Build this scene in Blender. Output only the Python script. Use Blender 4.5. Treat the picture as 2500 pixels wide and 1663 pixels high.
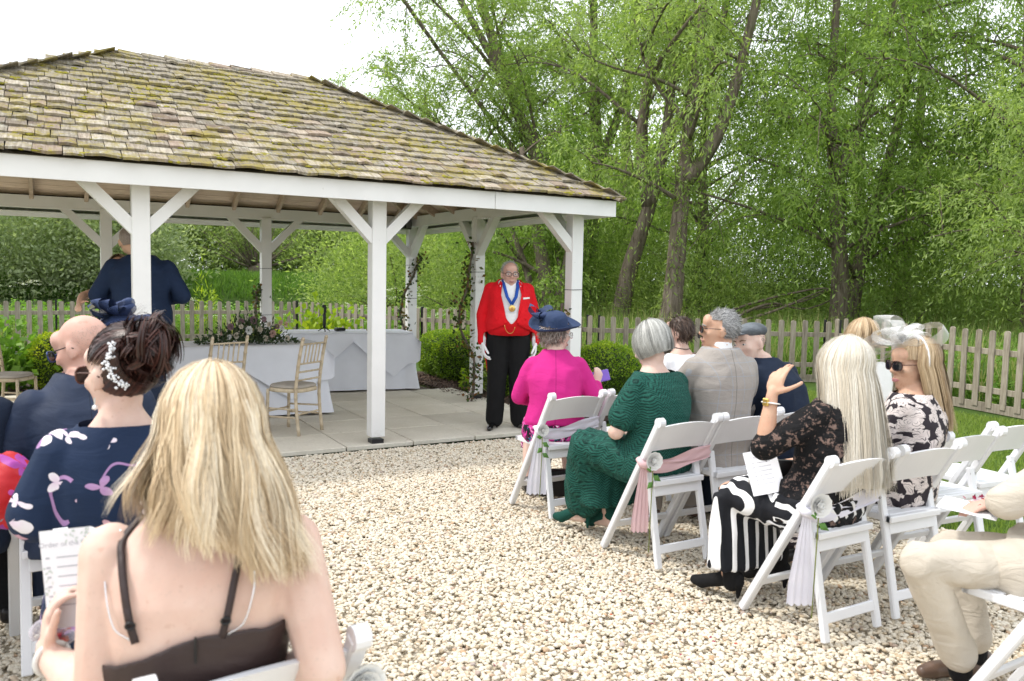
import bpy, bmesh, math, random
import numpy as np
from mathutils import Vector, Matrix, Euler, noise as mnoise

for o in list(bpy.data.objects):
    bpy.data.objects.remove(o)
scene = bpy.context.scene
COL = scene.collection
R = math.radians
rng = np.random.default_rng(7)
random.seed(7)

# ------------------------------------------------------------------ camera
cam_d = bpy.data.cameras.new("camera")
cam = bpy.data.objects.new("camera", cam_d)
COL.objects.link(cam)
CAM = Vector((-2.62406, -7.16276, 1.53855))
_r = Vector((0.87047, -0.49184, 0.01928)); _u = Vector((0.01999, 0.07445, 0.99702)); _b = Vector((-0.49181, -0.8675, 0.07464))
cam.matrix_world = Matrix(((_r.x, _u.x, _b.x, CAM.x), (_r.y, _u.y, _b.y, CAM.y), (_r.z, _u.z, _b.z, CAM.z), (0, 0, 0, 1)))
cam_d.sensor_fit = 'HORIZONTAL'; cam_d.sensor_width = 36.0; cam_d.lens = 28.7736
cam_d.clip_start = 0.05; cam_d.clip_end = 1500
cam_d.dof.use_dof = True; cam_d.dof.focus_distance = 7.4; cam_d.dof.aperture_fstop = 4.5
scene.camera = cam
FWH = Vector((0.4932, 0.8699, 0)); RTH = Vector((0.8699, -0.4932, 0))
def cw(X, d, z=0.0):
    """a place X metres right of and d metres ahead of the photographer"""
    p = CAM + RTH * X + FWH * d
    return Vector((p.x, p.y, z))

# ------------------------------------------------------------------ sky, sun, exposure
SUN_DIR = Vector((-0.52, 0.34, 0.95)).normalized()      # towards the sun
world = bpy.data.worlds.new("World"); scene.world = world; world.use_nodes = True
wn = world.node_tree; wn.nodes.clear()
w_out = wn.nodes.new('ShaderNodeOutputWorld'); w_bg = wn.nodes.new('ShaderNodeBackground')
w_sky = wn.nodes.new('ShaderNodeTexSky'); w_sky.sky_type = 'NISHITA'; w_sky.sun_disc = False
w_sky.sun_elevation = math.asin(SUN_DIR.z); w_sky.sun_rotation = math.atan2(SUN_DIR.x, SUN_DIR.y)
w_sky.air_density = 1.0; w_sky.dust_density = 3.0; w_sky.ozone_density = 1.0
w_mix = wn.nodes.new('ShaderNodeMixRGB'); w_mix.inputs[0].default_value = 0.78
w_mix.inputs[2].default_value = (10.6, 10.9, 11.3, 1)     # thin bright cloud all over
wn.links.new(w_sky.outputs[0], w_mix.inputs[1]); wn.links.new(w_mix.outputs[0], w_bg.inputs[0])
w_bg.inputs[1].default_value = 0.14
wn.links.new(w_bg.outputs[0], w_out.inputs[0])
sun_d = bpy.data.lights.new("sun", 'SUN'); sun = bpy.data.objects.new("sun", sun_d); COL.objects.link(sun)
sun_d.energy = 2.0; sun_d.angle = R(6.0); sun_d.color = (1.0, 0.95, 0.87)
sun.rotation_euler = (-SUN_DIR).to_track_quat('-Z', 'Y').to_euler(); sun.location = (-10, 8, 18)
scene.view_settings.view_transform = 'Standard'; scene.view_settings.look = 'None'
scene.view_settings.exposure = 0.42; scene.view_settings.gamma = 1.0
scene.view_settings.use_curve_mapping = False
scene.render.engine = 'CYCLES'
cy = scene.cycles
cy.use_denoising = True; cy.max_bounces = 6; cy.diffuse_bounces = 3; cy.glossy_bounces = 3
cy.transmission_bounces = 4; cy.transparent_max_bounces = 8; cy.caustics_reflective = False; cy.caustics_refractive = False
cy.sample_clamp_indirect = 6.0

# ------------------------------------------------------------------ helpers: objects
def link(o, parent=None):
    COL.objects.link(o)
    if parent is not None:
        o.parent = parent
    return o
def tag(o, label=None, cat=None, group=None, kind=None):
    if label: o['label'] = label
    if cat: o['category'] = cat
    if group: o['group'] = group
    if kind: o['kind'] = kind
    return o
def empty(name, loc=(0, 0, 0), rz=0.0, label=None, cat=None, group=None):
    o = bpy.data.objects.new(name, None); o.empty_display_size = 0.1
    o.location = loc; o.rotation_euler = (0, 0, rz); link(o)
    return tag(o, label, cat, group)
def np_mesh(name, V, F, smooth=False):
    """V (n,3); F (m,k) array or list of lists"""
    me = bpy.data.meshes.new(name)
    V = np.asarray(V, dtype=np.float32)
    if isinstance(F, np.ndarray):
        k = F.shape[1]; m = F.shape[0]
        me.vertices.add(len(V)); me.vertices.foreach_set('co', V.ravel())
        me.loops.add(m * k); me.loops.foreach_set('vertex_index', F.astype(np.int32).ravel())
        me.polygons.add(m)
        me.polygons.foreach_set('loop_start', np.arange(0, m * k, k, dtype=np.int32))
        me.polygons.foreach_set('loop_total', np.full(m, k, dtype=np.int32))
        me.update(calc_edges=True)
    else:
        me.from_pydata([tuple(map(float, v)) for v in V], [], [list(f) for f in F]); me.update()
    if smooth:
        me.polygons.foreach_set('use_smooth', np.ones(len(me.polygons), dtype=bool))
    return me
def mobj(name, V, F, mat, parent=None, smooth=False):
    me = np_mesh(name, V, F, smooth)
    if mat: me.materials.append(mat)
    return link(bpy.data.objects.new(name, me), parent)
def inst(name, me, parent=None, loc=(0, 0, 0), rot=(0, 0, 0), scale=(1, 1, 1)):
    o = bpy.data.objects.new(name, me); o.location = loc; o.rotation_euler = rot; o.scale = scale
    return link(o, parent)
def copy_tree(o, parent=None):
    c = o.copy(); COL.objects.link(c); c.parent = parent
    for ch in list(o.children):
        copy_tree(ch, c)
    return c

class MB:
    """collects shapes into one mesh"""
    def __init__(s): s.v = []; s.f = []
    def add(s, V, F):
        n = len(s.v); s.v.extend([tuple(map(float, v)) for v in V]); s.f.extend([[i + n for i in f] for f in F]); return s
    def box(s, c, size, rot=None, bev=0.0, taper=None):
        x, y, z = [t / 2 for t in size]
        if bev > 0:
            b = min(bev, x * .9, y * .9, z * .9); V = []
            for sx in (-1, 1):
                for sy in (-1, 1):
                    for sz in (-1, 1):
                        V += [(sx * x, sy * (y - b), sz * (z - b)), (sx * (x - b), sy * y, sz * (z - b)), (sx * (x - b), sy * (y - b), sz * z)]
            def i(a, b_, c_, k): return ((a > 0) * 4 + (b_ > 0) * 2 + (c_ > 0)) * 3 + k
            F = []
            for sg in (-1, 1):
                F.append([i(sg, -1, -1, 0), i(sg, 1, -1, 0), i(sg, 1, 1, 0), i(sg, -1, 1, 0)][::sg])
                F.append([i(-1, sg, -1, 1), i(-1, sg, 1, 1), i(1, sg, 1, 1), i(1, sg, -1, 1)][::sg])
                F.append([i(-1, -1, sg, 2), i(1, -1, sg, 2), i(1, 1, sg, 2), i(-1, 1, sg, 2)][::sg])
            for a in (-1, 1):
                for b2 in (-1, 1):
                    F.append([i(a, b2, -1, 0), i(a, b2, 1, 0), i(a, b2, 1, 1), i(a, b2, -1, 1)][::(-1 if a * b2 > 0 else 1)][::-1])
                    F.append([i(a, -1, b2, 0), i(a, 1, b2, 0), i(a, 1, b2, 2), i(a, -1, b2, 2)][::(1 if a * b2 > 0 else -1)][::-1])
                    F.append([i(-1, a, b2, 1), i(1, a, b2, 1), i(1, a, b2, 2), i(-1, a, b2, 2)][::(-1 if a * b2 > 0 else 1)][::-1])
                    for c2 in (-1, 1):
                        F.append([i(a, b2, c2, 0), i(a, b2, c2, 1), i(a, b2, c2, 2)][::(1 if a * b2 * c2 > 0 else -1)])
        else:
            V = [(-x, -y, -z), (x, -y, -z), (x, y, -z), (-x, y, -z), (-x, -y, z), (x, -y, z), (x, y, z), (-x, y, z)]
            F = [[0, 3, 2, 1], [4, 5, 6, 7], [0, 1, 5, 4], [1, 2, 6, 5], [2, 3, 7, 6], [3, 0, 4, 7]]
        M = rot if isinstance(rot, Matrix) else (Euler(rot).to_matrix() if rot else Matrix.Identity(3))
        c = Vector(c)
        return s.add([M @ Vector(v) + c for v in V], F)
    def beam(s, p, q, w, h, up=(0, 0, 1), bev=0.0):
        """a bar of width w (sideways) and height h (along up) from p to q"""
        p = Vector(p); q = Vector(q); d = (q - p); L = d.length; d.normalize()
        u = Vector(up); sd = d.cross(u)
        if sd.length < 1e-4: sd = d.cross(Vector((1, 0, 0)))
        sd.normalize(); u = sd.cross(d)
        M = Matrix((sd, d, u)).transposed()
        return s.box((p + q) / 2, (w, L, h), M, bev)
    def tube(s, pts, rad, n=8, flat=1.0, cap=True):
        V, F = tube_vf(pts, rad, n, flat, cap); return s.add(V, F)
    def lathe(s, c, prof, n=16, axis=None):
        V = []; F = []; c = Vector(c); m = len(prof)
        for r, z in prof:
            for k in range(n):
                a = 2 * math.pi * k / n; V.append(c + Vector((r * math.cos(a), r * math.sin(a), z)))
        for i in range(m - 1):
            for k in range(n):
                F.append([i * n + k, i * n + (k + 1) % n, (i + 1) * n + (k + 1) % n, (i + 1) * n + k])
        F.append([k for k in range(n)][::-1]); F.append([(m - 1) * n + k for k in range(n)])
        return s.add(V, F)
    def build(s, name, mat, parent=None, smooth=False):
        return link(bpy.data.objects.new(name, s.mesh(name, mat, smooth)), parent)
    def mesh(s, name, mat, smooth=False):
        me = np_mesh(name, s.v, s.f, smooth)
        bm = bmesh.new(); bm.from_mesh(me); bmesh.ops.recalc_face_normals(bm, faces=bm.faces); bm.to_mesh(me); bm.free()
        if mat: me.materials.append(mat)
        return me
def tube_vf(pts, rad, n=8, flat=1.0, cap=True):
    P = [Vector(p) for p in pts]; m = len(P)
    if not hasattr(rad, '__len__'): rad = [rad] * m
    V = []; F = []; prev = None
    for i in range(m):
        t = (P[min(i + 1, m - 1)] - P[max(i - 1, 0)])
        if t.length < 1e-9: t = Vector((0, 0, 1))
        t.normalize()
        if prev is None:
            a = Vector((0, 0, 1)) if abs(t.z) < .9 else Vector((1, 0, 0))
            u = t.cross(a).normalized()
        else:
            u = (prev - t * prev.dot(t))
            u = u.normalized() if u.length > 1e-6 else t.orthogonal().normalized()
        prev = u; w = t.cross(u)
        for k in range(n):
            a = 2 * math.pi * k / n
            V.append(P[i] + u * (rad[i] * math.cos(a)) + w * (rad[i] * flat * math.sin(a)))
    for i in range(m - 1):
        for k in range(n):
            F.append([i * n + k, i * n + (k + 1) % n, (i + 1) * n + (k + 1) % n, (i + 1) * n + k])
    if cap:
        F.append(list(range(n))[::-1]); F.append([(m - 1) * n + k for k in range(n)])
    return V, F
def bez(p0, p1, p2, p3, n=10):
    p0, p1, p2, p3 = map(Vector, (p0, p1, p2, p3)); out = []
    for i in range(n + 1):
        t = i / n; out.append(p0 * (1 - t) ** 3 + p1 * 3 * t * (1 - t) ** 2 + p2 * 3 * t * t * (1 - t) + p3 * t ** 3)
    return out
def spline(pts, n=8):
    """Catmull-Rom through the points"""
    P = [Vector(p) for p in pts]; P = [P[0] * 2 - P[1]] + P + [P[-1] * 2 - P[-2]]; out = []
    for i in range(1, len(P) - 2):
        a, b, c, d = P[i - 1:i + 3]
        for k in range(n):
            t = k / n
            out.append(0.5 * ((2 * b) + (c - a) * t + (2 * a - 5 * b + 4 * c - d) * t * t + (3 * b - a - 3 * c + d) * t ** 3))
    out.append(P[-2]); return out

# ------------------------------------------------------------------ helpers: materials
class NT:
    def __init__(s, name):
        s.m = bpy.data.materials.new(name); s.m.use_nodes = True; s.t = s.m.node_tree; s.t.nodes.clear()
        s.out = s.n('ShaderNodeOutputMaterial')
    def n(s, typ, **kw):
        nd = s.t.nodes.new(typ)
        for k, v in kw.items(): setattr(nd, k, v)
        return nd
    def set(s, sock, v):
        if hasattr(v, 'is_output') or isinstance(v, bpy.types.NodeSocket): s.t.links.new(v, sock)
        elif isinstance(v, (tuple, list)) and len(v) == 3 and sock.type == 'RGBA': sock.default_value = (*v, 1)
        else: sock.default_value = v
    def math(s, op, a, b=None, c=None, clamp=False):
        nd = s.n('ShaderNodeMath', operation=op, use_clamp=clamp); s.set(nd.inputs[0], a)
        if b is not None: s.set(nd.inputs[1], b)
        if c is not None: s.set(nd.inputs[2], c)
        return nd.outputs[0]
    def vmath(s, op, a, b=None, scale=None):
        nd = s.n('ShaderNodeVectorMath', operation=op); s.set(nd.inputs[0], a)
        if b is not None: s.set(nd.inputs[1], b)
        if scale is not None: s.set(nd.inputs['Scale'], scale)
        return nd.outputs['Value'] if op in ('LENGTH', 'DOT_PRODUCT', 'DISTANCE') else nd.outputs[0]
    def mix(s, f, a, b, mode='MIX'):
        nd = s.n('ShaderNodeMixRGB', blend_type=mode); s.set(nd.inputs[0], f); s.set(nd.inputs[1], a); s.set(nd.inputs[2], b); return nd.outputs[0]
    def coord(s, kind='Object', scale=None):
        if kind == 'World':
            v = s.n('ShaderNodeNewGeometry').outputs['Position']
        else:
            v = s.n('ShaderNodeTexCoord').outputs[kind]
        if scale is not None:
            mp = s.n('ShaderNodeMapping'); s.set(mp.inputs['Vector'], v); mp.inputs['Scale'].default_value = scale if hasattr(scale, '__len__') else (scale,) * 3
            v = mp.outputs[0]
        return v
    def noise(s, v, scale, detail=4, rough=.55, dist=0.0, out=0):
        nd = s.n('ShaderNodeTexNoise'); s.set(nd.inputs['Vector'], v); s.set(nd.inputs['Scale'], scale)
        nd.inputs['Detail'].default_value = detail; nd.inputs['Roughness'].default_value = rough; nd.inputs['Distortion'].default_value = dist
        return nd.outputs[out]
    def vor(s, v, scale, feature='F1', rand=1.0):
        nd = s.n('ShaderNodeTexVoronoi', feature=feature); s.set(nd.inputs['Vector'], v); s.set(nd.inputs['Scale'], scale)
        nd.inputs['Randomness'].default_value = rand; return nd
    def ramp(s, f, stops, interp='LINEAR'):
        nd = s.n('ShaderNodeValToRGB'); nd.color_ramp.interpolation = interp; s.set(nd.inputs[0], f)
        el = nd.color_ramp.elements
        while len(el) < len(stops): el.new(0.5)
        for e, (p, c) in zip(el, stops):
            e.position = p; e.color = (*c, 1) if hasattr(c, '__len__') else (c, c, c, 1)
        return nd.outputs[0]
    def bump(s, h, strength=.3, dist=.01, normal=None):
        nd = s.n('ShaderNodeBump'); s.set(nd.inputs['Height'], h); nd.inputs['Strength'].default_value = strength; nd.inputs['Distance'].default_value = dist
        if normal is not None: s.set(nd.inputs['Normal'], normal)
        return nd.outputs[0]
    def sep(s, v):
        nd = s.n('ShaderNodeSeparateXYZ'); s.set(nd.inputs[0], v); return nd.outputs
    def comb(s, x, y, z):
        nd = s.n('ShaderNodeCombineXYZ'); s.set(nd.inputs[0], x); s.set(nd.inputs[1], y); s.set(nd.inputs[2], z); return nd.outputs[0]
    def rand(s): return s.n('ShaderNodeObjectInfo').outputs['Random']
    def attr(s, name): return s.n('ShaderNodeAttribute', attribute_name=name)
    def bsdf(s, color, rough=.6, normal=None, spec=.5, metal=0.0, **kw):
        b = s.n('ShaderNodeBsdfPrincipled'); s.set(b.inputs['Base Color'], color); s.set(b.inputs['Roughness'], rough)
        b.inputs['Specular IOR Level'].default_value = spec; b.inputs['Metallic'].default_value = metal
        if normal is not None: s.set(b.inputs['Normal'], normal)
        for k, v in kw.items(): s.set(b.inputs[k.replace('_', ' ')], v)
        return b.outputs[0]
    def done(s, sh):
        s.t.links.new(sh, s.out.inputs[0]); return s.m
def simple(name, c, rough=.6, var=.12, nscale=6.0, bump=0.0, bscale=60.0, bdist=.003, spec=.4, metal=0.0, obj_var=0.0, **kw):
    t = NT(name); v = t.coord('Object')
    f = t.noise(v, nscale, 5)
    c = np.array(c[:3]); lo = tuple(np.clip(c * (1 - var), 0, 1)); hi = tuple(np.clip(c * (1 + var), 0, 1))
    col = t.mix(t.ramp(f, [(.3, 0.0), (.7, 1.0)]), lo, hi)
    if obj_var:
        col = t.mix(1.0, col, t.ramp(t.rand(), [(0, 1 - obj_var), (1, 1.0)]), 'MULTIPLY')
    nrm = t.bump(t.noise(v, bscale, 4), bump, bdist) if bump else None
    return t.done(t.bsdf(col, rough, nrm, spec, metal, **kw))
MAT = {}
def leaf_mat(name, c1, c2, c3=None, trans=.45, rough=.5):
    """leaf colour varies leaf by leaf through the 'tint' attribute"""
    t = NT(name); a = t.attr('tint').outputs['Fac']
    stops = [(0, c1), (1, c2)] if c3 is None else [(0, c1), (.55, c2), (1, c3)]
    col = t.ramp(a, stops)
    b = t.bsdf(col, rough, None, .35)
    tr = t.n('ShaderNodeBsdfTranslucent'); t.set(tr.inputs[0], t.mix(1.0, col, (1.25, 1.3, .7), 'MULTIPLY'))
    mx = t.n('ShaderNodeMixShader'); mx.inputs[0].default_value = trans
    t.t.links.new(b, mx.inputs[1]); t.t.links.new(tr.outputs[0], mx.inputs[2])
    return t.done(mx.outputs[0])

# white paint of the pavilion
t = NT('white_paint'); v = t.coord('World')
col = t.mix(t.ramp(t.noise(v, 3.0, 5), [(.35, 0.0), (.75, 1.0)]), (.80, .80, .79), (.86, .86, .85))
col = t.mix(t.ramp(t.noise(v, 26, 6, .7), [(.66, 0.0), (.72, 1.0)]), col, (.66, .65, .62))
sx_, sy_, sz_ = t.sep(v)
spl = t.math('MULTIPLY', t.ramp(t.math('ADD', sz_, t.math('MULTIPLY', t.noise(v, 30, 4), .16)), [(.06, .55), (.22, 0.0)]), t.ramp(t.noise(v, 18, 5, .7), [(.4, 0.0), (.6, 1.0)]))
col = t.mix(spl, col, (.50, .45, .36))
MAT['white'] = t.done(t.bsdf(col, .45, t.bump(t.noise(t.coord('World', (12, 12, 90)), 3.0, 3), .12, .002), .35))
# weathered timber (pickets)
def timber(name, lo, hi, grain=(40, 40, 3), obj=.35):
    t = NT(name); v = t.coord('Object'); vg = t.coord('Object', grain)
    r = t.rand(); off = t.vmath('SCALE', (3.1, 1.7, 9.3), scale=t.math('MULTIPLY', r, 40.0))
    vv = t.vmath('ADD', vg, off)
    g = t.noise(vv, 1.0, 6, .6, .6)
    col = t.mix(t.ramp(g, [(.3, 0.0), (.72, 1.0)]), lo, hi)
    k = t.noise(t.vmath('ADD', v, off), 5.0, 3)
    col = t.mix(t.ramp(k, [(.55, 0.0), (.8, .55)]), col, tuple(np.array(lo) * .6))
    col = t.mix(1.0, col, t.ramp(r, [(0, 1 - obj), (.15, 1 - obj * .5), (1, 1.0)]), 'MULTIPLY')
    return t.done(t.bsdf(col, .8, t.bump(g, .5, .004), .2))
MAT['picket'] = timber('weathered_timber', (.23, .19, .145), (.46, .41, .33))
MAT['ceiling'] = timber('ceiling_pine', (.62, .49, .38), (.84, .70, .56), (4, 60, 60), .15)
MAT['rafter'] = timber('rafter_pine', (.46, .36, .27), (.64, .52, .41), (20, 20, 20), .15)
# cedar shingle with moss
def shingle_mat():
    t = NT('cedar_shingle'); v = t.coord('World'); r = t.rand()
    vo = t.vmath('ADD', v, t.vmath('SCALE', (5.0, 3.0, 7.0), scale=t.math('MULTIPLY', r, 9.0)))
    mp = t.n('ShaderNodeMapping'); t.set(mp.inputs[0], vo); mp.inputs['Scale'].default_value = (55, 6, 6)
    g = t.noise(mp.outputs[0], 1.0, 6, .65)
    col = t.mix(t.ramp(g, [(.3, 0.0), (.7, 1.0)]), (.22, .185, .14), (.57, .51, .41))
    col = t.mix(t.ramp(r, [(0, 0.0), (.5, .0), (1, .75)]), col, t.mix(g, (.17, .11, .08), (.42, .31, .24)))
    col = t.mix(1.0, col, t.ramp(t.math('FRACT', t.math('MULTIPLY', r, 7.31)), [(0, .55), (1, 1.05)]), 'MULTIPLY')
    li = t.noise(v, 14, 7, .7)
    col = t.mix(t.ramp(li, [(.56, 0.0), (.66, .6)]), col, (.50, .50, .44))
    big = t.noise(v, 2.6, 4, .6); m = t.noise(v, 16.0, 6, .7)
    mm = t.ramp(t.math('ADD', t.math('MULTIPLY', big, .55), t.math('MULTIPLY', m, .6)), [(.555, 0.0), (.67, .8)])
    mc = t.mix(t.noise(v, 30, 3), (.20, .165, .035), (.40, .33, .075))
    col = t.mix(mm, col, mc)
    h = t.math('ADD', t.math('MULTIPLY', g, .6), t.math('MULTIPLY', mm, t.noise(v, 120, 3)))
    return t.done(t.bsdf(col, .9, t.bump(h, .7, .008), .15))
MAT['shingle'] = shingle_mat()
t = NT('roof_moss'); v = t.coord('World')
col = t.ramp(t.noise(v, 18, 5), [(.25, (.14, .14, .02)), (.55, (.36, .32, .05)), (.8, (.5, .42, .08))])
MAT['moss'] = t.done(t.bsdf(col, 1.0, t.bump(t.noise(v, 150, 4), 1.0, .01), .05))
# paving
t = NT('paving_stone'); v = t.coord('World'); r = t.rand()
a = t.noise(v, 2.2, 5); b = t.noise(v, 40, 6, .7)
col = t.mix(t.ramp(a, [(.3, 0.0), (.7, 1.0)]), (.66, .61, .51), (.80, .75, .65))
col = t.mix(t.ramp(b, [(.35, .5), (.6, 0.0)]), col, (.58, .53, .43))
col = t.mix(t.ramp(t.noise(v, 5, 6, .7, 1.0), [(.6, 0.0), (.75, .5)]), col, (.33, .28, .21))
col = t.mix(1.0, col, t.ramp(r, [(0, .86), (1, 1.04)]), 'MULTIPLY')
MAT['paving'] = t.done(t.bsdf(col, .85, t.bump(t.math('ADD', b, t.noise(v, 9, 5)), .35, .006), .25))
MAT['joint'] = simple('joint_soil', (.10, .085, .065), .95, .3, 20)
MAT['black_iron'] = simple('black_metal', (.02, .02, .022), .4)
MAT['mulch'] = simple('bark_mulch_soil', (.07, .045, .032), 1.0, .5, 40, .9, 60, .03)
# gravel
t = NT('gravel_bed'); v = t.coord('World'); vo = t.vor(v, 50)
col = t.ramp(t.sep(vo.outputs['Color'])[0], [(0, (.58, .50, .37)), (.5, (.72, .64, .50)), (1, (.82, .75, .62))])
col = t.mix(t.ramp(vo.outputs['Distance'], [(.45, 0.0), (.8, .8)]), col, (.36, .30, .21))
MAT['gravel_bed'] = t.done(t.bsdf(col, .9, t.bump(t.math('SUBTRACT', 1.0, vo.outputs['Distance']), .9, .02), .2))
t = NT('pebble'); r = t.rand(); v = t.coord('Object')
col = t.ramp(r, [(0, (.52, .41, .27)), (.1, (.66, .57, .43)), (.35, (.75, .675, .54)), (.7, (.81, .75, .63)), (.92, (.72, .65, .53)), (.97, (.52, .34, .20)), (1, (.42, .35, .32))])
col = t.mix(t.ramp(t.noise(v, 3.0, 5, .7), [(.45, 0.0), (.8, .4)]), col, (.55, .45, .32))
MAT['pebble'] = t.done(t.bsdf(col, .75, t.bump(t.noise(v, 6.0, 5), .3, .05), .3))
# grass ground
t = NT('grass_ground'); v = t.coord('World')
col = t.mix(t.noise(v, .6, 5), (.045, .085, .018), (.10, .17, .035))
col = t.mix(t.ramp(t.noise(v, 12, 6, .7), [(.4, 0.0), (.7, .7)]), col, (.03, .055, .012))
MAT['grass_ground'] = t.done(t.bsdf(col, .95, t.bump(t.noise(v, 40, 5), .8, .03), .1))
MAT['lawn_blade'] = leaf_mat('lawn_blade', (.12, .20, .03), (.24, .34, .06), (.36, .43, .11), .35)
MAT['tall_grass'] = leaf_mat('tall_grass_blade', (0.084, 0.168, 0.028), (0.210, 0.350, 0.070), (0.532, 0.476, 0.224), .35)
MAT['bank_grass'] = leaf_mat('bank_grass_blade', (.06, .13, .02), (.12, .24, .035), (.2, .33, .06), .4)
MAT['nettle'] = leaf_mat('nettle_leaf', (0.068, 0.162, 0.020), (0.176, 0.338, 0.041), (0.270, 0.446, 0.068), .4)
MAT['willow_leaf'] = leaf_mat('willow_leaf', (.12, .20, .04), (.25, .37, .085), (.42, .54, .18), .55)
MAT['willow_leaf_b'] = leaf_mat('willow_leaf_fresh', (.17, .25, .06), (.32, .43, .125), (.52, .62, .28), .55)
MAT['far_leaf'] = leaf_mat('far_leaf', (.11, .17, .045), (.21, .29, .085), (.34, .42, .16), .5)
MAT['grey_leaf'] = leaf_mat('grey_green_leaf', (.20, .27, .13), (.40, .48, .26), (.62, .68, .46), .45)
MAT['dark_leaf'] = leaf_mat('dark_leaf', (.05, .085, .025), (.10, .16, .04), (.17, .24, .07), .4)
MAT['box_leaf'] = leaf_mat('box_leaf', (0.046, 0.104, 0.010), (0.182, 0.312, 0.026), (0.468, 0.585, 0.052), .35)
MAT['yellow_leaf'] = leaf_mat('yellow_green_leaf', (.16, .28, .02), (.33, .45, .03), (.55, .58, .05), .4)
MAT['vine_leaf'] = leaf_mat('vine_leaf', (.02, .045, .01), (.06, .11, .02), (.22, .09, .03), .3)
t = NT('tree_bark'); v = t.coord('Object', (9, 9, 1.6))
g = t.noise(v, 1.6, 7, .65, .8)
col = t.ramp(g, [(.3, (.085, .066, .05)), (.55, (.21, .172, .135)), (.8, (.35, .30, .25))])
col = t.mix(t.ramp(t.noise(t.coord('Object'), 1.3, 4), [(.55, 0.0), (.75, .6)]), col, (.10, .12, .045))
MAT['bark'] = t.done(t.bsdf(col, .95, t.bump(g, 1.0, .06), .1))
t = NT('river_water'); v = t.coord('World')
MAT['water'] = t.done(t.bsdf((.012, .02, .014), .07, t.bump(t.noise(t.coord('World', (1, 1, 1)), 1.2, 4), .08, .1), .5))
# ------------------------------------------------------------------ leaves, twigs, plants
def set_tint(me, per_face_vals, k):
    a = me.attributes.new('tint', 'FLOAT', 'POINT'); a.data.foreach_set('value', np.repeat(per_face_vals.astype(np.float32), k))
def unit(a): return a / np.maximum(np.linalg.norm(a, axis=1, keepdims=True), 1e-9)
def leaf_mesh(name, P, D, L, W, tint, mat, parent=None, side=None):
    n = len(P); D = unit(D)
    S = rng.normal(size=(n, 3)) if side is None else side
    S = unit(np.cross(D, S)); N = np.cross(D, S)
    L = np.broadcast_to(np.asarray(L, float), (n,))[:, None]; W = np.broadcast_to(np.asarray(W, float), (n,))[:, None]
    V = np.empty((n, 4, 3)); mid = P + D * L * .45 - N * L * .06
    V[:, 0] = P; V[:, 1] = mid + S * W * .5; V[:, 2] = P + D * L; V[:, 3] = mid - S * W * .5
    F = np.arange(n * 4).reshape(n, 4)
    o = mobj(name, V.reshape(-1, 3), F, mat, parent)
    set_tint(o.data, np.clip(tint, 0, 1), 4)
    return o
def twig_leaves(S, D0, L, k, droop, leafL, leafW, jit=.06):
    """points and directions of k leaves along each hanging twig"""
    n = len(S); T = (np.arange(k)[None, :] + rng.random((n, k))) / k
    T = T[:, :, None]; L3 = L[:, None, None]
    P = S[:, None, :] + D0[:, None, :] * L3 * T
    P[:, :, 2] -= (droop[:, None] * L[:, None]) * T[:, :, 0] ** 2
    tan = np.repeat(D0[:, None, :], k, 1).copy(); tan[:, :, 2] -= 2 * droop[:, None] * T[:, :, 0]
    P = P.reshape(-1, 3) + rng.normal(size=(n * k, 3)) * jit; tan = unit(tan.reshape(-1, 3))
    D = unit(tan + rng.normal(size=(n * k, 3)) * .65 + np.array([0, 0, -.25]))
    return P, D
def rvec(n): return unit(rng.normal(size=(n, 3)))
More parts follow.
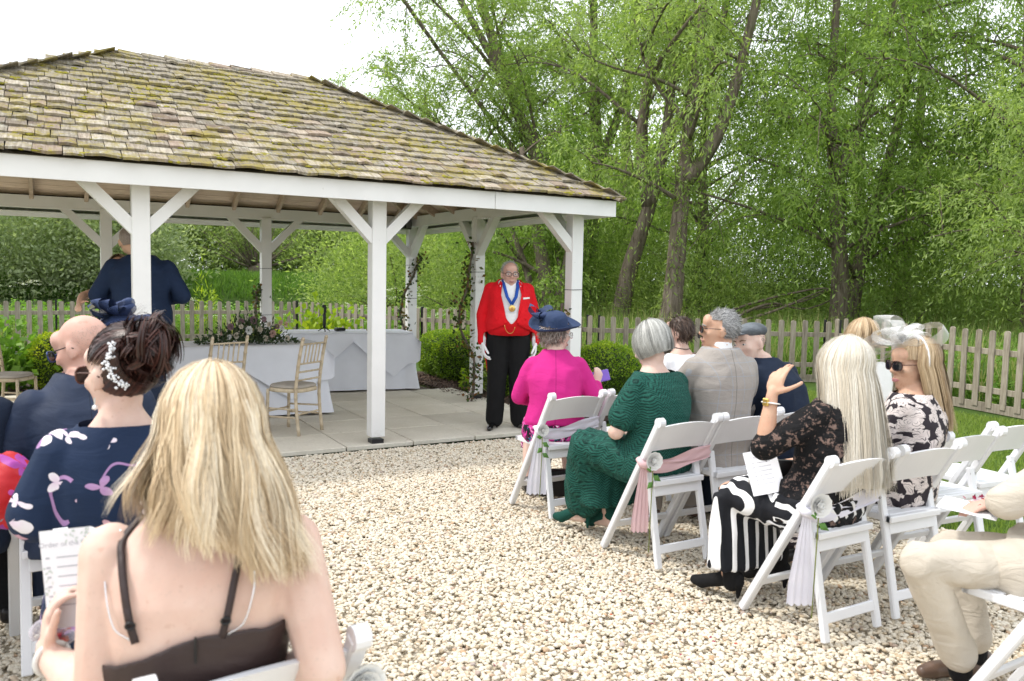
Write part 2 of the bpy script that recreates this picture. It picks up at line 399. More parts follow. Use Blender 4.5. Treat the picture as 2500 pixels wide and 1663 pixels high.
def tree(name, label, base, trunk, r0, limbs=12, spread=4.0, subs=6, twigs=10, lpt=16, twig_len=1.1, droop=.7, leaf=(.11, .028),
         mat='willow_leaf', cat='tree', group=None, t0=.25, up=.75, bias=None, zmin=None, extra=None, fork=None, ivy=0, dens=1.5):
    root = empty(name, base, 0, label, cat, group)
    tp = spline(trunk, 6); m = len(tp)
    mb = MB()
    rad = [r0 * (1 - .78 * (i / (m - 1)) ** .9) * (1.25 if i == 0 else 1) for i in range(m)]
    mb.tube(tp, rad, 12)
    tw_s = []; tw_d = []
    lines = []
    for fk in (fork or []):
        fp = spline(fk[0], 6); mb.tube(fp, [fk[1] * (1 - .7 * i / (len(fp) - 1)) for i in range(len(fp))], 9); lines.append(fp)
    def along(pl, t):
        x = t * (len(pl) - 1); i = min(int(x), len(pl) - 2); return pl[i].lerp(pl[i + 1], x - i)
    for li in range(limbs):
        src = tp if (not lines or rng.random() < .6) else lines[int(rng.integers(len(lines)))]
        t = t0 + (1 - t0) * (li + rng.random()) / limbs
        p0 = along(src, t); az = rng.random() * 2 * math.pi
        if bias is not None and rng.random() < .55: az = bias + rng.normal() * .6
        el = up * (0.55 + .6 * rng.random()); L = spread * (1.15 - .55 * t) * (.65 + .6 * rng.random())
        d = Vector((math.cos(az) * math.cos(el), math.sin(az) * math.cos(el), math.sin(el)))
        p3 = p0 + d * L + Vector((0, 0, -.12 * L)); p1 = p0 + d * L * .35 + Vector((0, 0, .05 * L)); p2 = p0 + d * L * .7 + Vector(rng.normal(size=3) * .12 * L)
        pl = bez(p0, p1, p2, p3, 8); rl = max(r0 * .2 * (1.1 - .6 * t), .025)
        mb.tube(pl, [rl * (1 - .85 * i / 8) + .006 for i in range(9)], 7)
        for sb in range(subs):
            ts = .25 + .75 * (sb + rng.random()) / subs; q0 = along(pl, ts)
            sd = (d * .6 + Vector(rvec(1)[0]) * .9 + Vector((0, 0, .15))).normalized(); SL = L * .42 * (1.2 - .6 * ts) * (.6 + .7 * rng.random())
            sl = bez(q0, q0 + sd * SL * .4 + Vector((0, 0, .08 * SL)), q0 + sd * SL * .75, q0 + sd * SL + Vector((0, 0, -.18 * SL)), 5)
            mb.tube(sl, [.018, .014, .011, .009, .006, .004], 5)
            for k in range(twigs):
                q = along(sl, .1 + .9 * rng.random()); tw_s.append(q); tw_d.append((sd * .6 + Vector(rvec(1)[0]) * .8))
        for k in range(twigs // 2):
            q = along(pl, .3 + .7 * rng.random()); tw_s.append(q); tw_d.append((d * .4 + Vector(rvec(1)[0])))
    for k in range(ivy):
        q = along(tp, rng.random() * .8); tw_s.append(q); tw_d.append(Vector(rvec(1)[0]) * 1.0)
    mb.build('trunk', MAT['bark'], root, True)
    S = np.array([tuple(s) for s in tw_s]); D = unit(np.array([tuple(s) for s in tw_d]))
    L = twig_len * (.5 + rng.random(len(S)) * .8); dr = droop * (.5 + rng.random(len(S)))
    if ivy: L[-ivy:] *= .3
    lpt = int(lpt * dens); leaf = (leaf[0] * 1.12, leaf[1] * 1.25); P, LD = twig_leaves(S, D, L, lpt, dr, *leaf)
    if zmin is not None:
        keep = P[:, 2] > zmin; P = P[keep]; LD = LD[keep]
    clump = np.repeat(rng.random(len(S)), lpt)
    if zmin is not None: clump = clump[keep]
    tint = .6 * clump + .4 * rng.random(len(P))
    leaf_mesh('crown', P, LD, leaf[0] * (.7 + .6 * rng.random(len(P))), leaf[1] * (.7 + .6 * rng.random(len(P))), tint, MAT[mat], root)
    return root
def shrub(name, label, c, radii, n, leaf, mat, clumps=40, cat='shrub', group=None, stems=6, zmin=0.02, hollow=.5, droop=.0, csize=.28, stem_r=.03):
    root = empty(name, c, 0, label, cat, group); rad = np.array(radii)
    cc = rvec(clumps); cc[:, 2] = np.abs(cc[:, 2]) * 1.0 if zmin >= 0 else cc[:, 2]
    cc = cc * (hollow + (1 - hollow) * rng.random((clumps, 1)) ** .5)
    cc[:, 2] = cc[:, 2] * .9 + .08
    idx = rng.integers(clumps, size=n)
    P = (cc[idx] + rng.normal(size=(n, 3)) * csize * (.5 + rng.random((clumps, 1))[idx])) * rad
    ok = P[:, 2] > zmin; P = P[ok]; idx = idx[ok]
    D = unit(P / rad + rng.normal(size=P.shape) * .8 + np.array([0, 0, .2 - droop]))
    tint = .55 * rng.random(clumps)[idx] + .45 * rng.random(len(P))
    if stems:
        mb = MB()
        for k in range(stems):
            tip = cc[int(rng.integers(clumps))] * rad
            mb.tube(bez((rng.normal() * .1 * rad[0], rng.normal() * .1 * rad[1], -.1), (tip[0] * .2, tip[1] * .2, tip[2] * .4), (tip[0] * .6, tip[1] * .6, tip[2] * .7), tip, 6), [stem_r * (1 - .8 * i / 6) for i in range(7)], 6)
        mb.build('stem', MAT['bark'], root, True)
    leaf_mesh('foliage', P, D, leaf[0] * (.6 + .7 * rng.random(len(P))), leaf[1] * (.6 + .7 * rng.random(len(P))), tint, MAT[mat], root)
    return root
def clipped(name, label, c, half, n, leaf=(.03, .022), mat='box_leaf', power=3.0, rz=0.0, cat='hedge', group=None):
    """a clipped hedge or ball: leaves over a super-ellipsoid with a dark twiggy core"""
    root = empty(name, c, rz, label, cat, group); half = np.array(half)
    d = rvec(n); s = (np.abs(d) ** power).sum(1, keepdims=True) ** (-1 / power)
    P = d * s * half; P[:, 2] += half[2]
    nz = np.array([[mnoise.noise(Vector(p * 5.0)) for p in P]]).T
    P += d * (nz * .05 + rng.normal(size=(n, 1)) * .014)
    ok = P[:, 2] > .0; P = P[ok]; d = d[ok]
    D = unit(d + rng.normal(size=P.shape) * .7 + np.array([0, 0, .25]))
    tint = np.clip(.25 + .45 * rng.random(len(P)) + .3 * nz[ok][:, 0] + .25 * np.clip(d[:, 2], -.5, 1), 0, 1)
    d2 = rvec(500); s2 = (np.abs(d2) ** power).sum(1, keepdims=True) ** (-1 / power)
    bm = bmesh.new(); bmesh.ops.create_icosphere(bm, subdivisions=3, radius=1)
    for v in bm.verts:
        q = np.array(v.co); q = q / np.linalg.norm(q); q = q * (np.abs(q) ** power).sum() ** (-1 / power) * half * .93; q[2] += half[2]; v.co = q
    me = bpy.data.meshes.new('core'); bm.to_mesh(me); bm.free(); me.materials.append(MAT['hedge_core']); link(bpy.data.objects.new('core', me), root)
    leaf_mesh('foliage', P, D, leaf[0] * (.7 + .6 * rng.random(len(P))), leaf[1] * (.7 + .6 * rng.random(len(P))), tint, MAT[mat], root)
    return root
MAT['hedge_core'] = simple('hedge_core_twigs', (.035, .06, .012), 1.0, .5, 20)
def in_poly(P, poly):
    x, y = P[:, 0], P[:, 1]; inside = np.zeros(len(P), bool); n = len(poly)
    for i in range(n):
        x0, y0 = poly[i]; x1, y1 = poly[(i + 1) % n]
        c = ((y0 > y) != (y1 > y)) & (x < (x1 - x0) * (y - y0) / (y1 - y0 + 1e-12) + x0); inside ^= c
    return inside
def poly_pts(poly, n):
    a = np.array(poly); lo = a.min(0); hi = a.max(0); out = np.empty((0, 2))
    while len(out) < n:
        q = lo + rng.random((n * 2, 2)) * (hi - lo); out = np.vstack([out, q[in_poly(q, poly)]])
    return out[:n]
def sheet(name, poly, z, mat, kind='structure'):
    o = mobj(name, [(x, y, z) for x, y in poly], [list(range(len(poly)))], mat); return tag(o, kind=kind)

# ------------------------------------------------------------------ ground, gravel, river
gv = [(-400, -300), (400, -300), (400, 400), (-400, 400)]
def cam_line(pts): return [(cw(X, d).x, cw(X, d).y) for X, d in pts]
# big ground sheet shaped into river bed and banks, in photographer-aligned rows
rows = [(-60, -.07), (18.5, -.07), (20, -.12), (24, -.35), (27, -.75), (30, -1.2), (58, -1.3), (62, -.6), (64, .1), (67, .75), (71, 1.05), (80, 1.15), (120, 1.3), (900, 2.0)]
cols = np.concatenate([[-800, -300], np.linspace(-90, 90, 61), [300, 800]])
V = []; F = []
RIV = 0.16    # the river runs a little askew of the picture plane
for d, z in rows:
    for X in cols:
        sk = max(0, min(1, (d - 19) / 8)) * RIV * np.clip(X, -60, 60) if d < 200 else 0
        sk2 = 0.0
        wet = 1.0 - min(1, max(0, (X + 1.0) / 5.0))            # no river on the right, the wood stands there
        zz = z if (d <= 18.5 or d > 75) else (z * wet + (1 - wet) * (-.05 + max(0, (d - 40)) * .02))
        p = cw(X, d + sk); V.append((p.x, p.y, zz + 0.06 * mnoise.noise(Vector((X * .3, d * .3, 0)))* (1 if d > 19 else 0)))
nc = len(cols)
for i in range(len(rows) - 1):
    for j in range(nc - 1):
        F.append([i * nc + j, i * nc + j + 1, (i + 1) * nc + j + 1, (i + 1) * nc + j])
tag(mobj('ground', V, F, MAT['grass_ground'], smooth=True), kind='structure')
wp = [cw(-120, 20), cw(6, 22), cw(6, 78), cw(-120, 60)]
tag(mobj('river', [(p.x, p.y, -.36) for p in wp], [[0, 1, 2, 3]], MAT['water']), kind='structure')
GRAVEL = [(-9, -11), (3.4, -11), (2.6, -6), (2.25, -3.2), (2.3, -1.2), (2.55, -.35), (-9, -.08)]
sheet('gravel', GRAVEL, -.035, MAT['gravel_bed'])
sheet('flower_bed', [(2.2, 1.1), (2.45, .2), (3.2, .3), (3.9, 1.0), (4.3, 2.6), (3.6, 4.4), (2.2, 6.2), (-5.2, 6.3), (-5.6, 4.9), (-3.0, 4.75), (1.6, 4.75), (2.2, 4.1)], -.03, MAT['mulch'])
sheet('lawn', [(2.55, -.35), (2.3, -1.2), (2.25, -3.2), (2.6, -6), (3.4, -11), (12, -11), (12, 6), (4.3, 6), (4.3, 2.6), (3.9, 1.0), (3.2, .3)], -.04, MAT['grass_ground'])

def scatter_nodes(name, mat, scale=(1, .78, .5), lump=.42, variants=5):
    g = bpy.data.node_groups.new(name, 'GeometryNodeTree')
    g.interface.new_socket('Geometry', in_out='INPUT', socket_type='NodeSocketGeometry')
    g.interface.new_socket('Geometry', in_out='OUTPUT', socket_type='NodeSocketGeometry')
    N = g.nodes; Lk = g.links
    gi = N.new('NodeGroupInput'); go = N.new('NodeGroupOutput')
    iop = N.new('GeometryNodeInstanceOnPoints'); join = N.new('GeometryNodeJoinGeometry')
    for k in range(variants):
        ico = N.new('GeometryNodeMeshIcoSphere'); ico.inputs['Subdivisions'].default_value = 2; ico.inputs['Radius'].default_value = 1.0
        pos = N.new('GeometryNodeInputPosition'); add = N.new('ShaderNodeVectorMath'); add.operation = 'ADD'; add.inputs[1].default_value = (k * 7.3, k * 3.1, k * 1.7)
        nz = N.new('ShaderNodeTexNoise'); nz.inputs['Scale'].default_value = .85; nz.inputs['Detail'].default_value = 2
        sub = N.new('ShaderNodeVectorMath'); sub.operation = 'SUBTRACT'; sub.inputs[1].default_value = (.5, .5, .5)
        sc = N.new('ShaderNodeVectorMath'); sc.operation = 'SCALE'; sc.inputs['Scale'].default_value = lump * 3
        sp = N.new('GeometryNodeSetPosition'); tr = N.new('GeometryNodeTransform'); tr.inputs['Scale'].default_value = scale
        sm = N.new('GeometryNodeSetShadeSmooth'); gti = N.new('GeometryNodeGeometryToInstance')
        Lk.new(pos.outputs[0], add.inputs[0]); Lk.new(add.outputs[0], nz.inputs['Vector']); Lk.new(nz.outputs['Color'], sub.inputs[0])
        Lk.new(sub.outputs[0], sc.inputs[0]); Lk.new(ico.outputs[0], sp.inputs['Geometry']); Lk.new(sc.outputs[0], sp.inputs['Offset'])
        Lk.new(sp.outputs[0], tr.inputs[0]); Lk.new(tr.outputs[0], sm.inputs[0]); Lk.new(sm.outputs[0], gti.inputs[0]); Lk.new(gti.outputs[0], join.inputs[0])
    sm_ = N.new('GeometryNodeSetMaterial'); sm_.inputs['Material'].default_value = mat
    rr = N.new('FunctionNodeRandomValue'); rr.data_type = 'FLOAT_VECTOR'
    rr.inputs[0].default_value = (-.55, -.55, 0); rr.inputs[1].default_value = (.55, .55, 6.283)
    na = N.new('GeometryNodeInputNamedAttribute'); na.data_type = 'FLOAT'; na.inputs[0].default_value = 'size'
    Lk.new(gi.outputs[0], iop.inputs['Points']); Lk.new(join.outputs[0], sm_.inputs[0]); Lk.new(sm_.outputs[0], iop.inputs['Instance'])
    iop.inputs['Pick Instance'].default_value = True
    Lk.new(rr.outputs[0], iop.inputs['Rotation']); Lk.new(na.outputs[0], iop.inputs['Scale']); Lk.new(iop.outputs[0], go.inputs[0])
    return g
def scatter(name, P, size, group):
    me = bpy.data.meshes.new(name); me.vertices.add(len(P)); me.vertices.foreach_set('co', P.astype(np.float32).ravel())
    a = me.attributes.new('size', 'FLOAT', 'POINT'); a.data.foreach_set('value', size.astype(np.float32)); me.update()
    o = link(bpy.data.objects.new(name, me)); md = o.modifiers.new('stones', 'NODES'); md.node_group = group
    return tag(o, kind='stuff')
near = [(-3.9, -6.9), (1.6, -7.2), (2.5, -5.2), (2.28, -3.2), (2.3, -1.2), (2.5, -.3), (-4.6, -.14)]
PN = 185000
q = poly_pts(near, PN); keep = np.ones(len(q), bool)
P = np.c_[q, rng.random(len(q)) * .012 - .024]
gsz = .0085 + .0085 * rng.random(len(q)) ** 1.8
scatter('gravel_stones', P, gsz, scatter_nodes('gravel_scatter', MAT['pebble']))['label'] = 'rounded cream gravel stones covering the ground'
# petals of confetti lying on the gravel (uncountable specks)
q = np.vstack([poly_pts([(-1.6, -5.6), (.1, -5.6), (.1, -4.2), (-1.6, -4.2)], 40), poly_pts([(-1.5, -6), (.2, -6), (.1, -3.2), (-1.4, -3.2)], 30)])
P = np.c_[q, np.full(len(q), .006)]
MAT['petal'] = leaf_mat('confetti_petal', (.18, .01, .06), (.32, .02, .08), (.5, .12, .04), .2)
o = leaf_mesh('confetti_petals', P, np.c_[rng.normal(size=(len(q), 2)), rng.normal(size=len(q)) * .25], .022, .014, rng.random(len(q)), MAT['petal'], side=np.tile([0, 0, 1.0], (len(q), 1)) + rng.normal(size=(len(q), 3)) * .3)
tag(o, 'small dark red confetti petals dropped on the gravel', kind='stuff')
# lawn blades
q = poly_pts([(2.3, -1.2), (2.28, -3.2), (2.55, -5.6), (5.5, -5.6), (7.4, -2.2), (7.15, 1.3), (5.0, 3.4), (4.3, 2.6), (3.9, 1.0), (3.2, .3), (2.55, -.35)], 90000)
P = np.c_[q, np.full(len(q), -.045)]; n = len(P)
o = leaf_mesh('lawn_grass', P, np.c_[rng.normal(size=(n, 2)) * .45, np.ones(n)], .04 + .035 * rng.random(n), .006, .5 * rng.random(n) + .5 * np.array([mnoise.noise(Vector((a, b, 0))) * .5 + .5 for a, b in q * 1.3]), MAT['lawn_blade'])
tag(o, 'short mown lawn grass', kind='stuff')
P = np.c_[poly_pts([(5.2, -1.5), (7.0, -1.2), (7.0, .2), (5.4, .3)], 130), np.full(130, .01)]
MAT['daisy'] = leaf_mat('daisy_white', (.8, .8, .76), (.85, .85, .8), None, .2)
tag(leaf_mesh('lawn_daisies', P, rvec(130) * np.array([1, 1, .1]), .022, .022, rng.random(130), MAT['daisy'], side=np.tile([0, 0, 1.0], (130, 1))), 'tiny white daisies in the lawn', kind='stuff')
# bark chips on the bed
q = poly_pts([(2.25, 1.0), (2.5, .3), (3.2, .4), (3.8, 1.0), (4.2, 2.6), (3.4, 4.4), (2.25, 5.2), (1.7, 4.9)], 5200)
q = np.vstack([q, poly_pts([(-5.2, 4.85), (-2.0, 4.85), (-2.0, 5.6), (-5.2, 5.6)], 1800)])
n = len(q); P = np.c_[q, -.02 + .03 * rng.random(n)]
MAT['chip'] = leaf_mat('bark_chip', (.04, .025, .017), (.10, .062, .042), (.2, .13, .09), .0, .9)
tag(leaf_mesh('bark_chips', P, np.c_[rng.normal(size=(n, 2)), rng.normal(size=n) * .35], .035 + .03 * rng.random(n), .02, rng.random(n), MAT['chip'], side=np.tile([0, 0, 1.0], (n, 1)) + rng.normal(size=(n, 3)) * .3), 'brown bark chips mulching the flower bed', kind='stuff')

# ------------------------------------------------------------------ paving: each slab is a piece of the setting
pav = sheet('paving', [(-6.2, -.075), (2.30, -.075), (2.30, 1.0), (1.9, 4.68), (-6.2, 4.78)], -.022, MAT['joint'])
me_slab = {}
def slab_mesh(w, d):
    k = (round(w, 2), round(d, 2))
    if k not in me_slab:
        mb = MB(); mb.box((0, 0, -.02), (w, d, .04), None, .004); me_slab[k] = mb.mesh('slab', MAT['paving'])
    return me_slab[k]
PX = [-.31 + .65 * i for i in range(-9, 5)]
ys = [-.1, .59, 1.255, 1.9, 2.55, 3.2, 3.85, 4.5]
for i in range(len(PX) - 1):
    for j in range(len(ys) - 1):
        x0, x1, y0, y1 = PX[i], PX[i + 1], ys[j], ys[j + 1]
        if x0 > 1.6 and (y0 > 3.0): continue
        xr = min(x1, 2.33)
        if xr - x0 < .1: continue
        o = inst('slab', slab_mesh(xr - x0 - .012, y1 - y0 - .012), pav, ((x0 + xr) / 2, (y0 + y1) / 2, rng.normal() * .0012), (rng.normal() * .001, rng.normal() * .001, 0))

# ------------------------------------------------------------------ pavilion
sx, sy, pw, ov, Hf, Ht, Hr, s2 = 1.978, 2.206, .1336, .299, 2.1976, 2.287, 3.736, 2.165
xl = -4.20
gaz = empty('pavilion', (0, 0, 0), 0, 'white timber pavilion with mossy cedar shingle roof on square posts', 'pavilion')
posts = [(xl, 0), (-sx, 0), (0, 0), (s2, 0), (s2, sy), (s2, 2 * sy), (0, 2 * sy), (-sx, 2 * sy), (xl, 2 * sy), (xl, sy)]
mbp = MB(); mbp.box((0, 0, (Ht + .03) / 2 + .03), (pw, pw, Ht - .03), None, .005); post_me = mbp.mesh('post', MAT['white'])
mbf = MB(); mbf.box((0, 0, .012), (pw * .86, pw * .86, .05)); foot_me = mbf.mesh('post_foot', MAT['black_iron'])
for (x, y) in posts:
    o = inst('post', post_me, gaz, (x, y, 0)); inst('post_foot', foot_me, o)
# braces: 45 degree, from post to beam
BL = .46
def brace(x, y, dx, dy):
    mb = MB(); d = Vector((dx, dy, 0)); p = Vector((x, y, 1.95)) + d * (pw / 2 - .02); q = Vector((x, y, Ht + .02)) + d * (pw / 2 - .02 + Ht + .02 - 1.95)
    side = d.cross(Vector((0, 0, 1)))
    dirv = (q - p).normalized(); nrm = side.cross(dirv)
    # a parallelogram cut vertical at the post and level at the beam
    h = .138; t_ = .048; V = []
    for s in (-t_, t_):
        V += [p + side * s, p + side * s + Vector((0, 0, -h)), q + side * s + d * (h * .9), q + side * s]
    mb.add(V, [[0, 1, 2, 3], [7, 6, 5, 4], [0, 4, 5, 1], [1, 5, 6, 2], [2, 6, 7, 3], [3, 7, 4, 0]])
    mb.build('brace', MAT['white'], gaz)
for (x, y) in posts:
    if y in (0, 2 * sy):
        if x > xl: brace(x, y, -1, 0)
        if x < s2: brace(x, y, 1, 0)
    if x in (s2, xl):
        if y > 0: brace(x, y, 0, -1)
        if y < 2 * sy: brace(x, y, 0, 1)
# plates on top of the posts, then the fascias outside
def bar(name, p, q, w, h, mat=MAT['white'], up=(0, 0, 1), parent=gaz, bev=.003):
    mb = MB(); mb.beam(p, q, w, h, up, bev); return mb.build(name, mat, parent)
zt = Ht + .075
bar('plate', (xl - .1, 0, zt), (s2 + .1, 0, zt), .10, .15); bar('plate', (xl - .1, 2 * sy, zt), (s2 + .1, 2 * sy, zt), .10, .15)
bar('plate', (s2, .051, zt - .001), (s2, 2 * sy - .051, zt - .001), .10, .15); bar('plate', (xl, .051, zt - .001), (xl, 2 * sy - .051, zt - .001), .10, .15)
FH = .165; zf = Hf + FH / 2; XR = s2 + ov; XL = xl - ov; YF = -ov; YB = 2 * sy + ov
ft = .035
def fascia(x0, y0, x1, y1, nx, ny):
    """mitred board; (nx, ny) points outwards"""
    d = Vector((x1 - x0, y1 - y0, 0)).normalized(); n = Vector((nx, ny, 0)); V = []
    for z, cut in ((Hf, 0.0), (Hf + FH, .0)):
        a = Vector((x0, y0, z)); b = Vector((x1, y1, z))
        V += [a - n * ft + d * ft, b - n * ft - d * ft, b, a]
    mb = MB(); mb.add(V, [[3, 2, 1, 0], [4, 5, 6, 7], [0, 1, 5, 4], [1, 2, 6, 5], [2, 3, 7, 6], [3, 0, 4, 7]])
    return mb.build('fascia', MAT['white'], gaz)
XJ = 1.055
fascia(XL, YF, XJ, YF, 0, -1); fascia(XJ + .004 - ft * 0, YF - .0, XR, YF, 0, -1); fascia(XR, YF, XR, YB, 1, 0); fascia(XR, YB, XL, YB, 0, 1); fascia(XL, YB, XL, YF, -1, 0)
# soffit boards between plate and fascia
zs = Hf + .055
bar('soffit', (XL + .05, -.5 * ov - .03, zs), (XR - .05, -.5 * ov - .03, zs), .17, .012)
bar('soffit', (XR - .5 * ov + .03, -.2, zs + .001), (XR - .5 * ov + .03, 2 * sy + .2, zs + .001), .17, .012)
bar('soffit', (XL + .05, 2 * sy + .5 * ov + .03, zs), (XR - .05, 2 * sy + .5 * ov + .03, zs), .17, .012)
# roof
roof = empty('roof', (0, 0, 0)); roof.parent = gaz
oe = .045; EX0, EX1, EY0, EY1 = XL - oe, XR + oe, YF - oe, YB + oe
ZE = Hf + FH + .005; half_d = (EY1 - EY0) / 2; ridge_y = (EY0 + EY1) / 2; RXL, RXR = EX0 + half_d, EX1 - half_d
faces = {  # eave start, eave direction, inward direction, eave length, ridge length
    'front': (Vector((EX0, EY0, ZE)), Vector((1, 0, 0)), Vector((0, 1, 0)), EX1 - EX0),
    'right': (Vector((EX1, EY0, ZE)), Vector((0, 1, 0)), Vector((-1, 0, 0)), EY1 - EY0),
    'back': (Vector((EX1, EY1, ZE)), Vector((-1, 0, 0)), Vector((0, -1, 0)), EX1 - EX0),
    'left': (Vector((EX0, EY1, ZE)), Vector((0, -1, 0)), Vector((1, 0, 0)), EY1 - EY0)}
rise = Hr - ZE; slope = math.atan2(rise, half_d); SLEN = math.hypot(rise, half_d)
EXPO = .16; NC = int(SLEN / EXPO)
# under-deck (solid sheathing) so no light leaks
mb = MB()
dk = .05
V = [(EX0 + .03, EY0 + .03, ZE - .012), (EX1 - .03, EY0 + .03, ZE - .012), (EX1 - .03, EY1 - .03, ZE - .012), (EX0 + .03, EY1 - .03, ZE - .012), (RXL, ridge_y, Hr - .03), (RXR, ridge_y, Hr - .03)]
mb.add(V, [[0, 1, 5, 4], [1, 2, 5], [2, 3, 4, 5], [3, 0, 4]]); mb.build('roof_deck', MAT['joint'], roof)
# ceiling boards and rafters under the back, right and front slopes
def slope_pt(fc, u, s, n=0.0):
    o_, eu, ei, Lx = faces[fc]; up = (ei * math.cos(slope) + Vector((0, 0, math.sin(slope)))); nr = eu.cross(up)
    return o_ + eu * u + up * s + nr * n
for fc in ('back', 'right', 'front', 'left'):
    Lx = faces[fc][3]; nb = 22
    for i in range(nb):
        s0 = .30 + (SLEN - .45) * i / nb; s1 = s0 + (SLEN - .45) / nb - .006; ins = math.cos(slope)
        a0, a1 = s0 * ins + .06, s1 * ins + .06
        n0, n1 = -.058, -.046
        V = [slope_pt(fc, a0, s0, n0), slope_pt(fc, Lx - a0, s0, n0), slope_pt(fc, Lx - a1, s1, n0), slope_pt(fc, a1, s1, n0),
             slope_pt(fc, a0, s0, n1), slope_pt(fc, Lx - a0, s0, n1), slope_pt(fc, Lx - a1, s1, n1), slope_pt(fc, a1, s1, n1)]
        mb = MB(); mb.add(V, [[0, 3, 2, 1], [4, 5, 6, 7], [0, 1, 5, 4], [1, 2, 6, 5], [2, 3, 7, 6], [3, 0, 4, 7]])
        mb.build('ceiling_board', MAT['ceiling'], roof)
    k = int(Lx / .58)
    for i in range(1, k):
        u = Lx * i / k; smax = min(u, Lx - u) / math.cos(slope) - .1; smax = min(smax, SLEN - .15)
        if smax < .5: continue
        upv = slope_pt(fc, 0, 0, 1) - slope_pt(fc, 0, 0, 0)
        bar('rafter', slope_pt(fc, u, .28, -.115), slope_pt(fc, u, smax, -.115), .045, .10, MAT['rafter'], upv, roof)
for (a, b) in (((EX1, EY0), (RXR, ridge_y)), ((EX1, EY1), (RXR, ridge_y)), ((EX0, EY1), (RXL, ridge_y)), ((EX0, EY0), (RXL, ridge_y))):
    A = Vector((a[0], a[1], ZE)); B = Vector((b[0], b[1], Hr)); A = A.lerp(B, .1) + Vector((0, 0, -.14)); B = B + Vector((0, 0, -.16)); bar('hip_rafter', A, B, .05, .14, MAT['rafter'], (0, 0, 1), roof)
# shingles
sh_me = []
for k in range(7):
    mb = MB(); V = []
    wv = [rng.normal() * .006 for _ in range(4)]
    # butt edge a little ragged and cupped
    x0, x1, L = -.5, .5, 1.0
    th = 1.0
    V = [(x0, 0, 0), (0, -.03 * rng.random(), 0.25 * rng.normal()), (x1, .03 * rng.normal(), 0), (x1, L, 0), (0, L, 0), (x0, L, 0)]
    V += [(a, b, c + th) for a, b, c in V[:3]] + [(a, b, c + .35) for a, b, c in V[3:6]]
    mb.add(V, [[0, 5, 4, 1], [1, 4, 3, 2], [6, 7, 10, 11], [7, 8, 9, 10], [0, 1, 7, 6], [1, 2, 8, 7], [2, 3, 9, 8], [5, 0, 6, 11], [3, 4, 10, 9], [4, 5, 11, 10]])
    sh_me.append(mb.mesh('shingle', MAT['shingle']))
shs = []
for fc in faces:
    o_, eu, ei, Lx = faces[fc]
    for c in range(NC + 1):
        s0 = c * EXPO - .02; ins = max(0, s0) * math.cos(slope); u = ins - rng.random() * .12; ue = Lx - ins
        while u < ue - .03:
            w = float(np.clip(rng.normal() * .04 + .155, .085, .26)); w = min(w, ue - u + .05)
            shs.append((fc, max(u, ins - .02), w, s0 + rng.normal() * .006, min(EXPO + .08, SLEN - s0))); u += w + .006
rowsel = []
for (fc, u, w, s0, L) in shs:
    c = slope_pt(fc, u + w / 2, s0 + L / 2); rowsel.append((0 if fc == 'front' else 50) + (c - CAM).length + (20 if c.x < -4.1 + 0.0 * c.z else 0))
order = np.argsort(rowsel); big = set(order[:298].tolist())
MBS = MB(); moss_pts = []
for i, (fc, u, w, s0, L) in enumerate(shs):
    o_, eu, ei, Lx = faces[fc]; up = ei * math.cos(slope) + Vector((0, 0, math.sin(slope))); nr = eu.cross(up)
    tilt = .045 + rng.normal() * .012; yaw_ = rng.normal() * .012
    M = Matrix((eu, up, nr)).transposed() @ Euler((-tilt, rng.normal() * .01, yaw_)).to_matrix()
    loc = slope_pt(fc, u + w / 2, s0, .016 + .003 * rng.normal()); th = .016 + .010 * rng.random()
    me = sh_me[int(rng.integers(7))]
    if i in big:
        o = bpy.data.objects.new('shingle', me); o.matrix_world = Matrix.Translation(loc) @ M.to_4x4() @ Matrix.Diagonal((w, L, th, 1)); link(o, roof)
    else:
        Vv = [M @ Vector((v.co.x * w, v.co.y * L, v.co.z * th)) + loc for v in me.vertices]; MBS.add(Vv, [list(p.vertices) for p in me.polygons])
    if fc in ('front', 'right') and rng.random() < .85:
        moss_pts.append((fc, u + rng.random() * w, s0 - .004 + rng.random() * .02, w))
tag(MBS.build('shingle_field', MAT['shingle'], roof), kind='stuff')
# hip and ridge caps
def caps(A, B, ncap):
    d = (B - A); L = d.length / ncap; d.normalize()
    for i in range(ncap):
        p = A + d * (L * i - .02); q = p + d * (L + .05); side = d.cross(Vector((0, 0, 1))).normalized(); upn = side.cross(d)
        hw = .115 + .008 * rng.normal(); dz = hw * math.tan(slope) * .72; t0_, t1_ = .034 + rng.normal() * .003, .012; V = []
        for (pt, tt) in ((p, t0_), (q, t1_)):
            V += [pt + side * hw + upn * (tt - dz), pt + upn * (tt + .012), pt - side * hw + upn * (tt - dz), pt + side * hw + upn * (tt - dz - .018), pt + upn * (tt - .006), pt - side * hw + upn * (tt - dz - .018)]
        mb = MB(); mb.add(V, [[0, 1, 7, 6], [1, 2, 8, 7], [3, 9, 10, 4], [4, 10, 11, 5], [0, 3, 4, 1], [1, 4, 5, 2], [6, 7, 10, 9], [7, 8, 11, 10], [0, 6, 9, 3], [2, 5, 11, 8]])
        mb.build('ridge_cap', MAT['shingle'], roof)
PR, PL = Vector((RXR, ridge_y, Hr)), Vector((RXL, ridge_y, Hr))
caps(Vector((EX1, EY0, ZE)) + Vector((-.02, .02, .01)), PR, 16); caps(Vector((EX1, EY1, ZE)), PR, 16)
caps(Vector((EX0, EY0, ZE)), PL, 16); caps(Vector((EX0, EY1, ZE)), PL, 16); caps(PL + Vector((.05, 0, .008)), PR + Vector((.06, 0, .008)), 9)
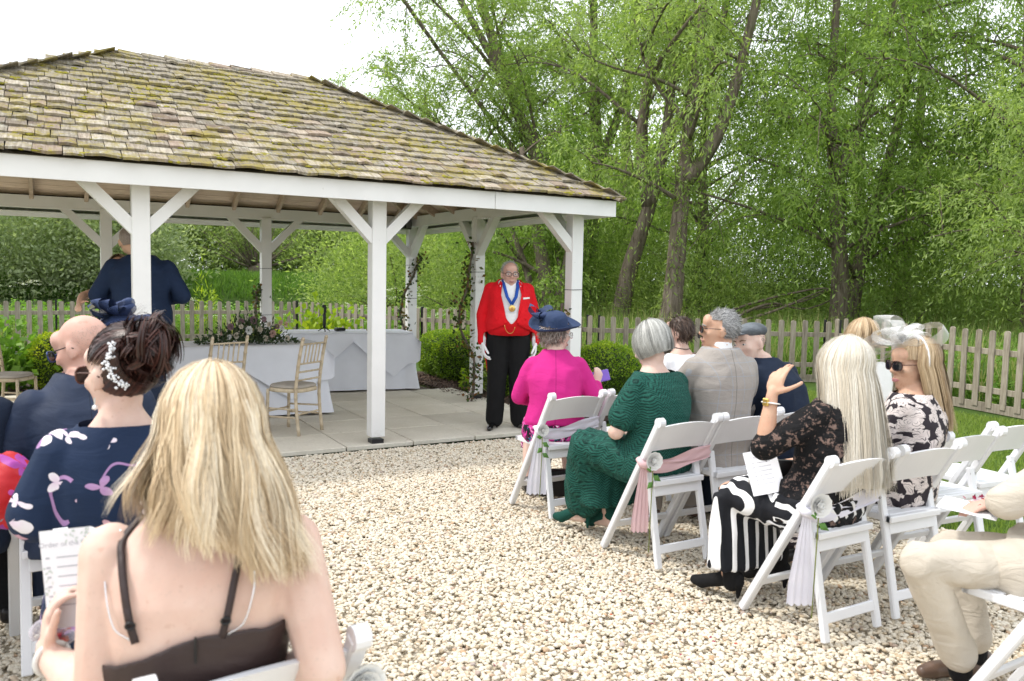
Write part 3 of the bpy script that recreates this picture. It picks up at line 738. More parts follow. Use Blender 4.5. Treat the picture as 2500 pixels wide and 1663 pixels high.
# moss cushions along the shingle butts
mb = MB(); ico = bmesh.new(); bmesh.ops.create_icosphere(ico, subdivisions=1, radius=1); IV = [v.co.copy() for v in ico.verts]; IF = [[v.index for v in f.verts] for f in ico.faces]; ico.free()
for (fc, u, s, w) in moss_pts:
    o_, eu, ei, Lx = faces[fc]; up = ei * math.cos(slope) + Vector((0, 0, math.sin(slope))); nr = eu.cross(up)
    base = slope_pt(fc, u, s)
    if mnoise.noise(base * 1.3) + .45 * rng.random() < -.02: continue
    for k in range(int(rng.integers(3, 9))):
        c = slope_pt(fc, u + rng.normal() * .05, s + rng.normal() * .007 + rng.random() * .03, .026)
        r = np.array([.014 + .02 * rng.random(), .010 + .012 * rng.random(), .006 + .007 * rng.random()])
        mb.add([c + eu * (v.x * r[0] * (1 + .3 * rng.normal())) + up * (v.y * r[1]) + nr * (v.z * r[2]) for v in IV], IF)
tag(mb.build('moss', MAT['moss'], roof, True), kind='stuff')
# ------------------------------------------------------------------ picket fences
me_pick = []
for k in range(4):
    mb = MB(); w, t_, H_ = .074, .02, 1.0; V = []; prof = [(-w / 2, 0), (w / 2, 0), (w / 2, H_ - .03)]
    prof += [(w / 2 * math.cos(a), H_ - .03 + .03 * math.sin(a)) for a in np.linspace(.3, math.pi - .3, 6)] + [(-w / 2, H_ - .03)]
    n = len(prof)
    for y in (-t_ / 2, t_ / 2): V += [(x + rng.normal() * .0015, y, z) for x, z in prof]
    F = [list(range(n)), [n + i for i in range(n)][::-1]] + [[i, i + n, (i + 1) % n + n, (i + 1) % n] for i in range(n)]
    mb.add(V, F); me_pick.append(mb.mesh('picket', MAT['picket']))
def fence(a, b, label, pitch=.178, z0=-.02, H=.99, posts=True, zb=None):
    a = Vector((a[0], a[1], z0)); b = Vector((b[0], b[1], z0 if zb is None else zb)); d = b - a; L = d.length; ang = math.atan2(d.y, d.x); n = int(L / pitch)
    root = empty('picket_fence', a, ang, label, 'fence', 'weathered picket fences'); zz = b.z - a.z
    for i in range(n):
        x = (i + .5) * L / n
        inst('picket', me_pick[int(rng.integers(4))], root, (x, -.03, zz * x / L + .05 + rng.normal() * .004), (0, rng.normal() * .008, rng.normal() * .02), (1.12, 1, H - .05 + rng.normal() * .006))
    for h in (.27, .76):
        mb = MB(); mb.beam((0, 0, h), (L, 0, h + zz), .035, .075, bev=.004); mb.build('rail', MAT['picket'], root)
    if posts:
        for i in range(int(L / 1.83) + 1):
            mb = MB(); x = min(i * 1.83 + .06, L - .03); mb.box((x, .05, .48 + zz * x / L), (.035, .05, 1.05)); mb.build('fence_post', MAT['black_iron'], root)
    mb = MB(); mb.beam((0, -.012, .05), (L, -.012, .05 + zz), .03, .12, bev=.003); mb.build('gravel_board', MAT['picket'], root)
    return root
f0, f1, f2, f3, f4 = cw(-13.5, 12.8), cw(-4.75, 17.7), cw(1.35, 13.25), cw(5.2, 13.2), cw(7.2, 6.6)
fence(f0, f1, 'grey picket fence along the river behind the pavilion', .176)
fence(f1, f2, 'picket fence slanting from the river corner past the clipped hedge', .186)
fence(f2, f3, 'picket fence in front of the tree trunks behind the seated guests', .19)
fence(f3, f4, 'picket fence beside the lawn with a thick gravel board', .205, H=1.04)

# ------------------------------------------------------------------ vegetation beyond the fence
def blades(name, poly, n, h, w, mat, z=-.05, lean=.3, label=None, zfun=None):
    q = poly_pts(poly, n); zz = np.full(n, z) if zfun is None else zfun(q)
    cl = np.array([mnoise.noise(Vector((a * .7, b * .7, 3.1))) for a, b in q])
    P = np.c_[q, zz]; D = np.c_[rng.normal(size=(n, 2)) * lean, np.ones(n)]
    o = leaf_mesh(name, P, D, (h[0] + (h[1] - h[0]) * rng.random(n)) * (1 + .5 * cl), w, .5 + .35 * cl + .25 * rng.normal(size=n), MAT[mat])
    return tag(o, label, kind='stuff')
def band(X0, X1, d0, d1, d0b=None, d1b=None):
    return cam_line([(X0, d0), (X1, d0b if d0b is not None else d0), (X1, d1b if d1b is not None else d1), (X0, d1)])
blades('long_grass', cam_line([(-1.2, 15.6), (1.5, 13.45), (5.2, 13.4), (7.0, 8.5), (14, 8.5), (16, 22), (-2, 24)]), 52000, (.35, 1.0), .018, 'tall_grass', -.06, .28, 'long seeding grass growing behind the fence')
blades('river_grass', cam_line([(-15, 12.6), (-4.75, 17.9), (-1.2, 15.8), (-1, 25), (-16, 24)]), 36000, (.3, .75), .02, 'tall_grass', -.08, .35, 'rough grass between the fence and the river')
def herb(n, poly, h, name, label, leafL=.09, leafW=.05, mat='nettle', per=16, z=-.1):
    q = poly_pts(poly, n); P = []; 
    hh = h[0] + (h[1] - h[0]) * rng.random(n)
    t_ = rng.random((n, per)); B = np.repeat(np.c_[q, np.full(n, z)][:, None, :], per, 1); lean = rng.normal(size=(n, 1, 2)) * .12
    B[:, :, 2] += t_ * hh[:, None]; B[:, :, :2] += lean * t_[:, :, None] + rng.normal(size=(n, per, 2)) * .03
    P = B.reshape(-1, 3); D = np.c_[rng.normal(size=(len(P), 2)), rng.normal(size=len(P)) * .35]
    tint = np.repeat(rng.random(n), per) * .5 + .5 * rng.random(len(P))
    o = leaf_mesh(name, P, D, leafL * (.6 + .8 * rng.random(len(P))), leafW, tint, MAT[mat]); return tag(o, label, kind='stuff')
herb(2600, cam_line([(-15, 13.0), (-4.75, 18.0), (-1.0, 15.8), (-.5, 20), (-16, 20)]), (.45, 1.0), 'nettles', 'bright green nettles crowding the fence by the river')
herb(1500, cam_line([(4.9, 13.6), (7.3, 8.0), (13, 9), (13, 16), (5, 18)]), (.3, .85), 'bramble_patch', 'green brambles and herbs behind the fence by the lawn', .10, .06, 'nettle')
MAT['parsley'] = leaf_mat('cow_parsley_flower', (.72, .74, .66), (.8, .82, .74), (.85, .86, .8), .3)
def parsley(poly, n, h, label):
    q = poly_pts(poly, n); P = []
    for (x, y) in q:
        hh = h[0] + (h[1] - h[0]) * rng.random()
        for u in range(int(rng.integers(2, 5))):
            c = np.array([x, y, hh - .1 * rng.random()]) + np.r_[rng.normal(size=2) * .09, 0]
            P.append(c + np.c_[rng.normal(size=(26, 2)) * .035, rng.normal(size=26) * .008])
    P = np.vstack(P); n2 = len(P)
    tag(leaf_mesh('cow_parsley', P, np.c_[rng.normal(size=(n2, 2)), .2 * rng.normal(size=n2)], .022, .02, rng.random(n2), MAT['parsley'], side=np.tile([0, 0, 1.0], (n2, 1))), label, kind='stuff')
parsley(cam_line([(-8, 16.6), (-4.75, 18.1), (-1.5, 16.4), (-1, 19), (-8, 20)]), 90, (.5, 1.0), 'frothy white cow parsley flowers behind the fence')
parsley(cam_line([(-3.4, 18.4), (-2.0, 17.6), (-1.8, 18.4), (-3, 19.4)]), 14, (1.1, 1.35), 'tall white cow parsley flowers rising over the fence')
parsley(cam_line([(-9.4, 15.4), (-9.2, 15.4), (-9.2, 15.8), (-9.4, 15.8)]), 3, (1.25, 1.4), 'cow parsley head above the riverside fence')
# far river bank
def bankz(q):
    rel = np.array([((Vector((a, b, 0)) - CAM).dot(RTH), (Vector((a, b, 0)) - CAM).dot(FWH)) for a, b in q]); d = rel[:, 1] - RIV * np.clip(rel[:, 0], -60, 60)
    return np.interp(d, [58, 62, 64, 67, 71, 80, 120], [-1.3, -.6, .1, .75, 1.05, 1.15, 1.3])
def skb(X, d): return (X, d + RIV * X)
blades('bank_grass', cam_line([skb(-46, 62.6), skb(4, 62.6), skb(4, 82), skb(-46, 82)]), 42000, (.3, .9), .09, 'bank_grass', 0, .35, 'lush grass on the far river bank', bankz)
# far trees
def far_tree(X, d, h, w, label, mat='far_leaf', n=24000, leaf=(.5, .26), clumps=70, stems=7, z=1.0, cs=.2):
    p = cw(X, d, z); return shrub('far_tree', label, p, (w, w, h), n, leaf, mat, clumps, 'tree', 'trees on the far bank', stems, .05, .35, .1, cs, .16)
far_tree(-37, 58.5, 11, 6.5, 'grey green willow bush overhanging the far bank beside the water', 'grey_leaf', 40000, (.36, .17), 120, 4, -.4, .16)
far_tree(-29.5, 62.0, 8.5, 4.6, 'rounded grey green bush at the water edge behind the standing couple', 'grey_leaf', 26000, (.36, .17), 90, 4, -.3, .18)
far_tree(-18, 92, 11, 7, 'yellow green willow standing behind the pollard stump')
far_tree(-34, 92, 13, 8, 'tall yellow green tree behind the grey green bush')
far_tree(-8, 86, 10.5, 6.5, 'bright green willow drooping over the far bank', 'willow_leaf', 26000)
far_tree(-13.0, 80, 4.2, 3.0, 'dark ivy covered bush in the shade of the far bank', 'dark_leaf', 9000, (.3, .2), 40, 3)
far_tree(0, 84, 12, 7.5, 'large green tree closing the view behind the pavilion', 'far_leaf', 26000)
far_tree(-47, 84, 12, 8, 'broad tree at the river bend past the bushes', 'far_leaf', 22000)
far_tree(-26, 100, 13, 8, 'pale green tree far behind the pollard willow', 'far_leaf', 22000)
far_tree(9, 72, 12, 8, 'green tree at the end of the river behind the hedge', 'willow_leaf', 18000)
# the pollard willow: a stump with a fan of upright rods
pw_root = empty('pollard_willow', cw(-24.0, 77, 1.05), 0, 'pollard willow stump with a fan of bare upright rods', 'tree')
mb = MB(); mb.tube([(0, 0, -.3), (.1, 0, .5), (.05, 0, 1.1), (0, 0, 1.5)], [.75, .8, .95, .6], 12)
tips = []
for k in range(46):
    a = rng.random() * 6.283; e = .25 + 1.2 * rng.random(); L = 3.5 + 3.5 * rng.random(); d = Vector((math.cos(a) * math.cos(e), math.sin(a) * math.cos(e), math.sin(e)))
    b_ = Vector((math.cos(a) * .5, math.sin(a) * .5, 1.1)); tip = b_ + d * L + Vector((0, 0, .6)); tips.append(tip)
    mb.tube(bez(b_, b_ + d * L * .3, b_ + d * L * .7 + Vector((0, 0, .3)), tip, 5), [.11, .09, .07, .05, .035, .02], 5)
mb.build('trunk', MAT['bark'], pw_root, True)
S = np.repeat(np.array([tuple(t_) for t_ in tips]), 16, 0) * (.55 + .5 * rng.random((46 * 16, 1))); P, LD = twig_leaves(S, rvec(len(S)), np.full(len(S), 1.3), 9, np.full(len(S), .4), .3, .1, .15)
leaf_mesh('crown', P, LD, .26, .10, rng.random(len(P)), MAT['far_leaf'], pw_root)

# near wood on the right: one thing per tree. positions: metres right of / ahead of the photographer
def rel(*pts):
    """trunk points given as (right, ahead, up) offsets"""
    return [tuple(RTH * a + FWH * b + Vector((0, 0, c))) for a, b, c in pts]
G = 'willows in the wood behind the fence'
tree('willow_tree', 'willow leaning over the pavilion roof with long feathery branches', cw(1.5, 25, -.1), rel((0, 0, 0), (.1, 0, 2), (-.4, 0, 4.2), (-1.6, 0, 7), (-2.8, 0, 10.5), (-3.4, .3, 14)), .34, 22, 4.8, 7, 11, 15, 1.0, .35, (.13, .034), 'willow_leaf_b', group=G, t0=.3, bias=math.atan2(-RTH.y, -RTH.x), up=.95,
     fork=[(rel((-.4, 0, 4.2), (-1.5, .2, 5.4), (-2.6, .2, 5.2), (-3.2, .2, 4.6)), .24), (rel((-.2, 0, 3.6), (-1.6, 0, 7.0), (-3.6, 0, 10.5), (-5.4, 0, 13.5)), .17), (rel((-.3, 0, 4.0), (-2.4, 0, 6.6), (-4.6, 0, 9.4), (-6.4, 0, 12)), .09)])
tree('willow_tree', 'tall straight willow rising behind the right corner of the pavilion roof', cw(2.35, 27, -.1), rel((0, 0, 0), (.15, 0, 3), (.25, 0, 6), (.1, 0, 9), (0, 0, 14)), .34, 22, 4.6, 7, 11, 15, 1.1, .55, (.13, .034), 'willow_leaf_b', group=G, t0=.28, up=.8, fork=[(rel((.2, 0, 5.2), (1.0, 0, 7.2), (1.5, 0, 10.5), (1.6, 0, 13)), .18)])
tree('willow_tree', 'dark forked willow leaning right behind the right end post', cw(2.75, 21.5, -.1), rel((0, 0, 0), (.25, 0, 1.8), (.75, 0, 3.6), (1.15, 0, 5.6), (1.35, .3, 8), (1.9, .5, 13)), .27, 16, 4.0, 6, 9, 15, 1.1, .7, (.12, .03), 'willow_leaf', group=G, t0=.35, up=.7, fork=[(rel((.75, 0, 3.6), (.5, 0, 5.4), (.7, .2, 8), (.3, .3, 12)), .2), (rel((1.15, 0, 5.4), (2.1, 0, 6.6), (2.5, 0, 8.5), (3.4, 0, 12)), .16)])
tree('willow_tree', 'thick ivy clad willow trunk standing just behind the fence', cw(3.35, 18.5, -.1), rel((0, 0, 0), (.25, 0, 1.2), (.35, 0, 3), (.5, 0, 5.2), (.75, 0, 8), (.9, 0, 12.5)), .29, 14, 3.8, 6, 9, 15, 1.0, .9, (.115, .03), 'willow_leaf_b', group=G, t0=.4, up=.6, ivy=260, fork=[(rel((.45, 0, 3.9), (1.15, 0, 5.0), (1.7, 0, 7), (2.5, 0, 11)), .2), (rel((.45, 0, 5.2), (-.4, 0, 6.2), (-.8, 0, 7.4)), .07)])
tree('willow_tree', 'grey willow trunk standing straight with hanging green branches', cw(7.75, 19.5, -.1), rel((0, 0, 0), (0, 0, 2), (-.25, 0, 4.2), (-.4, 0, 6.6), (-.3, 0, 12)), .25, 16, 4.2, 7, 10, 17, 1.5, 1.0, (.115, .03), 'willow_leaf', group=G, t0=.2, up=.5, fork=[(rel((-.2, 0, 4.0), (.5, 0, 6), (1.2, .2, 9)), .17)])
tree('willow_tree', 'willow trunk leaning right close to the straight grey trunk', cw(8.6, 21, -.1), rel((0, 0, 0), (.2, 0, 2), (.75, 0, 4.4), (1.2, 0, 7), (1.5, 0, 12)), .24, 16, 4.2, 7, 10, 17, 1.5, 1.0, (.115, .03), 'willow_leaf', group=G, t0=.2, up=.5)
tree('willow_tree', 'multi stemmed willow showing between two pavilion posts', cw(.75, 21, -.1), rel((0, 0, 0), (.1, 0, 1.4), (-.2, 0, 3.0), (-.6, .2, 5.0)), .30, 12, 2.8, 6, 10, 15, .9, .7, (.11, .03), 'willow_leaf', group=G, t0=.25, up=.5, fork=[(rel((.05, 0, .1), (.5, 0, 1.6), (.8, 0, 3.4)), .18), (rel((0, 0, .1), (-.4, .1, 1.8), (-1.0, .2, 3.4)), .14)])
tree('willow_tree', 'fresh leaved willow with drooping twigs at the edge of the lawn', cw(10.4, 14.5, -.1), rel((0, 0, 0), (.1, 0, 1.2), (-.2, 0, 2.6), (-.3, 0, 4.4)), .16, 18, 3.3, 6, 9, 17, 1.1, .7, (.10, .024), 'willow_leaf_b', group=G, t0=.1, up=.5, zmin=-.2)
tree('willow_tree', 'slim willow deep in the wood between the thick trunks', cw(6.0, 27, -.1), rel((0, 0, 0), (.2, 0, 3), (.1, 0, 6), (.4, 0, 13)), .30, 20, 4.6, 7, 9, 16, 1.6, 1.0, (.14, .038), 'willow_leaf', group=G, t0=.15, up=.6, dens=.9)
tree('willow_tree', 'slim willow with a curtain of leaves right of the leaning trunk', cw(11.5, 24, -.1), rel((0, 0, 0), (-.2, 0, 3), (.1, 0, 6), (.2, 0, 13)), .30, 22, 4.6, 7, 10, 16, 1.8, 1.0, (.13, .036), 'willow_leaf', group=G, t0=.12, up=.55)
tree('willow_tree', 'tall willow filling the far right of the wood', cw(15.0, 22, -.1), rel((0, 0, 0), (.2, 0, 3), (-.3, 0, 6), (-.5, 0, 13)), .32, 22, 4.6, 7, 10, 16, 1.8, 1.0, (.13, .036), 'willow_leaf', group=G, t0=.12, up=.55)
tree('willow_tree', 'overhanging willow shading the fence by the lawn', cw(11.2, 17.5, -.1), rel((0, 0, 0), (-.2, 0, 3), (-.5, 0, 6), (-.7, 0, 11)), .28, 20, 4.2, 7, 10, 17, 1.6, 1.0, (.115, .03), 'willow_leaf', group=G, t0=.3, up=.5)
tree('willow_tree', 'distant willow showing sky between its branches', cw(4.5, 34, -.1), rel((0, 0, 0), (.2, 0, 4), (0, 0, 8), (.3, 0, 16)), .35, 18, 5.0, 6, 9, 15, 1.6, .8, (.17, .046), 'willow_leaf_b', group=G, t0=.2, up=.7, dens=.7)
tree('willow_tree', 'distant bushy willow closing the wood behind the trunks', cw(14, 34, -.1), rel((0, 0, 0), (.2, 0, 4), (0, 0, 8), (.3, 0, 16)), .35, 24, 6.0, 7, 10, 15, 1.8, .8, (.18, .05), 'willow_leaf_b', group=G, t0=.1, up=.5, dens=1.0)
tree('willow_tree', 'small willow top peeping over the pavilion hip', cw(-9.5, 54, .2), rel((0, 0, 0), (.2, 0, 4), (0, 0, 8), (.1, 0, 12.0)), .22, 20, 5.2, 6, 7, 8, 1.3, .2, (.20, .055), 'willow_leaf_b', group=G, t0=.3, up=1.0)
GU = 'undergrowth at the foot of the wood'
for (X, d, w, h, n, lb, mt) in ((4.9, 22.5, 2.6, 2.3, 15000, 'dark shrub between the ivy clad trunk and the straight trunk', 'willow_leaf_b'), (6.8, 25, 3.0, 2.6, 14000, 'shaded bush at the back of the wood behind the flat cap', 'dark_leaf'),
                               (10.2, 21.5, 2.8, 2.4, 15000, 'leafy undergrowth right of the leaning trunk', 'willow_leaf_b'), (13.4, 19.5, 3.0, 3.0, 16000, 'bushy undergrowth at the far end of the lawn fence', 'willow_leaf_b'),
                               (-.9, 24, 2.6, 3.8, 16000, 'willow scrub behind the clipped hedge and garland', 'willow_leaf_b'), (-3.6, 27, 3.2, 4.3, 16000, 'tall willow scrub at the river corner', 'willow_leaf_b'), (.9, 28, 3.0, 4.0, 14000, 'leafy scrub behind the scarlet coat', 'willow_leaf'), (2.6, 25, 2.4, 3.4, 13000, 'green scrub around the forked trunk', 'willow_leaf'), (8.5, 29, 4, 4.5, 16000, 'deep green thicket behind the twin trunks', 'willow_leaf'), (13, 28, 4, 5, 14000, 'deep green thicket at the right of the wood', 'willow_leaf'), (3.9, 30, 3.5, 4, 12000, 'thicket behind the ivy clad willow', 'willow_leaf')):
    shrub('undergrowth', lb, cw(X, d, -.1), (w, w, h), int(n * 1.6), (.11, .03) if d < 26 else (.15, .045), mt, 60, 'shrub', GU, 7, .02, .3, .1, .26, .05)
# fallen dark limbs lying in the undergrowth
lg = empty('fallen_limb', cw(4.3, 19.6, 0), 0, 'dark dead limb lying among the undergrowth behind the fence', 'dead branch')
mb = MB()
for k in range(4):
    a = rel((rng.normal() * .3, rng.normal() * .4, .25 + .2 * rng.random()), (.9 + rng.random(), rng.normal() * .4, .6 + .5 * rng.random()), (2.2 + rng.random(), rng.normal() * .5, .9 + .8 * rng.random()), (3.4 + rng.random(), rng.normal() * .5, .8 + 1.2 * rng.random()))
    mb.tube(spline(a, 5), [.045 * (1 - .8 * i / 15) for i in range(16)], 6)
mb.build('limb', MAT['bark'], lg, True)

# ------------------------------------------------------------------ garden plants close by
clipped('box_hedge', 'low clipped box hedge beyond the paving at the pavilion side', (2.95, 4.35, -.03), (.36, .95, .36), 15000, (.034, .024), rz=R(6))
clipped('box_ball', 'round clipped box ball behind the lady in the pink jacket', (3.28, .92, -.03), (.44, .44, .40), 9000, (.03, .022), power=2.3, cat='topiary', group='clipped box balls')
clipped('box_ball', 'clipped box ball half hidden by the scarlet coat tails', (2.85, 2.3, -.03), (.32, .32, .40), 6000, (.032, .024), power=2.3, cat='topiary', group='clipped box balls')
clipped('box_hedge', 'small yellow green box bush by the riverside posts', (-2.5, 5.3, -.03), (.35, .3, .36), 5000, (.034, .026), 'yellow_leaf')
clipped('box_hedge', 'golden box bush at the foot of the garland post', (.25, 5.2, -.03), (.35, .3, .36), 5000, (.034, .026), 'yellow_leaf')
shrub('border_plant', 'broad leaved bright green plant beside the gilt chair', (-3.6, 5.35, -.03), (.75, .5, .75), 2600, (.12, .085), 'nettle', 40, 'plant', None, 5, .02, .5, .1, .2, .012)
shrub('border_plant', 'lime green plant showing above the second table', (1.1, 5.6, -.03), (.65, .45, .8), 1500, (.12, .09), 'yellow_leaf', 30, 'plant', None, 5, .02, .5, .1, .2, .012)
shrub('border_plant', 'young upright plant with fresh green leaves in the bark bed', (2.62, 2.95, -.03), (.2, .2, .42), 170, (.10, .06), 'yellow_leaf', 14, 'plant', None, 6, .02, .4, .1, .2, .008)
shrub('border_plant', 'spiky grey green plant against the hedge in the bark bed', (2.75, 2.55, -.03), (.25, .25, .3), 320, (.12, .02), 'grey_leaf', 14, 'plant', None, 3, .02, .4, -.6, .25, .006)
shrub('border_plant', 'tall willow herb spire above the riverside fence', tuple(cw(-6.4, 17.0, -.05)), (.22, .22, 1.35), 260, (.16, .03), 'yellow_leaf', 12, 'plant', None, 4, .5, .6, .0, .25, .01)
# climbing rose garlands on the posts
def garland(label, pts, n=420, spread=.07):
    root = empty('rose_garland', pts[0], 0, label, 'garland', 'climbing roses on the posts'); b0 = Vector(pts[0])
    pl = spline([Vector(p) - b0 for p in pts], 8); mb = MB()
    mb.tube(pl, .012, 6); mb.tube([p + Vector((.02 * math.sin(i * .9), .02 * math.cos(i * .9), 0)) for i, p in enumerate(pl)], .008, 5); mb.build('stem', MAT['bark'], root, True)
    idx = rng.integers(len(pl), size=n); P = np.array([tuple(pl[i]) for i in idx]) + rng.normal(size=(n, 3)) * spread
    leaf_mesh('foliage', P, rvec(n), .06 * (.6 + .7 * rng.random(n)), .042, rng.random(n), MAT['vine_leaf'], root)
hx = pw / 2 + .02
garland('rose garland winding up the post beside the scarlet coat', [(s2 - hx - .1, sy - .25, 0), (s2 - hx - .05, sy - .2, .5), (s2 - hx - .22, sy - .1, 1.0), (s2 - hx - .06, sy, 1.45), (s2 - hx, sy - .02, 2.0)], 420, .065)
garland('rose garland winding up the far corner post', [(s2 - hx, 2 * sy - .1, 0), (s2 - hx - .06, 2 * sy - .1, .7), (s2 - hx - .1, 2 * sy - .05, 1.1), (s2, 2 * sy - hx - .02, 1.6), (s2 + .12, 2 * sy - hx, 1.85)], 280, .05)
garland('rose garland on the middle river post behind the flowers', [(-hx, 2 * sy - .05, 0), (-hx - .03, 2 * sy - .05, .6), (-hx - .05, 2 * sy, 1.2), (-hx, 2 * sy - .02, 1.35)], 180, .045)
garland('bare rose stem tied to the right end post', [(s2 - hx - .04, -.02, .2), (s2 - hx - .05, -.02, .9), (s2 - hx - .07, -.02, 1.3)], 26, .04)
for (x, y, zz) in ((0, 2 * sy, 1.62), (0, 2 * sy, .98), (s2, 2 * sy, 1.22), (s2, 2 * sy, 1.72), (s2, sy, 1.62), (s2, 0, 1.05), (s2, 0, 1.44)):
    mb = MB(); hh = pw / 2 + .003; mb.tube([(x - hh, y - hh, zz), (x + hh, y - hh, zz + .004), (x + hh, y + hh, zz), (x - hh, y + hh, zz), (x - hh, y - hh, zz)], .003, 4)
    o = mb.build('tie_wire', MAT['black_iron'], gaz)
# ------------------------------------------------------------------ furniture materials
MAT['resin'] = simple('white_resin', (.76, .77, .795), .38, .03, 4, .06, 90, .002, .45)
MAT['bolt'] = simple('steel_bolt', (.25, .25, .26), .35, metal=.9)
MAT['limewash'] = timber('limewashed_wood', (.50, .40, .27), (.74, .64, .48), (14, 14, 5), .12)
MAT['pad'] = simple('seat_pad_cloth', (.44, .40, .35), .85, .08, 10, .2, 300, .001)
MAT['linen'] = simple('white_linen', (.83, .86, .93), .8, .03, 5, .12, 250, .001)
def sheer(name, c, a=.75):
    t = NT(name); v = t.coord('Object'); b = t.bsdf(t.mix(t.noise(v, 9, 4), tuple(np.array(c) * .9), c), .7, None, .2)
    tr = t.n('ShaderNodeBsdfTransparent'); mx = t.n('ShaderNodeMixShader')
    lw = t.n('ShaderNodeLayerWeight'); lw.inputs[0].default_value = .35
    t.set(mx.inputs[0], t.math('ADD', a, t.math('MULTIPLY', lw.outputs['Facing'], .4), clamp=True)); t.t.links.new(tr.outputs[0], mx.inputs[1]); t.t.links.new(b, mx.inputs[2])
    return t.done(mx.outputs[0])
MAT['tulle'] = sheer('white_tulle', (.84, .83, .93), .86); MAT['pink_tulle'] = sheer('pink_chiffon', (.74, .50, .52), .88); MAT['organza'] = sheer('white_organza', (.86, .86, .85), .2)
MAT['navy_sinamay'] = sheer('navy_sinamay', (.035, .055, .13), .72)
MAT['rose'] = simple('white_rose_petal', (.84, .84, .82), .6, .04); MAT['rose_leaf'] = simple('rose_leaf_green', (.08, .2, .03), .5, .4, 8)
MAT['stem_green'] = simple('stem_green', (.20, .24, .05), .6)
MAT['card'] = simple('white_card', (.82, .82, .86), .6, .02); MAT['print'] = simple('grey_print', (.45, .45, .50), .8); MAT['print_green'] = simple('green_print', (.12, .2, .13), .8, .5, 40)
MAT['black_plastic'] = simple('black_plastic', (.012, .012, .013), .35); MAT['black_leather'] = simple('black_leather', (.012, .011, .012), .32, .3, 20, .3, 120, .002)
MAT['gold'] = simple('gold_metal', (.75, .52, .16), .28, .1, metal=1.0); MAT['silver'] = simple('silver_metal', (.75, .76, .78), .22, .1, metal=1.0)

# ------------------------------------------------------------------ white folding chairs
def folding_chair():
    c = empty('folding_chair', (0, 0, 0))
    W = .205
    for s in (-1, 1):
        mb = MB(); F_, T_ = Vector((s * W, .225, 0)), Vector((s * W, -.235, .775))
        mb.beam(F_, T_, .036, .042, (1, 0, 0), .006); mb.tube([T_ + Vector((-.018, 0, -.004)), T_ + Vector((.018, 0, -.004))], .026, 12); mb.build('side_rail', MAT['resin'], c)
        mb = MB(); mb.beam((s * (W - .03), -.225, 0), (s * (W - .037), -.10, .56), .026, .04, (1, 0, 0), .005); leg = mb.build('rear_leg', MAT['resin'], c)
        mb = MB(); mb.tube([(s * (W - .034) - .02 * s, -.112, .53), (s * (W - .034) + .021 * s, -.112, .53)], .008, 8); mb.build('bolt', MAT['bolt'], leg)
    # curved back board
    V = []; F = []; n = 12
    for i in range(n + 1):
        u = i / n * 2 - 1; x = u * (W - .014); yb = -.02 * (1 - u * u)
        for (z, dz) in ((.605 + .012 * (1 - u * u), 0), (.742 + .022 * (1 - u * u), 1)):
            y0 = -.235 + (.775 - z) * (.46 / .775) + yb
            V += [(x, y0 - .009, z), (x, y0 + .009, z)]
    for i in range(n):
        a = i * 4; b = a + 4
        F += [[a, b, b + 2, a + 2], [a + 1, a + 3, b + 3, b + 1], [a + 2, b + 2, b + 3, a + 3], [a, a + 1, b + 1, b]]
    F += [[0, 2, 3, 1], [n * 4, n * 4 + 1, n * 4 + 3, n * 4 + 2]]
    mobj('back_board', V, F, MAT['resin'], c)
    seat = empty('seat'); seat.parent = c
    mb = MB()
    for s in (-1, 1): mb.box((s * .165, .03, .437), (.03, .40, .03), None, .004)
    mb.box((0, .22, .437), (.36, .03, .03), None, .004); mb.box((0, -.16, .437), (.36, .03, .03), None, .004); mb.build('seat_frame', MAT['resin'], seat)
    for k in range(6):
        mb = MB(); mb.box((0, -.12 + k * .062, .447), (.30, .05, .014), None, .003); mb.build('slat', MAT['resin'], seat)
    for (nm, y, z, h, w) in (('rear_apron', -.143, .40, .075, .32), ('rear_stretcher', -.206, .095, .045, .325)):
        mb = MB(); mb.box((0, y, z), (w, .018, h), (R(-12), 0, 0), .004); mb.build(nm, MAT['resin'], c)
    mb = MB(); mb.box((0, .137, .15), (.385, .018, .045), (R(30), 0, 0), .004); mb.build('front_stretcher', MAT['resin'], c)
    return c
proto = folding_chair(); used = [False]
def chair(x, y, rz, label, z=0.0):
    o = proto if not used[0] else copy_tree(proto); used[0] = True
    o.location = (x, y, z); o.rotation_euler = (0, 0, R(rz)); o.scale = (1, 1, 1.035); tag(o, label, 'chair', 'white folding chairs'); return o
CH = {}
CH['r1a'] = chair(.345, -2.56, 2, 'white folding chair with white sash under the lady in pink')
CH['r1b'] = chair(.83, -2.55, 0, 'white folding chair beside the pink jacket, mostly hidden by the green dress')
CH['r1c'] = chair(1.33, -2.56, 0, 'white folding chair under the guest with short brown hair')
CH['r1d'] = chair(1.80, -2.55, 0, 'white folding chair under the man behind the grey suit')
CH['r2a'] = chair(.37, -3.60, 1, 'white folding chair with dusty pink sash under the green dress')
CH['r2b'] = chair(.83, -3.60, 0, 'white folding chair under the man in the grey checked suit')
CH['r2c'] = chair(1.30, -3.58, -2, 'white folding chair under the man in the flat cap')
CH['r2d'] = chair(2.0, -3.52, 0, 'white folding chair under the guest with wavy blonde hair')
CH['r3a'] = chair(.435, -4.635, 1, 'white folding chair with white sash and rose under the striped skirt')
CH['r3b'] = chair(.955, -4.62, -2, 'white folding chair under the lady in the leaf print dress')
CH['r3c'] = chair(1.50, -4.50, -4, 'empty white folding chair with order cards on its seat')
CH['r3d'] = chair(2.02, -4.42, -4, 'empty white folding chair at the end of the row by the lawn')
CH['r4a'] = chair(.43, -5.68, 2, 'white folding chair under the man in the cream suit')
CH['l4'] = chair(-2.31, -5.38, 6, 'white folding chair with rose under the woman in the brown dress')
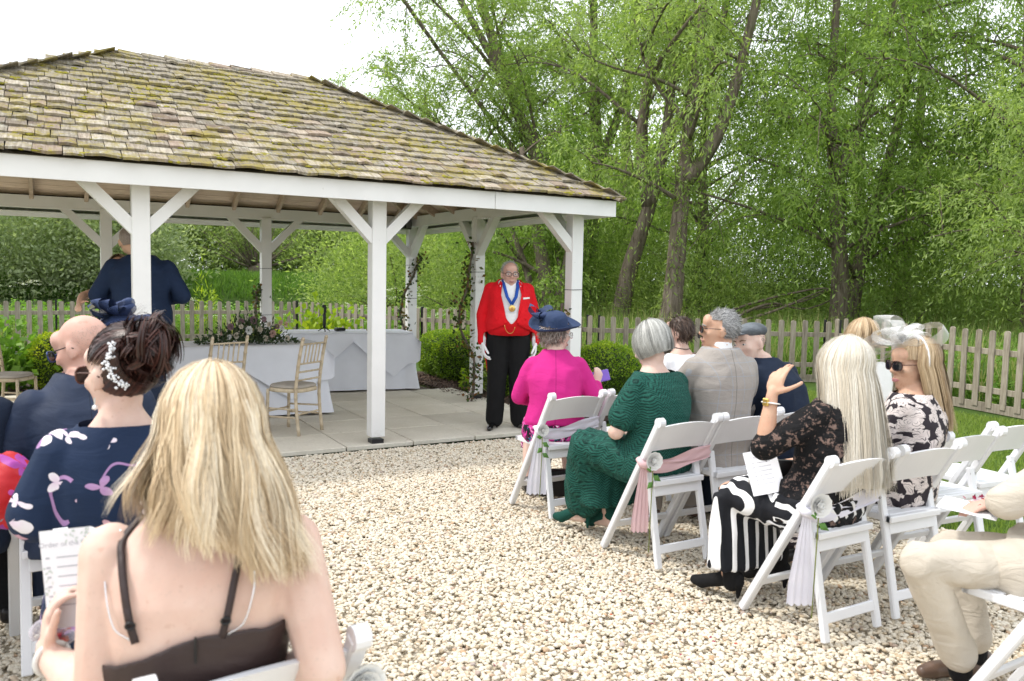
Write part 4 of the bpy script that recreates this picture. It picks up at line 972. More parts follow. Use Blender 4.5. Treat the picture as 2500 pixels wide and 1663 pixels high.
CH['l3'] = chair(-2.42, -4.36, 4, 'white folding chair under the woman in the navy floral dress')
CH['l2'] = chair(-2.56, -3.42, 3, 'white folding chair under the bald man')
CH['l1'] = chair(-2.36, -2.45, 0, 'white folding chair under the guest in the navy fascinator')
CH['l2b'] = chair(-3.08, -3.50, 4, 'white folding chair with white sash at the end of the left rows')

# sashes and single roses on the aisle chairs
def rose_thing(loc, rz, label, size=1.0, leaves=3, stem=.5, tilt=0.0):
    r = empty('rose', loc, rz, label, 'flower', 'white roses tied to the chairs'); mb = MB()
    for ring in range(4):
        m = 5 + ring * 2
        for k in range(m):
            a = 6.283 * k / m + ring * .6; rad = (.006 + .011 * ring) * size; w_ = (.016 + .004 * ring) * size; hgt = (.030 - .004 * ring) * size
            ca, sa = math.cos(a), math.sin(a); tx, ty = -sa, ca
            # petals open towards -y (outwards from the chair)
            def P_(r_, s_, u_): return (r_ * ca + s_ * tx, -u_, r_ * sa + s_ * ty)
            V = [P_(rad * .4, -w_ * .4, 0), P_(rad * .4, w_ * .4, 0), P_(rad, w_, hgt * .6), P_(rad * 1.25, w_ * .6, hgt), P_(rad * 1.25, -w_ * .6, hgt), P_(rad, -w_, hgt * .6)]
            mb.add(V, [[0, 1, 2, 5], [5, 2, 3, 4]])
    mb.add([Vector((v.x * .016, -.012 + v.y * .012, v.z * .016)) * size for v in IV], IF); mb.build('petals', MAT['rose'], r, True)
    if leaves:
        mb = MB()
        for k in range(leaves):
            a = -1.2 - .5 * k; z0 = -.045 - .035 * k; s = 1 if k % 2 else -1
            d = Vector((s * .75, -.25, -.55 if k else .1)).normalized(); sd = d.cross(Vector((0, -1, .2))).normalized(); p = Vector((0, -.004, z0)); L = .055; w_ = .018
            mb.add([p, p + d * L * .4 + sd * w_, p + d * L, p + d * L * .4 - sd * w_, p + d * L * .5 + Vector((0, -.006, 0))], [[0, 1, 4], [1, 2, 4], [2, 3, 4], [3, 0, 4]])
        mb.build('leaf', MAT['rose_leaf'], r)
    if stem:
        mb = MB(); mb.tube([(0, 0, 0), (0, .0, -.1), (-.01, .0, -stem)], .0028, 5); mb.build('stem', MAT['stem_green'], r, True)
    return r
def sash(ch, label, mat, tail=.42, tailw=.05):
    s = empty('chair_sash', ch.location, ch.rotation_euler.z, label, 'sash', 'sashes on the aisle chairs'); n = 24; V = []; F = []; m = 7
    for i in range(n + 1):
        u = i / n * 2 - 1; x = u * .232; zc = .555 + .03 * u + .018 * u * u
        yb = -.235 + (.775 - zc) * .594 - .028 - .02 * (1 - u * u)
        for j in range(m):
            t_ = j / (m - 1); h = .085 - .02 * abs(u); fold = .008 * math.sin(j * 2.4 + u * 3.0)
            V.append((x, yb - fold, zc - h / 2 + h * t_ + .01 * math.sin(u * 4 + j)))
    for i in range(n):
        for j in range(m - 1): F.append([i * m + j, i * m + j + 1, (i + 1) * m + j + 1, (i + 1) * m + j])
    mobj('band', V, F, mat, s, True)
    V = []; F = []; m = 13; n = 14
    for i in range(n + 1):
        t_ = i / n; z = .55 - tail * t_
        for j in range(m):
            u = j / (m - 1) * 2 - 1; w_ = .018 + tailw * min(1, t_ * 1.3)
            V.append((-.225 + u * w_ * .8 - .02 * t_, -.135 - u * w_ * .45 + .006 * math.sin(j * 1.9) * min(1, .3 + t_), z + .006 * math.sin(j * 2.1)))
    for i in range(n):
        for j in range(m - 1): F.append([i * m + j, i * m + j + 1, (i + 1) * m + j + 1, (i + 1) * m + j])
    mobj('tail', V, F, mat, s, True)
    mb = MB(); mb.tube([(-.236, -.10, .585), (-.238, -.135, .56), (-.215, -.16, .55), (-.195, -.14, .56)], [.016, .02, .02, .014], 8); mb.build('knot', mat, s, True)
    return s
def on_chair(ch, x, y, z):
    p = Matrix.Rotation(ch.rotation_euler.z, 3, 'Z') @ Vector((x, y, z)); return tuple(p + Vector(ch.location))
sash(CH['r1a'], 'white tulle sash on the chair of the lady in pink', MAT['tulle'], .40, .05)
sash(CH['r2a'], 'dusty pink chiffon sash on the chair of the green dress', MAT['pink_tulle'], .36, .03)
sash(CH['r3a'], 'white tulle sash on the chair of the striped skirt', MAT['tulle'], .40, .045)
sash(CH['l2b'], 'white sash hanging off the chair on the left side', MAT['tulle'], .42, .06)
rose_thing(on_chair(CH['r1a'], -.225, -.165, .575), R(-8), 'white rose with dark green leaves beside the pink lady', .8, 4, .44)
rose_thing(on_chair(CH['r2a'], -.20, -.18, .585), R(-8), 'white rose with long stem on the pink sash', 1.0, 3, .50)
rose_thing(on_chair(CH['r3a'], -.205, -.18, .60), R(-15), 'white rose with two leaves above the striped skirt', 1.05, 2, .50)
rose_thing(on_chair(CH['l4'], .205, -.245, .70), R(10), 'white rose at the back of the woman in the brown dress', 1.0, 0, 0)

# ------------------------------------------------------------------ limewashed banquet chairs
def ringed(mb, pts, r, n=10, rings=7):
    """a turned bamboo-like member: tube with raised rings"""
    pl = [Vector(p) for p in pts]; L = [0]
    for a, b in zip(pl, pl[1:]): L.append(L[-1] + (b - a).length)
    def at(s):
        for i in range(len(pl) - 1):
            if s <= L[i + 1] or i == len(pl) - 2:
                f = (s - L[i]) / max(L[i + 1] - L[i], 1e-9); return pl[i].lerp(pl[i + 1], f)
    P = []; Rr = []; tot = L[-1]; ev = sorted([(k + .5) / rings * tot for k in range(rings)])
    P.append(at(0)); Rr.append(r)
    for e in ev:
        for o_, f in ((-.008, 1.0), (-.005, 1.22), (0, .96), (.005, 1.22), (.008, 1.0)):
            s = min(max(e + o_, 0), tot); P.append(at(s)); Rr.append(r * f)
    P.append(at(tot)); Rr.append(r)
    mb.tube(P, Rr, n)
def banquet_chair():
    c = empty('banquet_chair'); W = .19; B = -.19; M_ = MAT['limewash']
    for s in (-1, 1):
        mb = MB(); ringed(mb, spline([(s * W, B - .03, 0), (s * W, B, .25), (s * W, B + .005, .46), (s * W, B - .03, .72), (s * (W + .0), B - .075, .93)], 5), .016, 10, 9)
        mb.tube([(s * W, B - .076, .925), (s * W, B - .08, .95)], [.018, .012], 10); mb.build('back_post', M_, c, True)
        mb = MB(); ringed(mb, [(s * .17, .17, 0), (s * .165, .16, .43)], .015, 10, 5); mb.build('front_leg', M_, c, True)
        for z in (.17, .25):
            mb = MB(); ringed(mb, [(s * (W - .003), B, z), (s * .168, .165, z - .01)], .009, 8, 4); mb.build('stretcher', M_, c, True)
    mb = MB(); ringed(mb, [(-.168, .163, .21), (.168, .163, .21)], .009, 8, 4); mb.build('stretcher', M_, c, True)
    mb = MB(); ringed(mb, [(-W, B, .2), (W, B, .2)], .009, 8, 4); mb.build('stretcher', M_, c, True)
    def yb(z): return B + .005 - .08 * max(0, (z - .46) / .47) ** 1.3
    for z in (.53, .61, .69, .88):
        mb = MB(); ringed(mb, [(-W, yb(z), z), (W, yb(z), z)], .009, 8, 4); mb.build('back_rail', M_, c, True)
    for k in range(5):
        x = -.11 + k * .055; mb = MB(); ringed(mb, [(x, yb(.69), .69), (x, yb(.88), .88)], .007, 8, 3); mb.build('spindle', M_, c, True)
    def rounded(rx, ry, z0, z1, name, mat, bulge=0):
        n = 28; V = []; F = []
        prof = [(1.0, z0), (1.0, z1 - .006), (.96, z1)] if not bulge else [(.94, z0), (1.0, z0 + .008), (1.0, z0 + .016), (.93, z1 - .006), (.7, z1), (.3, z1 + .003)]
        for f, z in prof:
            for k in range(n):
                a = 6.283 * k / n; cx, sx_ = math.cos(a), math.sin(a); e = .62
                V.append((f * rx * abs(cx) ** e * (1 if cx > 0 else -1), f * ry * abs(sx_) ** e * (1 if sx_ > 0 else -1) - .015, z))
        for i in range(len(prof) - 1):
            for k in range(n): F.append([i * n + k, i * n + (k + 1) % n, (i + 1) * n + (k + 1) % n, (i + 1) * n + k])
        F.append(list(range(n))[::-1]); F.append([(len(prof) - 1) * n + k for k in range(n)])
        mobj(name, V, F, mat, c, True)
    rounded(.20, .20, .41, .445, 'seat_ring', M_); rounded(.195, .195, .446, .482, 'seat_pad', MAT['pad'], 1)
    return c
bp = banquet_chair()
def bchair(x, y, rz, label, first=[True]):
    o = bp if first[0] else copy_tree(bp); first[0] = False
    o.location = (x, y, .001); o.rotation_euler = (0, 0, R(rz)); return tag(o, label, 'chair', 'limewashed banquet chairs')
bchair(-.555, .86, 39, 'limewashed banquet chair set askew near the front middle post')
bchair(-1.24, 1.13, 24, 'limewashed banquet chair with its back against the flower table')
bchair(-2.98, 2.62, -118, 'limewashed banquet chair at the left side of the pavilion')
bchair(-3.28, 1.62, -100, 'limewashed banquet chair cut off by the picture edge')

# ------------------------------------------------------------------ tables under linen
def table(name, label, cx, cy, rz, w, d, h, seed, points=((0, -1),)):
    root = empty(name, (cx, cy, 0), R(rz), label, 'table', 'tables under white linen')
    mb = MB(); mb.box((0, 0, h - .03), (w, d, .025)); 
    mb.build('table_top', MAT['limewash'], root)
    for a in (-1, 1):
        for b in (-1, 1): 
            mb = MB(); mb.tube([(a * (w / 2 - .1), b * (d / 2 - .1), 0), (a * (w / 2 - .1), b * (d / 2 - .1), h - .04)], .016, 8); mb.build('leg', MAT['bolt'], root)
    def drape(nm, drop_fun, off, amp, nseg=96, ns=14):
        V = []; F = []
        per = []
        L = 2 * (w + d)
        for i in range(nseg):
            s = i / nseg * L; cr = .02
            if s < w: p = (-w / 2 + s, -d / 2); nrm = (0, -1)
            elif s < w + d: p = (w / 2, -d / 2 + s - w); nrm = (1, 0)
            elif s < 2 * w + d: p = (w / 2 - (s - w - d), d / 2); nrm = (0, 1)
            else: p = (-w / 2, d / 2 - (s - 2 * w - d)); nrm = (-1, 0)
            per.append((p, nrm, s))
        for j in range(ns + 1):
            t_ = j / ns
            for (p, nrm, s) in per:
                # at corners blend normals outwards
                ex = abs(abs(p[0]) - w / 2) < .06; ey = abs(abs(p[1]) - d / 2) < .06
                nx = np.sign(p[0]) if ex else 0; ny = np.sign(p[1]) if ey else 0
                l = math.hypot(nx, ny) or 1; nx /= l; ny /= l
                drop = drop_fun(p, nrm) * t_
                wav = amp * t_ * (math.sin(s * 9 + seed) * .6 + math.sin(s * 21 + seed * 2) * .4) + (.07 * t_ if (ex and ey) else 0) + .06 * t_ * t_
                V.append((p[0] + nx * (off + wav), p[1] + ny * (off + wav), h + off * .5 - drop - .012 * (t_ > 0)))
        for j in range(ns):
            for i in range(nseg): F.append([j * nseg + i, j * nseg + (i + 1) % nseg, (j + 1) * nseg + (i + 1) % nseg, (j + 1) * nseg + i])
        F.append(list(range(nseg)))
        o = mobj(nm, V, F, MAT['linen'], root, False)
        for pgn in o.data.polygons[:-1]: pgn.use_smooth = True
        return o
    drape('tablecloth', lambda p, n: h - .035, .006, .016, 200, 14)
    def pt(p, n):
        if n[1] != 0: u = (p[0] % (w / 1.5)) / (w / 1.5)
        else: u = (p[1] / d + .5)
        return .10 + .48 * (1 - abs(2 * u - 1))
    drape('overlay_cloth', pt, .016, .006, 260, 14)
    return root
T1 = table('flower_table', 'long table in white linen carrying the flower arrangement', -1.08, 2.12, 0, 2.2, .74, .775, 1.0)
T2 = table('registrar_table', 'table in white linen with overlaid corners behind the middle post', .95, 3.72, -9, 1.62, .78, .775, 2.2)
# flowers
fa = empty('flower_arrangement', (-.74, 2.0, .785), 0, 'long low arrangement of pale roses and trailing greenery', 'flowers')
n = 1500; q = rng.normal(size=(n, 3)) * np.array([.30, .10, .08]); q[:, 2] = np.abs(q[:, 2]) * (1 - np.clip(np.abs(q[:, 0]) / .75, 0, .9)) * 1.9 + .01; q[:, 0] = np.clip(q[:, 0], -.62, .62)
MAT['arr_leaf'] = leaf_mat('arrangement_leaf', (.02, .045, .015), (.05, .09, .035), (.12, .16, .09), .2)
leaf_mesh('foliage', q, unit(q * np.array([.6, 2, 2]) + rng.normal(size=(n, 3)) * .25), .055 * (.6 + .8 * rng.random(n)), .024, rng.random(n), MAT['arr_leaf'], fa)
n = 160; k = rng.integers(9, size=n); x = np.array([-.58, -.5, -.4, -.25, -.1, .12, .3, .5, .6])[k]; t_ = rng.random(n)
leaf_mesh('trailing_foliage', np.c_[x + t_ * .05 * np.sign(x), -.16 - .10 * t_ + rng.normal(size=n) * .012, -.16 * t_ + .01], rvec(n) + np.array([0, -.3, -.5]), .04, .014, rng.random(n), MAT['arr_leaf'], fa)
MAT['blush'] = simple('blush_petal', (.62, .42, .36), .7, .2, 30); MAT['cream_p'] = simple('cream_petal', (.72, .66, .55), .7, .15, 30); MAT['mauve'] = simple('mauve_petal', (.30, .19, .22), .8, .3, 30); MAT['anem'] = simple('anemone_white', (.8, .8, .78), .7)
rosette = {}
for m_ in ('blush', 'cream_p', 'mauve', 'anem'):
    mb = MB()
    for ring in range(3):
        for kk in range(4 + 2 * ring):
            a = 6.283 * kk / (4 + 2 * ring) + ring; rr_ = .006 + .009 * ring; hh = .018 - .005 * ring; ca, sa = math.cos(a), math.sin(a)
            mb.add([(rr_ * .3 * ca, -.0, rr_ * .3 * sa), (rr_ * ca - .011 * sa, -hh, rr_ * sa + .011 * ca), (rr_ * 1.35 * ca, -hh * 1.1, rr_ * 1.35 * sa), (rr_ * ca + .011 * sa, -hh, rr_ * sa - .011 * ca)], [[0, 1, 2, 3]])
    rosette[m_] = mb.mesh('bloom', MAT[m_])
for (x, y, z, m_, s) in ((-.02, -.13, .16, 'anem', 1.7), (.13, -.12, .17, 'cream_p', 1.3), (.30, -.12, .12, 'blush', 1.6), (.26, -.1, .22, 'cream_p', 1.1), (.42, -.06, .24, 'blush', 1.1), (.50, -.03, .22, 'blush', 1.2), (.45, -.02, .17, 'anem', 1.2), (.2, -.16, .07, 'cream_p', 1.3), (-.18, -.12, .10, 'cream_p', 1.3), (-.28, -.15, .09, 'anem', 1.1), (.06, -.05, .27, 'mauve', 1.7), (-.1, -.05, .25, 'mauve', 1.5), (-.25, -.1, .2, 'mauve', 1.4), (.2, -.05, .28, 'mauve', 1.2), (-.38, -.1, .12, 'blush', 1.1), (.5, -.12, .06, 'cream_p', 1.2), (-.12, -.14, .2, 'cream_p', 1.0), (.36, -.13, .2, 'mauve', 1.2)):
    inst('bloom', rosette[m_], fa, (x, y, z), (rng.normal() * .3, rng.normal() * .5, rng.normal() * .5), (s,) * 3)
fa.scale = (.80, .9, .95)
# tripod camera stand, black tin, wooden stand
ts = empty('tripod_stand', (.62, 3.72, .79), R(20), 'small black camera on a mini tripod on the linen table', 'tripod')
mb = MB()
for a in (0, 2.1, 4.2): mb.tube([(0, 0, .05), (math.cos(a) * .09, math.sin(a) * .09, .0)], [.009, .006], 6)
mb.build('tripod_leg', MAT['black_plastic'], ts, True)
mb = MB(); mb.lathe((0, 0, .05), [(.02, 0), (.022, .03), (.022, .17), (.018, .19), (.012, .2)], 12); mb.build('handle', MAT['black_plastic'], ts, True)
mb = MB(); mb.box((.012, 0, .29), (.035, .03, .09), None, .006); mb.box((-.01, -.005, .335), (.05, .035, .04), None, .008); mb.build('camera_head', MAT['black_plastic'], ts)
bt = empty('black_case', (.83, 3.70, .79), R(10), 'small flat black case beside the mini tripod', 'case'); mb = MB(); mb.box((0, 0, .016), (.14, .09, .032), None, .01); mb.build('case_body', MAT['black_plastic'], bt); mb = MB(); mb.box((0, 0, .038), (.135, .085, .01), None, .004); mb.build('case_lid', MAT['black_plastic'], bt)
ws = empty('wooden_stand', (1.28, 3.72, .79), R(-20), 'little wooden crossed stand on the table behind the post', 'stand')
for s in (-1, 1):
    mb = MB(); mb.beam((-.06 * s, -.04, 0), (.08 * s, -.04, .2), .012, .02); mb.beam((-.06 * s, .04, 0), (.08 * s, .04, .2), .012, .02); mb.build('stand_leg', MAT['picket'], ws)
mb = MB(); mb.beam((-.13, -.04, .19), (.13, -.04, .19), .02, .014); mb.beam((-.13, .04, .19), (.13, .04, .19), .02, .014); mb.build('stand_bar', MAT['picket'], ws)
# speaker box in the roof corner
sp = empty('speaker', (s2 - .22, 2 * sy - .22, 2.24), R(45), 'black box speaker fixed high in the pavilion corner', 'speaker'); mb = MB(); mb.box((0, 0, .08), (.22, .16, .15), None, .01); mb.build('speaker_box', MAT['black_plastic'], sp); mb = MB(); mb.box((0, -.083, .08), (.19, .006, .12)); mb.build('speaker_grille', MAT['bolt'], sp)
# ------------------------------------------------------------------ people: shape helpers
class Blob:
    """overlapping closed shapes fused into one continuous skin"""
    def __init__(s): s.mb = MB()
    def cap(s, p0, p1, r0, r1, n=12, flat=1.0):
        p0 = Vector(p0); p1 = Vector(p1); d = (p1 - p0)
        if d.length < 1e-5: return s.ell(p0, (r0,) * 3)
        d.normalize(); pts = []; rad = []
        for a in (80, 50, 20): pts.append(p0 - d * r0 * math.sin(R(a))); rad.append(r0 * math.cos(R(a)))
        pts.append(p0.copy()); rad.append(r0); pts.append(p0.lerp(p1, .5)); rad.append((r0 + r1) / 2); pts.append(p1.copy()); rad.append(r1)
        for a in (20, 50, 80): pts.append(p1 + d * r1 * math.sin(R(a))); rad.append(r1 * math.cos(R(a)))
        s.mb.tube(pts, rad, n, flat); return s
    def chain(s, pts, rads, n=12):
        for (a, b, ra, rb) in zip(pts, pts[1:], rads, rads[1:]): s.cap(a, b, ra, rb, n)
        return s
    def ell(s, c, r, M=None, n=16, m=10):
        V = []; F = []; c = Vector(c)
        for i in range(m + 1):
            th = math.pi * i / m
            for k in range(n):
                a = 6.2832 * k / n; v = Vector((r[0] * math.sin(th) * math.cos(a), r[1] * math.sin(th) * math.sin(a), r[2] * math.cos(th)))
                V.append((M @ v if M else v) + c)
        for i in range(m):
            for k in range(n): F.append([i * n + k, i * n + (k + 1) % n, (i + 1) * n + (k + 1) % n, (i + 1) * n + k])
        s.mb.add(V, F); return s
    def loft(s, rings, n=24, sq=.85):
        """rings: (center, half width x, half depth y[, u vector, v vector])"""
        V = []; F = []; m = len(rings)
        for rg in rings:
            c = Vector(rg[0]); u = Vector(rg[3]) if len(rg) > 3 else Vector((1, 0, 0)); v = Vector(rg[4]) if len(rg) > 4 else Vector((0, 1, 0))
            for k in range(n):
                a = 6.2832 * k / n; ca, sa = math.cos(a), math.sin(a)
                V.append(c + u * (rg[1] * math.copysign(abs(ca) ** sq, ca)) + v * (rg[2] * math.copysign(abs(sa) ** sq, sa)))
        for i in range(m - 1):
            for k in range(n): F.append([i * n + k, i * n + (k + 1) % n, (i + 1) * n + (k + 1) % n, (i + 1) * n + k])
        F.append(list(range(n))[::-1]); F.append([(m - 1) * n + k for k in range(n)])
        s.mb.add(V, F); return s
    def build(s, name, mat, parent, voxel=.012, smooth=4, fold=0.0, ff=(9, 9, 5), trim=None, solid=0.0, fold2=0.0):
        me = np_mesh('t', s.mb.v, s.mb.f); bm = bmesh.new(); bm.from_mesh(me); bmesh.ops.recalc_face_normals(bm, faces=bm.faces); bm.to_mesh(me); bm.free()
        o = bpy.data.objects.new('t', me); COL.objects.link(o)
        md = o.modifiers.new('r', 'REMESH'); md.mode = 'VOXEL'; md.voxel_size = voxel
        if smooth:
            ms = o.modifiers.new('s', 'SMOOTH'); ms.iterations = smooth; ms.factor = .5
        dg = bpy.context.evaluated_depsgraph_get(); ob = o.evaluated_get(dg); m2 = bpy.data.meshes.new_from_object(ob)
        bpy.data.objects.remove(o); bpy.data.meshes.remove(me); m2.name = name
        if fold or fold2:
            n = len(m2.vertices); co = np.empty(n * 3, np.float32); m2.vertices.foreach_get('co', co); co = co.reshape(-1, 3); no = np.empty(n * 3, np.float32); m2.vertex_normals.foreach_get('vector', no); no = no.reshape(-1, 3)
            sd = Vector(rng.random(3) * 20); disp = np.empty(n, np.float32)
            for i in range(n):
                x, y, z = map(float, co[i]); q = Vector((x * ff[0], y * ff[1], z * ff[2])) + sd
                d = 0.0
                if fold:
                    a = mnoise.noise(q); d += fold * (1 - 2.2 * abs(a))
                if fold2: d += fold2 * mnoise.noise(q * 3.1)
                disp[i] = d
            co += no * disp[:, None]; m2.vertices.foreach_set('co', co.ravel()); m2.update()
        if trim:
            bm = bmesh.new(); bm.from_mesh(m2); dead = [v for v in bm.verts if trim(v.co)]; bmesh.ops.delete(bm, geom=dead, context='VERTS')
            for it in range(8):
                bnd = {}
                for e in bm.edges:
                    if e.is_boundary:
                        a_, b_ = e.verts; bnd.setdefault(a_, []).append(b_); bnd.setdefault(b_, []).append(a_)
                new = {v: (v.co + (n_[0].co + n_[1].co) * .5) * .5 for v, n_ in bnd.items() if len(n_) == 2}
                for v, c_ in new.items(): v.co = c_
            bm.to_mesh(m2); bm.free()
        m2.polygons.foreach_set('use_smooth', np.ones(len(m2.polygons), dtype=bool)); m2.materials.clear(); m2.materials.append(mat)
        o = link(bpy.data.objects.new(name, m2), parent)
        if solid:
            sm = o.modifiers.new('thickness', 'SOLIDIFY'); sm.thickness = solid; sm.offset = -1
        return o
def hand(B, W, d, n, side=1, curl=(.25, .35, .3), spread=.0, thumb=(.7, .55, .25), s=1.0):
    """W wrist, d finger direction, n palm normal; side=+1 puts the thumb on d x n"""
    W = Vector(W); d = Vector(d).normalized(); n = Vector(n); n = (n - d * n.dot(d)).normalized(); t_ = d.cross(n) * side
    offs = [.030, .010, -.010, -.028]; lens = [.072, .08, .074, .058]
    B.cap(W - d * .01, W + d * .02, .024 * s, .024 * s)
    B.ell(W + d * .05 * s, (.040 * s, .052 * s, .015 * s), Matrix((t_, d, n)).transposed())
    for i, (o_, L) in enumerate(zip(offs, lens)):
        K = W + (d * (.092 - .006 * abs(i - 1)) + t_ * o_) * s; B.cap(W + d * .02 * s + t_ * o_ * .6 * s, K, .012 * s, .0105 * s, 8)
        a = 0.0; p = K; dd = (d + t_ * spread * (1.5 - i)).normalized()
        c_ = curl if not isinstance(curl[0], tuple) else curl[i]
        for k, f in enumerate((.45, .3, .25)):
            a += c_[k]; v = dd * math.cos(a) + n * math.sin(a); q = p + v * L * f * s; B.cap(p, q, (.0095 - .001 * k) * s, (.0088 - .001 * k) * s, 8); p = q
    p = W + (d * .02 + t_ * .026) * s; v = (t_ * thumb[0] + d * thumb[1] + n * thumb[2]).normalized()
    for k, (L, r_) in enumerate(((.042, .013), (.033, .0105), (.025, .0095))):
        q = p + v * L * s; B.cap(p, q, r_ * s, (r_ - .001) * s, 8); p = q; v = (v + d * .25 + n * .1).normalized()
    return B
def head_prims(B, M, s=1.0, fem=0.0, ears=True, jaw=1.0):
    def T(p): return M @ (Vector(p) * s)
    M3 = M.to_3x3()
    def E(c, r, rot=None): B.ell(T(c), tuple(x * s for x in r), M3 @ rot if rot else M3, 18, 12)
    E((0, -.014, .028), (.073, .093, .088)); E((0, .028, -.02), (.064, .068, .085)); E((0, .030, -.065), (.055 * jaw, .058, .045))
    E((0, .074, -.092), (.021, .018, .017)); E((0, .07, .05), (.055, .03, .04))
    B.cap(T((0, .094, .012)), T((0, .113, -.022)), .0085 * s, .012 * s, 10); E((.009, .104, -.026), (.008, .01, .007)); E((-.009, .104, -.026), (.008, .01, .007))
    E((0, .082, .024), (.046, .016, .010))
    for x in (-1, 1):
        E((x * .038, .066, -.02), (.024, .022, .022))
        if ears:
            E((x * .076, -.006, -.008), (.010, .019, .030), Euler((R(-12), 0, R(x * -22))).to_matrix()); E((x * .078, .0, -.03), (.008, .012, .011))
    E((0, .088, -.058), (.024, .013, .012)); E((0, .086, -.072), (.02, .012, .008))
def head_extras(par, M, s=1.0, lips=(.45, .18, .17), eyes=True, brow=(.25, .2, .17), open_eyes=True):
    def T(p): return M @ (Vector(p) * s)
    if eyes:
        for x in (-1, 1):
            B = MB(); 
            c = T((x * .031, .0835, .004)); d = (M.to_3x3() @ Vector((x * .08, 1, 0))).normalized()
            u = M.to_3x3() @ Vector((1, 0, 0)); w = M.to_3x3() @ Vector((0, 0, 1))
            V = [c + d * .009 * s]; n = 12
            for k in range(n): a = 6.283 * k / n; V.append(c + d * (.006 - .002 * abs(math.cos(a))) * s + u * .014 * s * math.cos(a) + w * .0055 * s * math.sin(a))
            B.add(V, [[0, 1 + k, 1 + (k + 1) % n] for k in range(n)]); e = B.build('eye', MAT['eye_white'], par, True)
            B = MB(); c2 = c + d * .0095 * s; V = [c2 + d * .0005]
            for k in range(n): a = 6.283 * k / n; V.append(c2 - d * .0012 * s + u * .0052 * s * math.cos(a) + w * .0052 * s * math.sin(a))
            B.add(V, [[0, 1 + k, 1 + (k + 1) % n] for k in range(n)]); B.build('iris', MAT['iris'], e, True)
    if brow:
        for x in (-1, 1):
            B = MB(); B.tube([T((x * .014, .098, .024)), T((x * .030, .097, .029)), T((x * .05, .086, .024))], [.003 * s, .0038 * s, .002 * s], 6); B.build('eyebrow', hairmat('brow%.2f' % brow[0], brow, brow, brow), par, True)
    if lips:
        key = 'lips%.2f%.2f' % (lips[0], lips[1])
        if key not in MAT: MAT[key] = simple(key, lips, .45)
        B = MB()
        B.tube([T((-.024, .0895, -.064)), T((-.012, .100, -.0605)), T((0, .1025, -.062)), T((.012, .100, -.0605)), T((.024, .0895, -.064))], [.002 * s, .0045 * s, .005 * s, .0045 * s, .002 * s], 8, .8)
        B.tube([T((-.022, .0895, -.065)), T((-.01, .099, -.0695)), T((.01, .099, -.0695)), T((.022, .0895, -.065))], [.002 * s, .0052 * s, .0052 * s, .002 * s], 8, .8); B.build('lips', MAT[key], par, True)
def skin(name, c, pink=.4):
    t = NT(name); v = t.coord('Object'); c = np.array(c)
    col = t.mix(t.ramp(t.noise(v, 14, 4), [(.35, 0.0), (.7, 1.0)]), tuple(c * np.array([.97, .90, .88])), tuple(np.clip(c * 1.05, 0, 1)))
    col = t.mix(t.ramp(t.noise(v, 5, 3), [(.5, 0.0), (.75, pink)]), col, tuple(c * np.array([1.0, .76, .70])))
    col = t.mix(t.ramp(t.noise(v, 130, 3, .7), [(.60, 0.0), (.70, .35)]), col, tuple(c * .68))
    col = t.mix(t.ramp(t.noise(v, 38, 2), [(.68, 0.0), (.72, .35)]), col, tuple(c * np.array([.75, .58, .5])))
    return t.done(t.bsdf(col, .52, t.bump(t.noise(v, 200, 3), .1, .0008), .35, 0.0, Subsurface_Weight=.12, Subsurface_Radius=(.012, .005, .003)))
MAT['skin'] = skin('fair_skin', (.62, .44, .36)); MAT['skin_pale'] = skin('pale_skin', (.68, .50, .42)); MAT['skin_tan'] = skin('warm_skin', (.58, .37, .26), .35); MAT['skin_red'] = skin('ruddy_skin', (.60, .38, .31), .5)
MAT['eye_white'] = simple('eye_white', (.75, .73, .7), .25); MAT['iris'] = simple('iris_dark', (.06, .07, .08), .15)
MAT['lens_dark'] = simple('dark_lens', (.012, .008, .012), .08, spec=.8); MAT['lens_clear'] = sheer('clear_lens', (.6, .65, .68), .12)
def hairmat(name, c1, c2, c3, rough=.42):
    if name in MAT: return MAT[name]
    t = NT(name); a = t.attr('tint').outputs['Fac']
    col = t.ramp(a, [(0, c1), (.5, c2), (1, c3)])
    v = t.coord('Object'); mp = t.n('ShaderNodeMapping'); t.set(mp.inputs[0], v); mp.inputs['Scale'].default_value = (220, 220, 14)
    g = t.noise(mp.outputs[0], 1.0, 3)
    col = t.mix(t.ramp(g, [(.35, .3), (.6, 0.0)]), col, tuple(np.array(c1) * .55))
    b = t.bsdf(col, rough, t.bump(g, .35, .002), .4)
    MAT[name] = t.done(b); return MAT[name]
def ribbons(paths, out, width, tint, V0=None):
    """paths (n,m,3), out (n,m,3) outward normals -> verts, quads, tint"""
    n, m, _ = paths.shape
    tan = np.gradient(paths, axis=1); sd = np.cross(tan, out); sd /= np.maximum(np.linalg.norm(sd, axis=2, keepdims=True), 1e-9)
    taper = np.concatenate([np.linspace(.7, 1, max(2, m // 3)), np.linspace(1, .25, m - max(2, m // 3))])[None, :, None]
    w = (np.broadcast_to(np.asarray(width), (n,)))[:, None, None] * taper * .5
    V = np.stack([paths - sd * w, paths + sd * w], 2).reshape(-1, 3)
    i = np.arange(n)[:, None]; j = np.arange(m - 1)[None, :]; b = (i * m + j) * 2
    F = np.stack([b, b + 1, b + 3, b + 2], -1).reshape(-1, 4)
    return V, F, np.repeat(tint, m * 2)
def hair_obj(parts, mat, parent, name='hair'):
    V = []; F = []; T = []; n = 0
    for v, f, t_ in parts: V.append(v); F.append(f + n); T.append(t_); n += len(v)
    o = mobj(name, np.vstack(V), np.vstack(F), mat, parent, True)
    a = o.data.attributes.new('tint', 'FLOAT', 'POINT'); a.data.foreach_set('value', np.clip(np.concatenate(T), 0, 1).astype(np.float32)); return o
HR = np.array([.073, .093, .088]); HC = np.array([0, -.014, .028])
def m44(M): return np.array([list(r) for r in M])
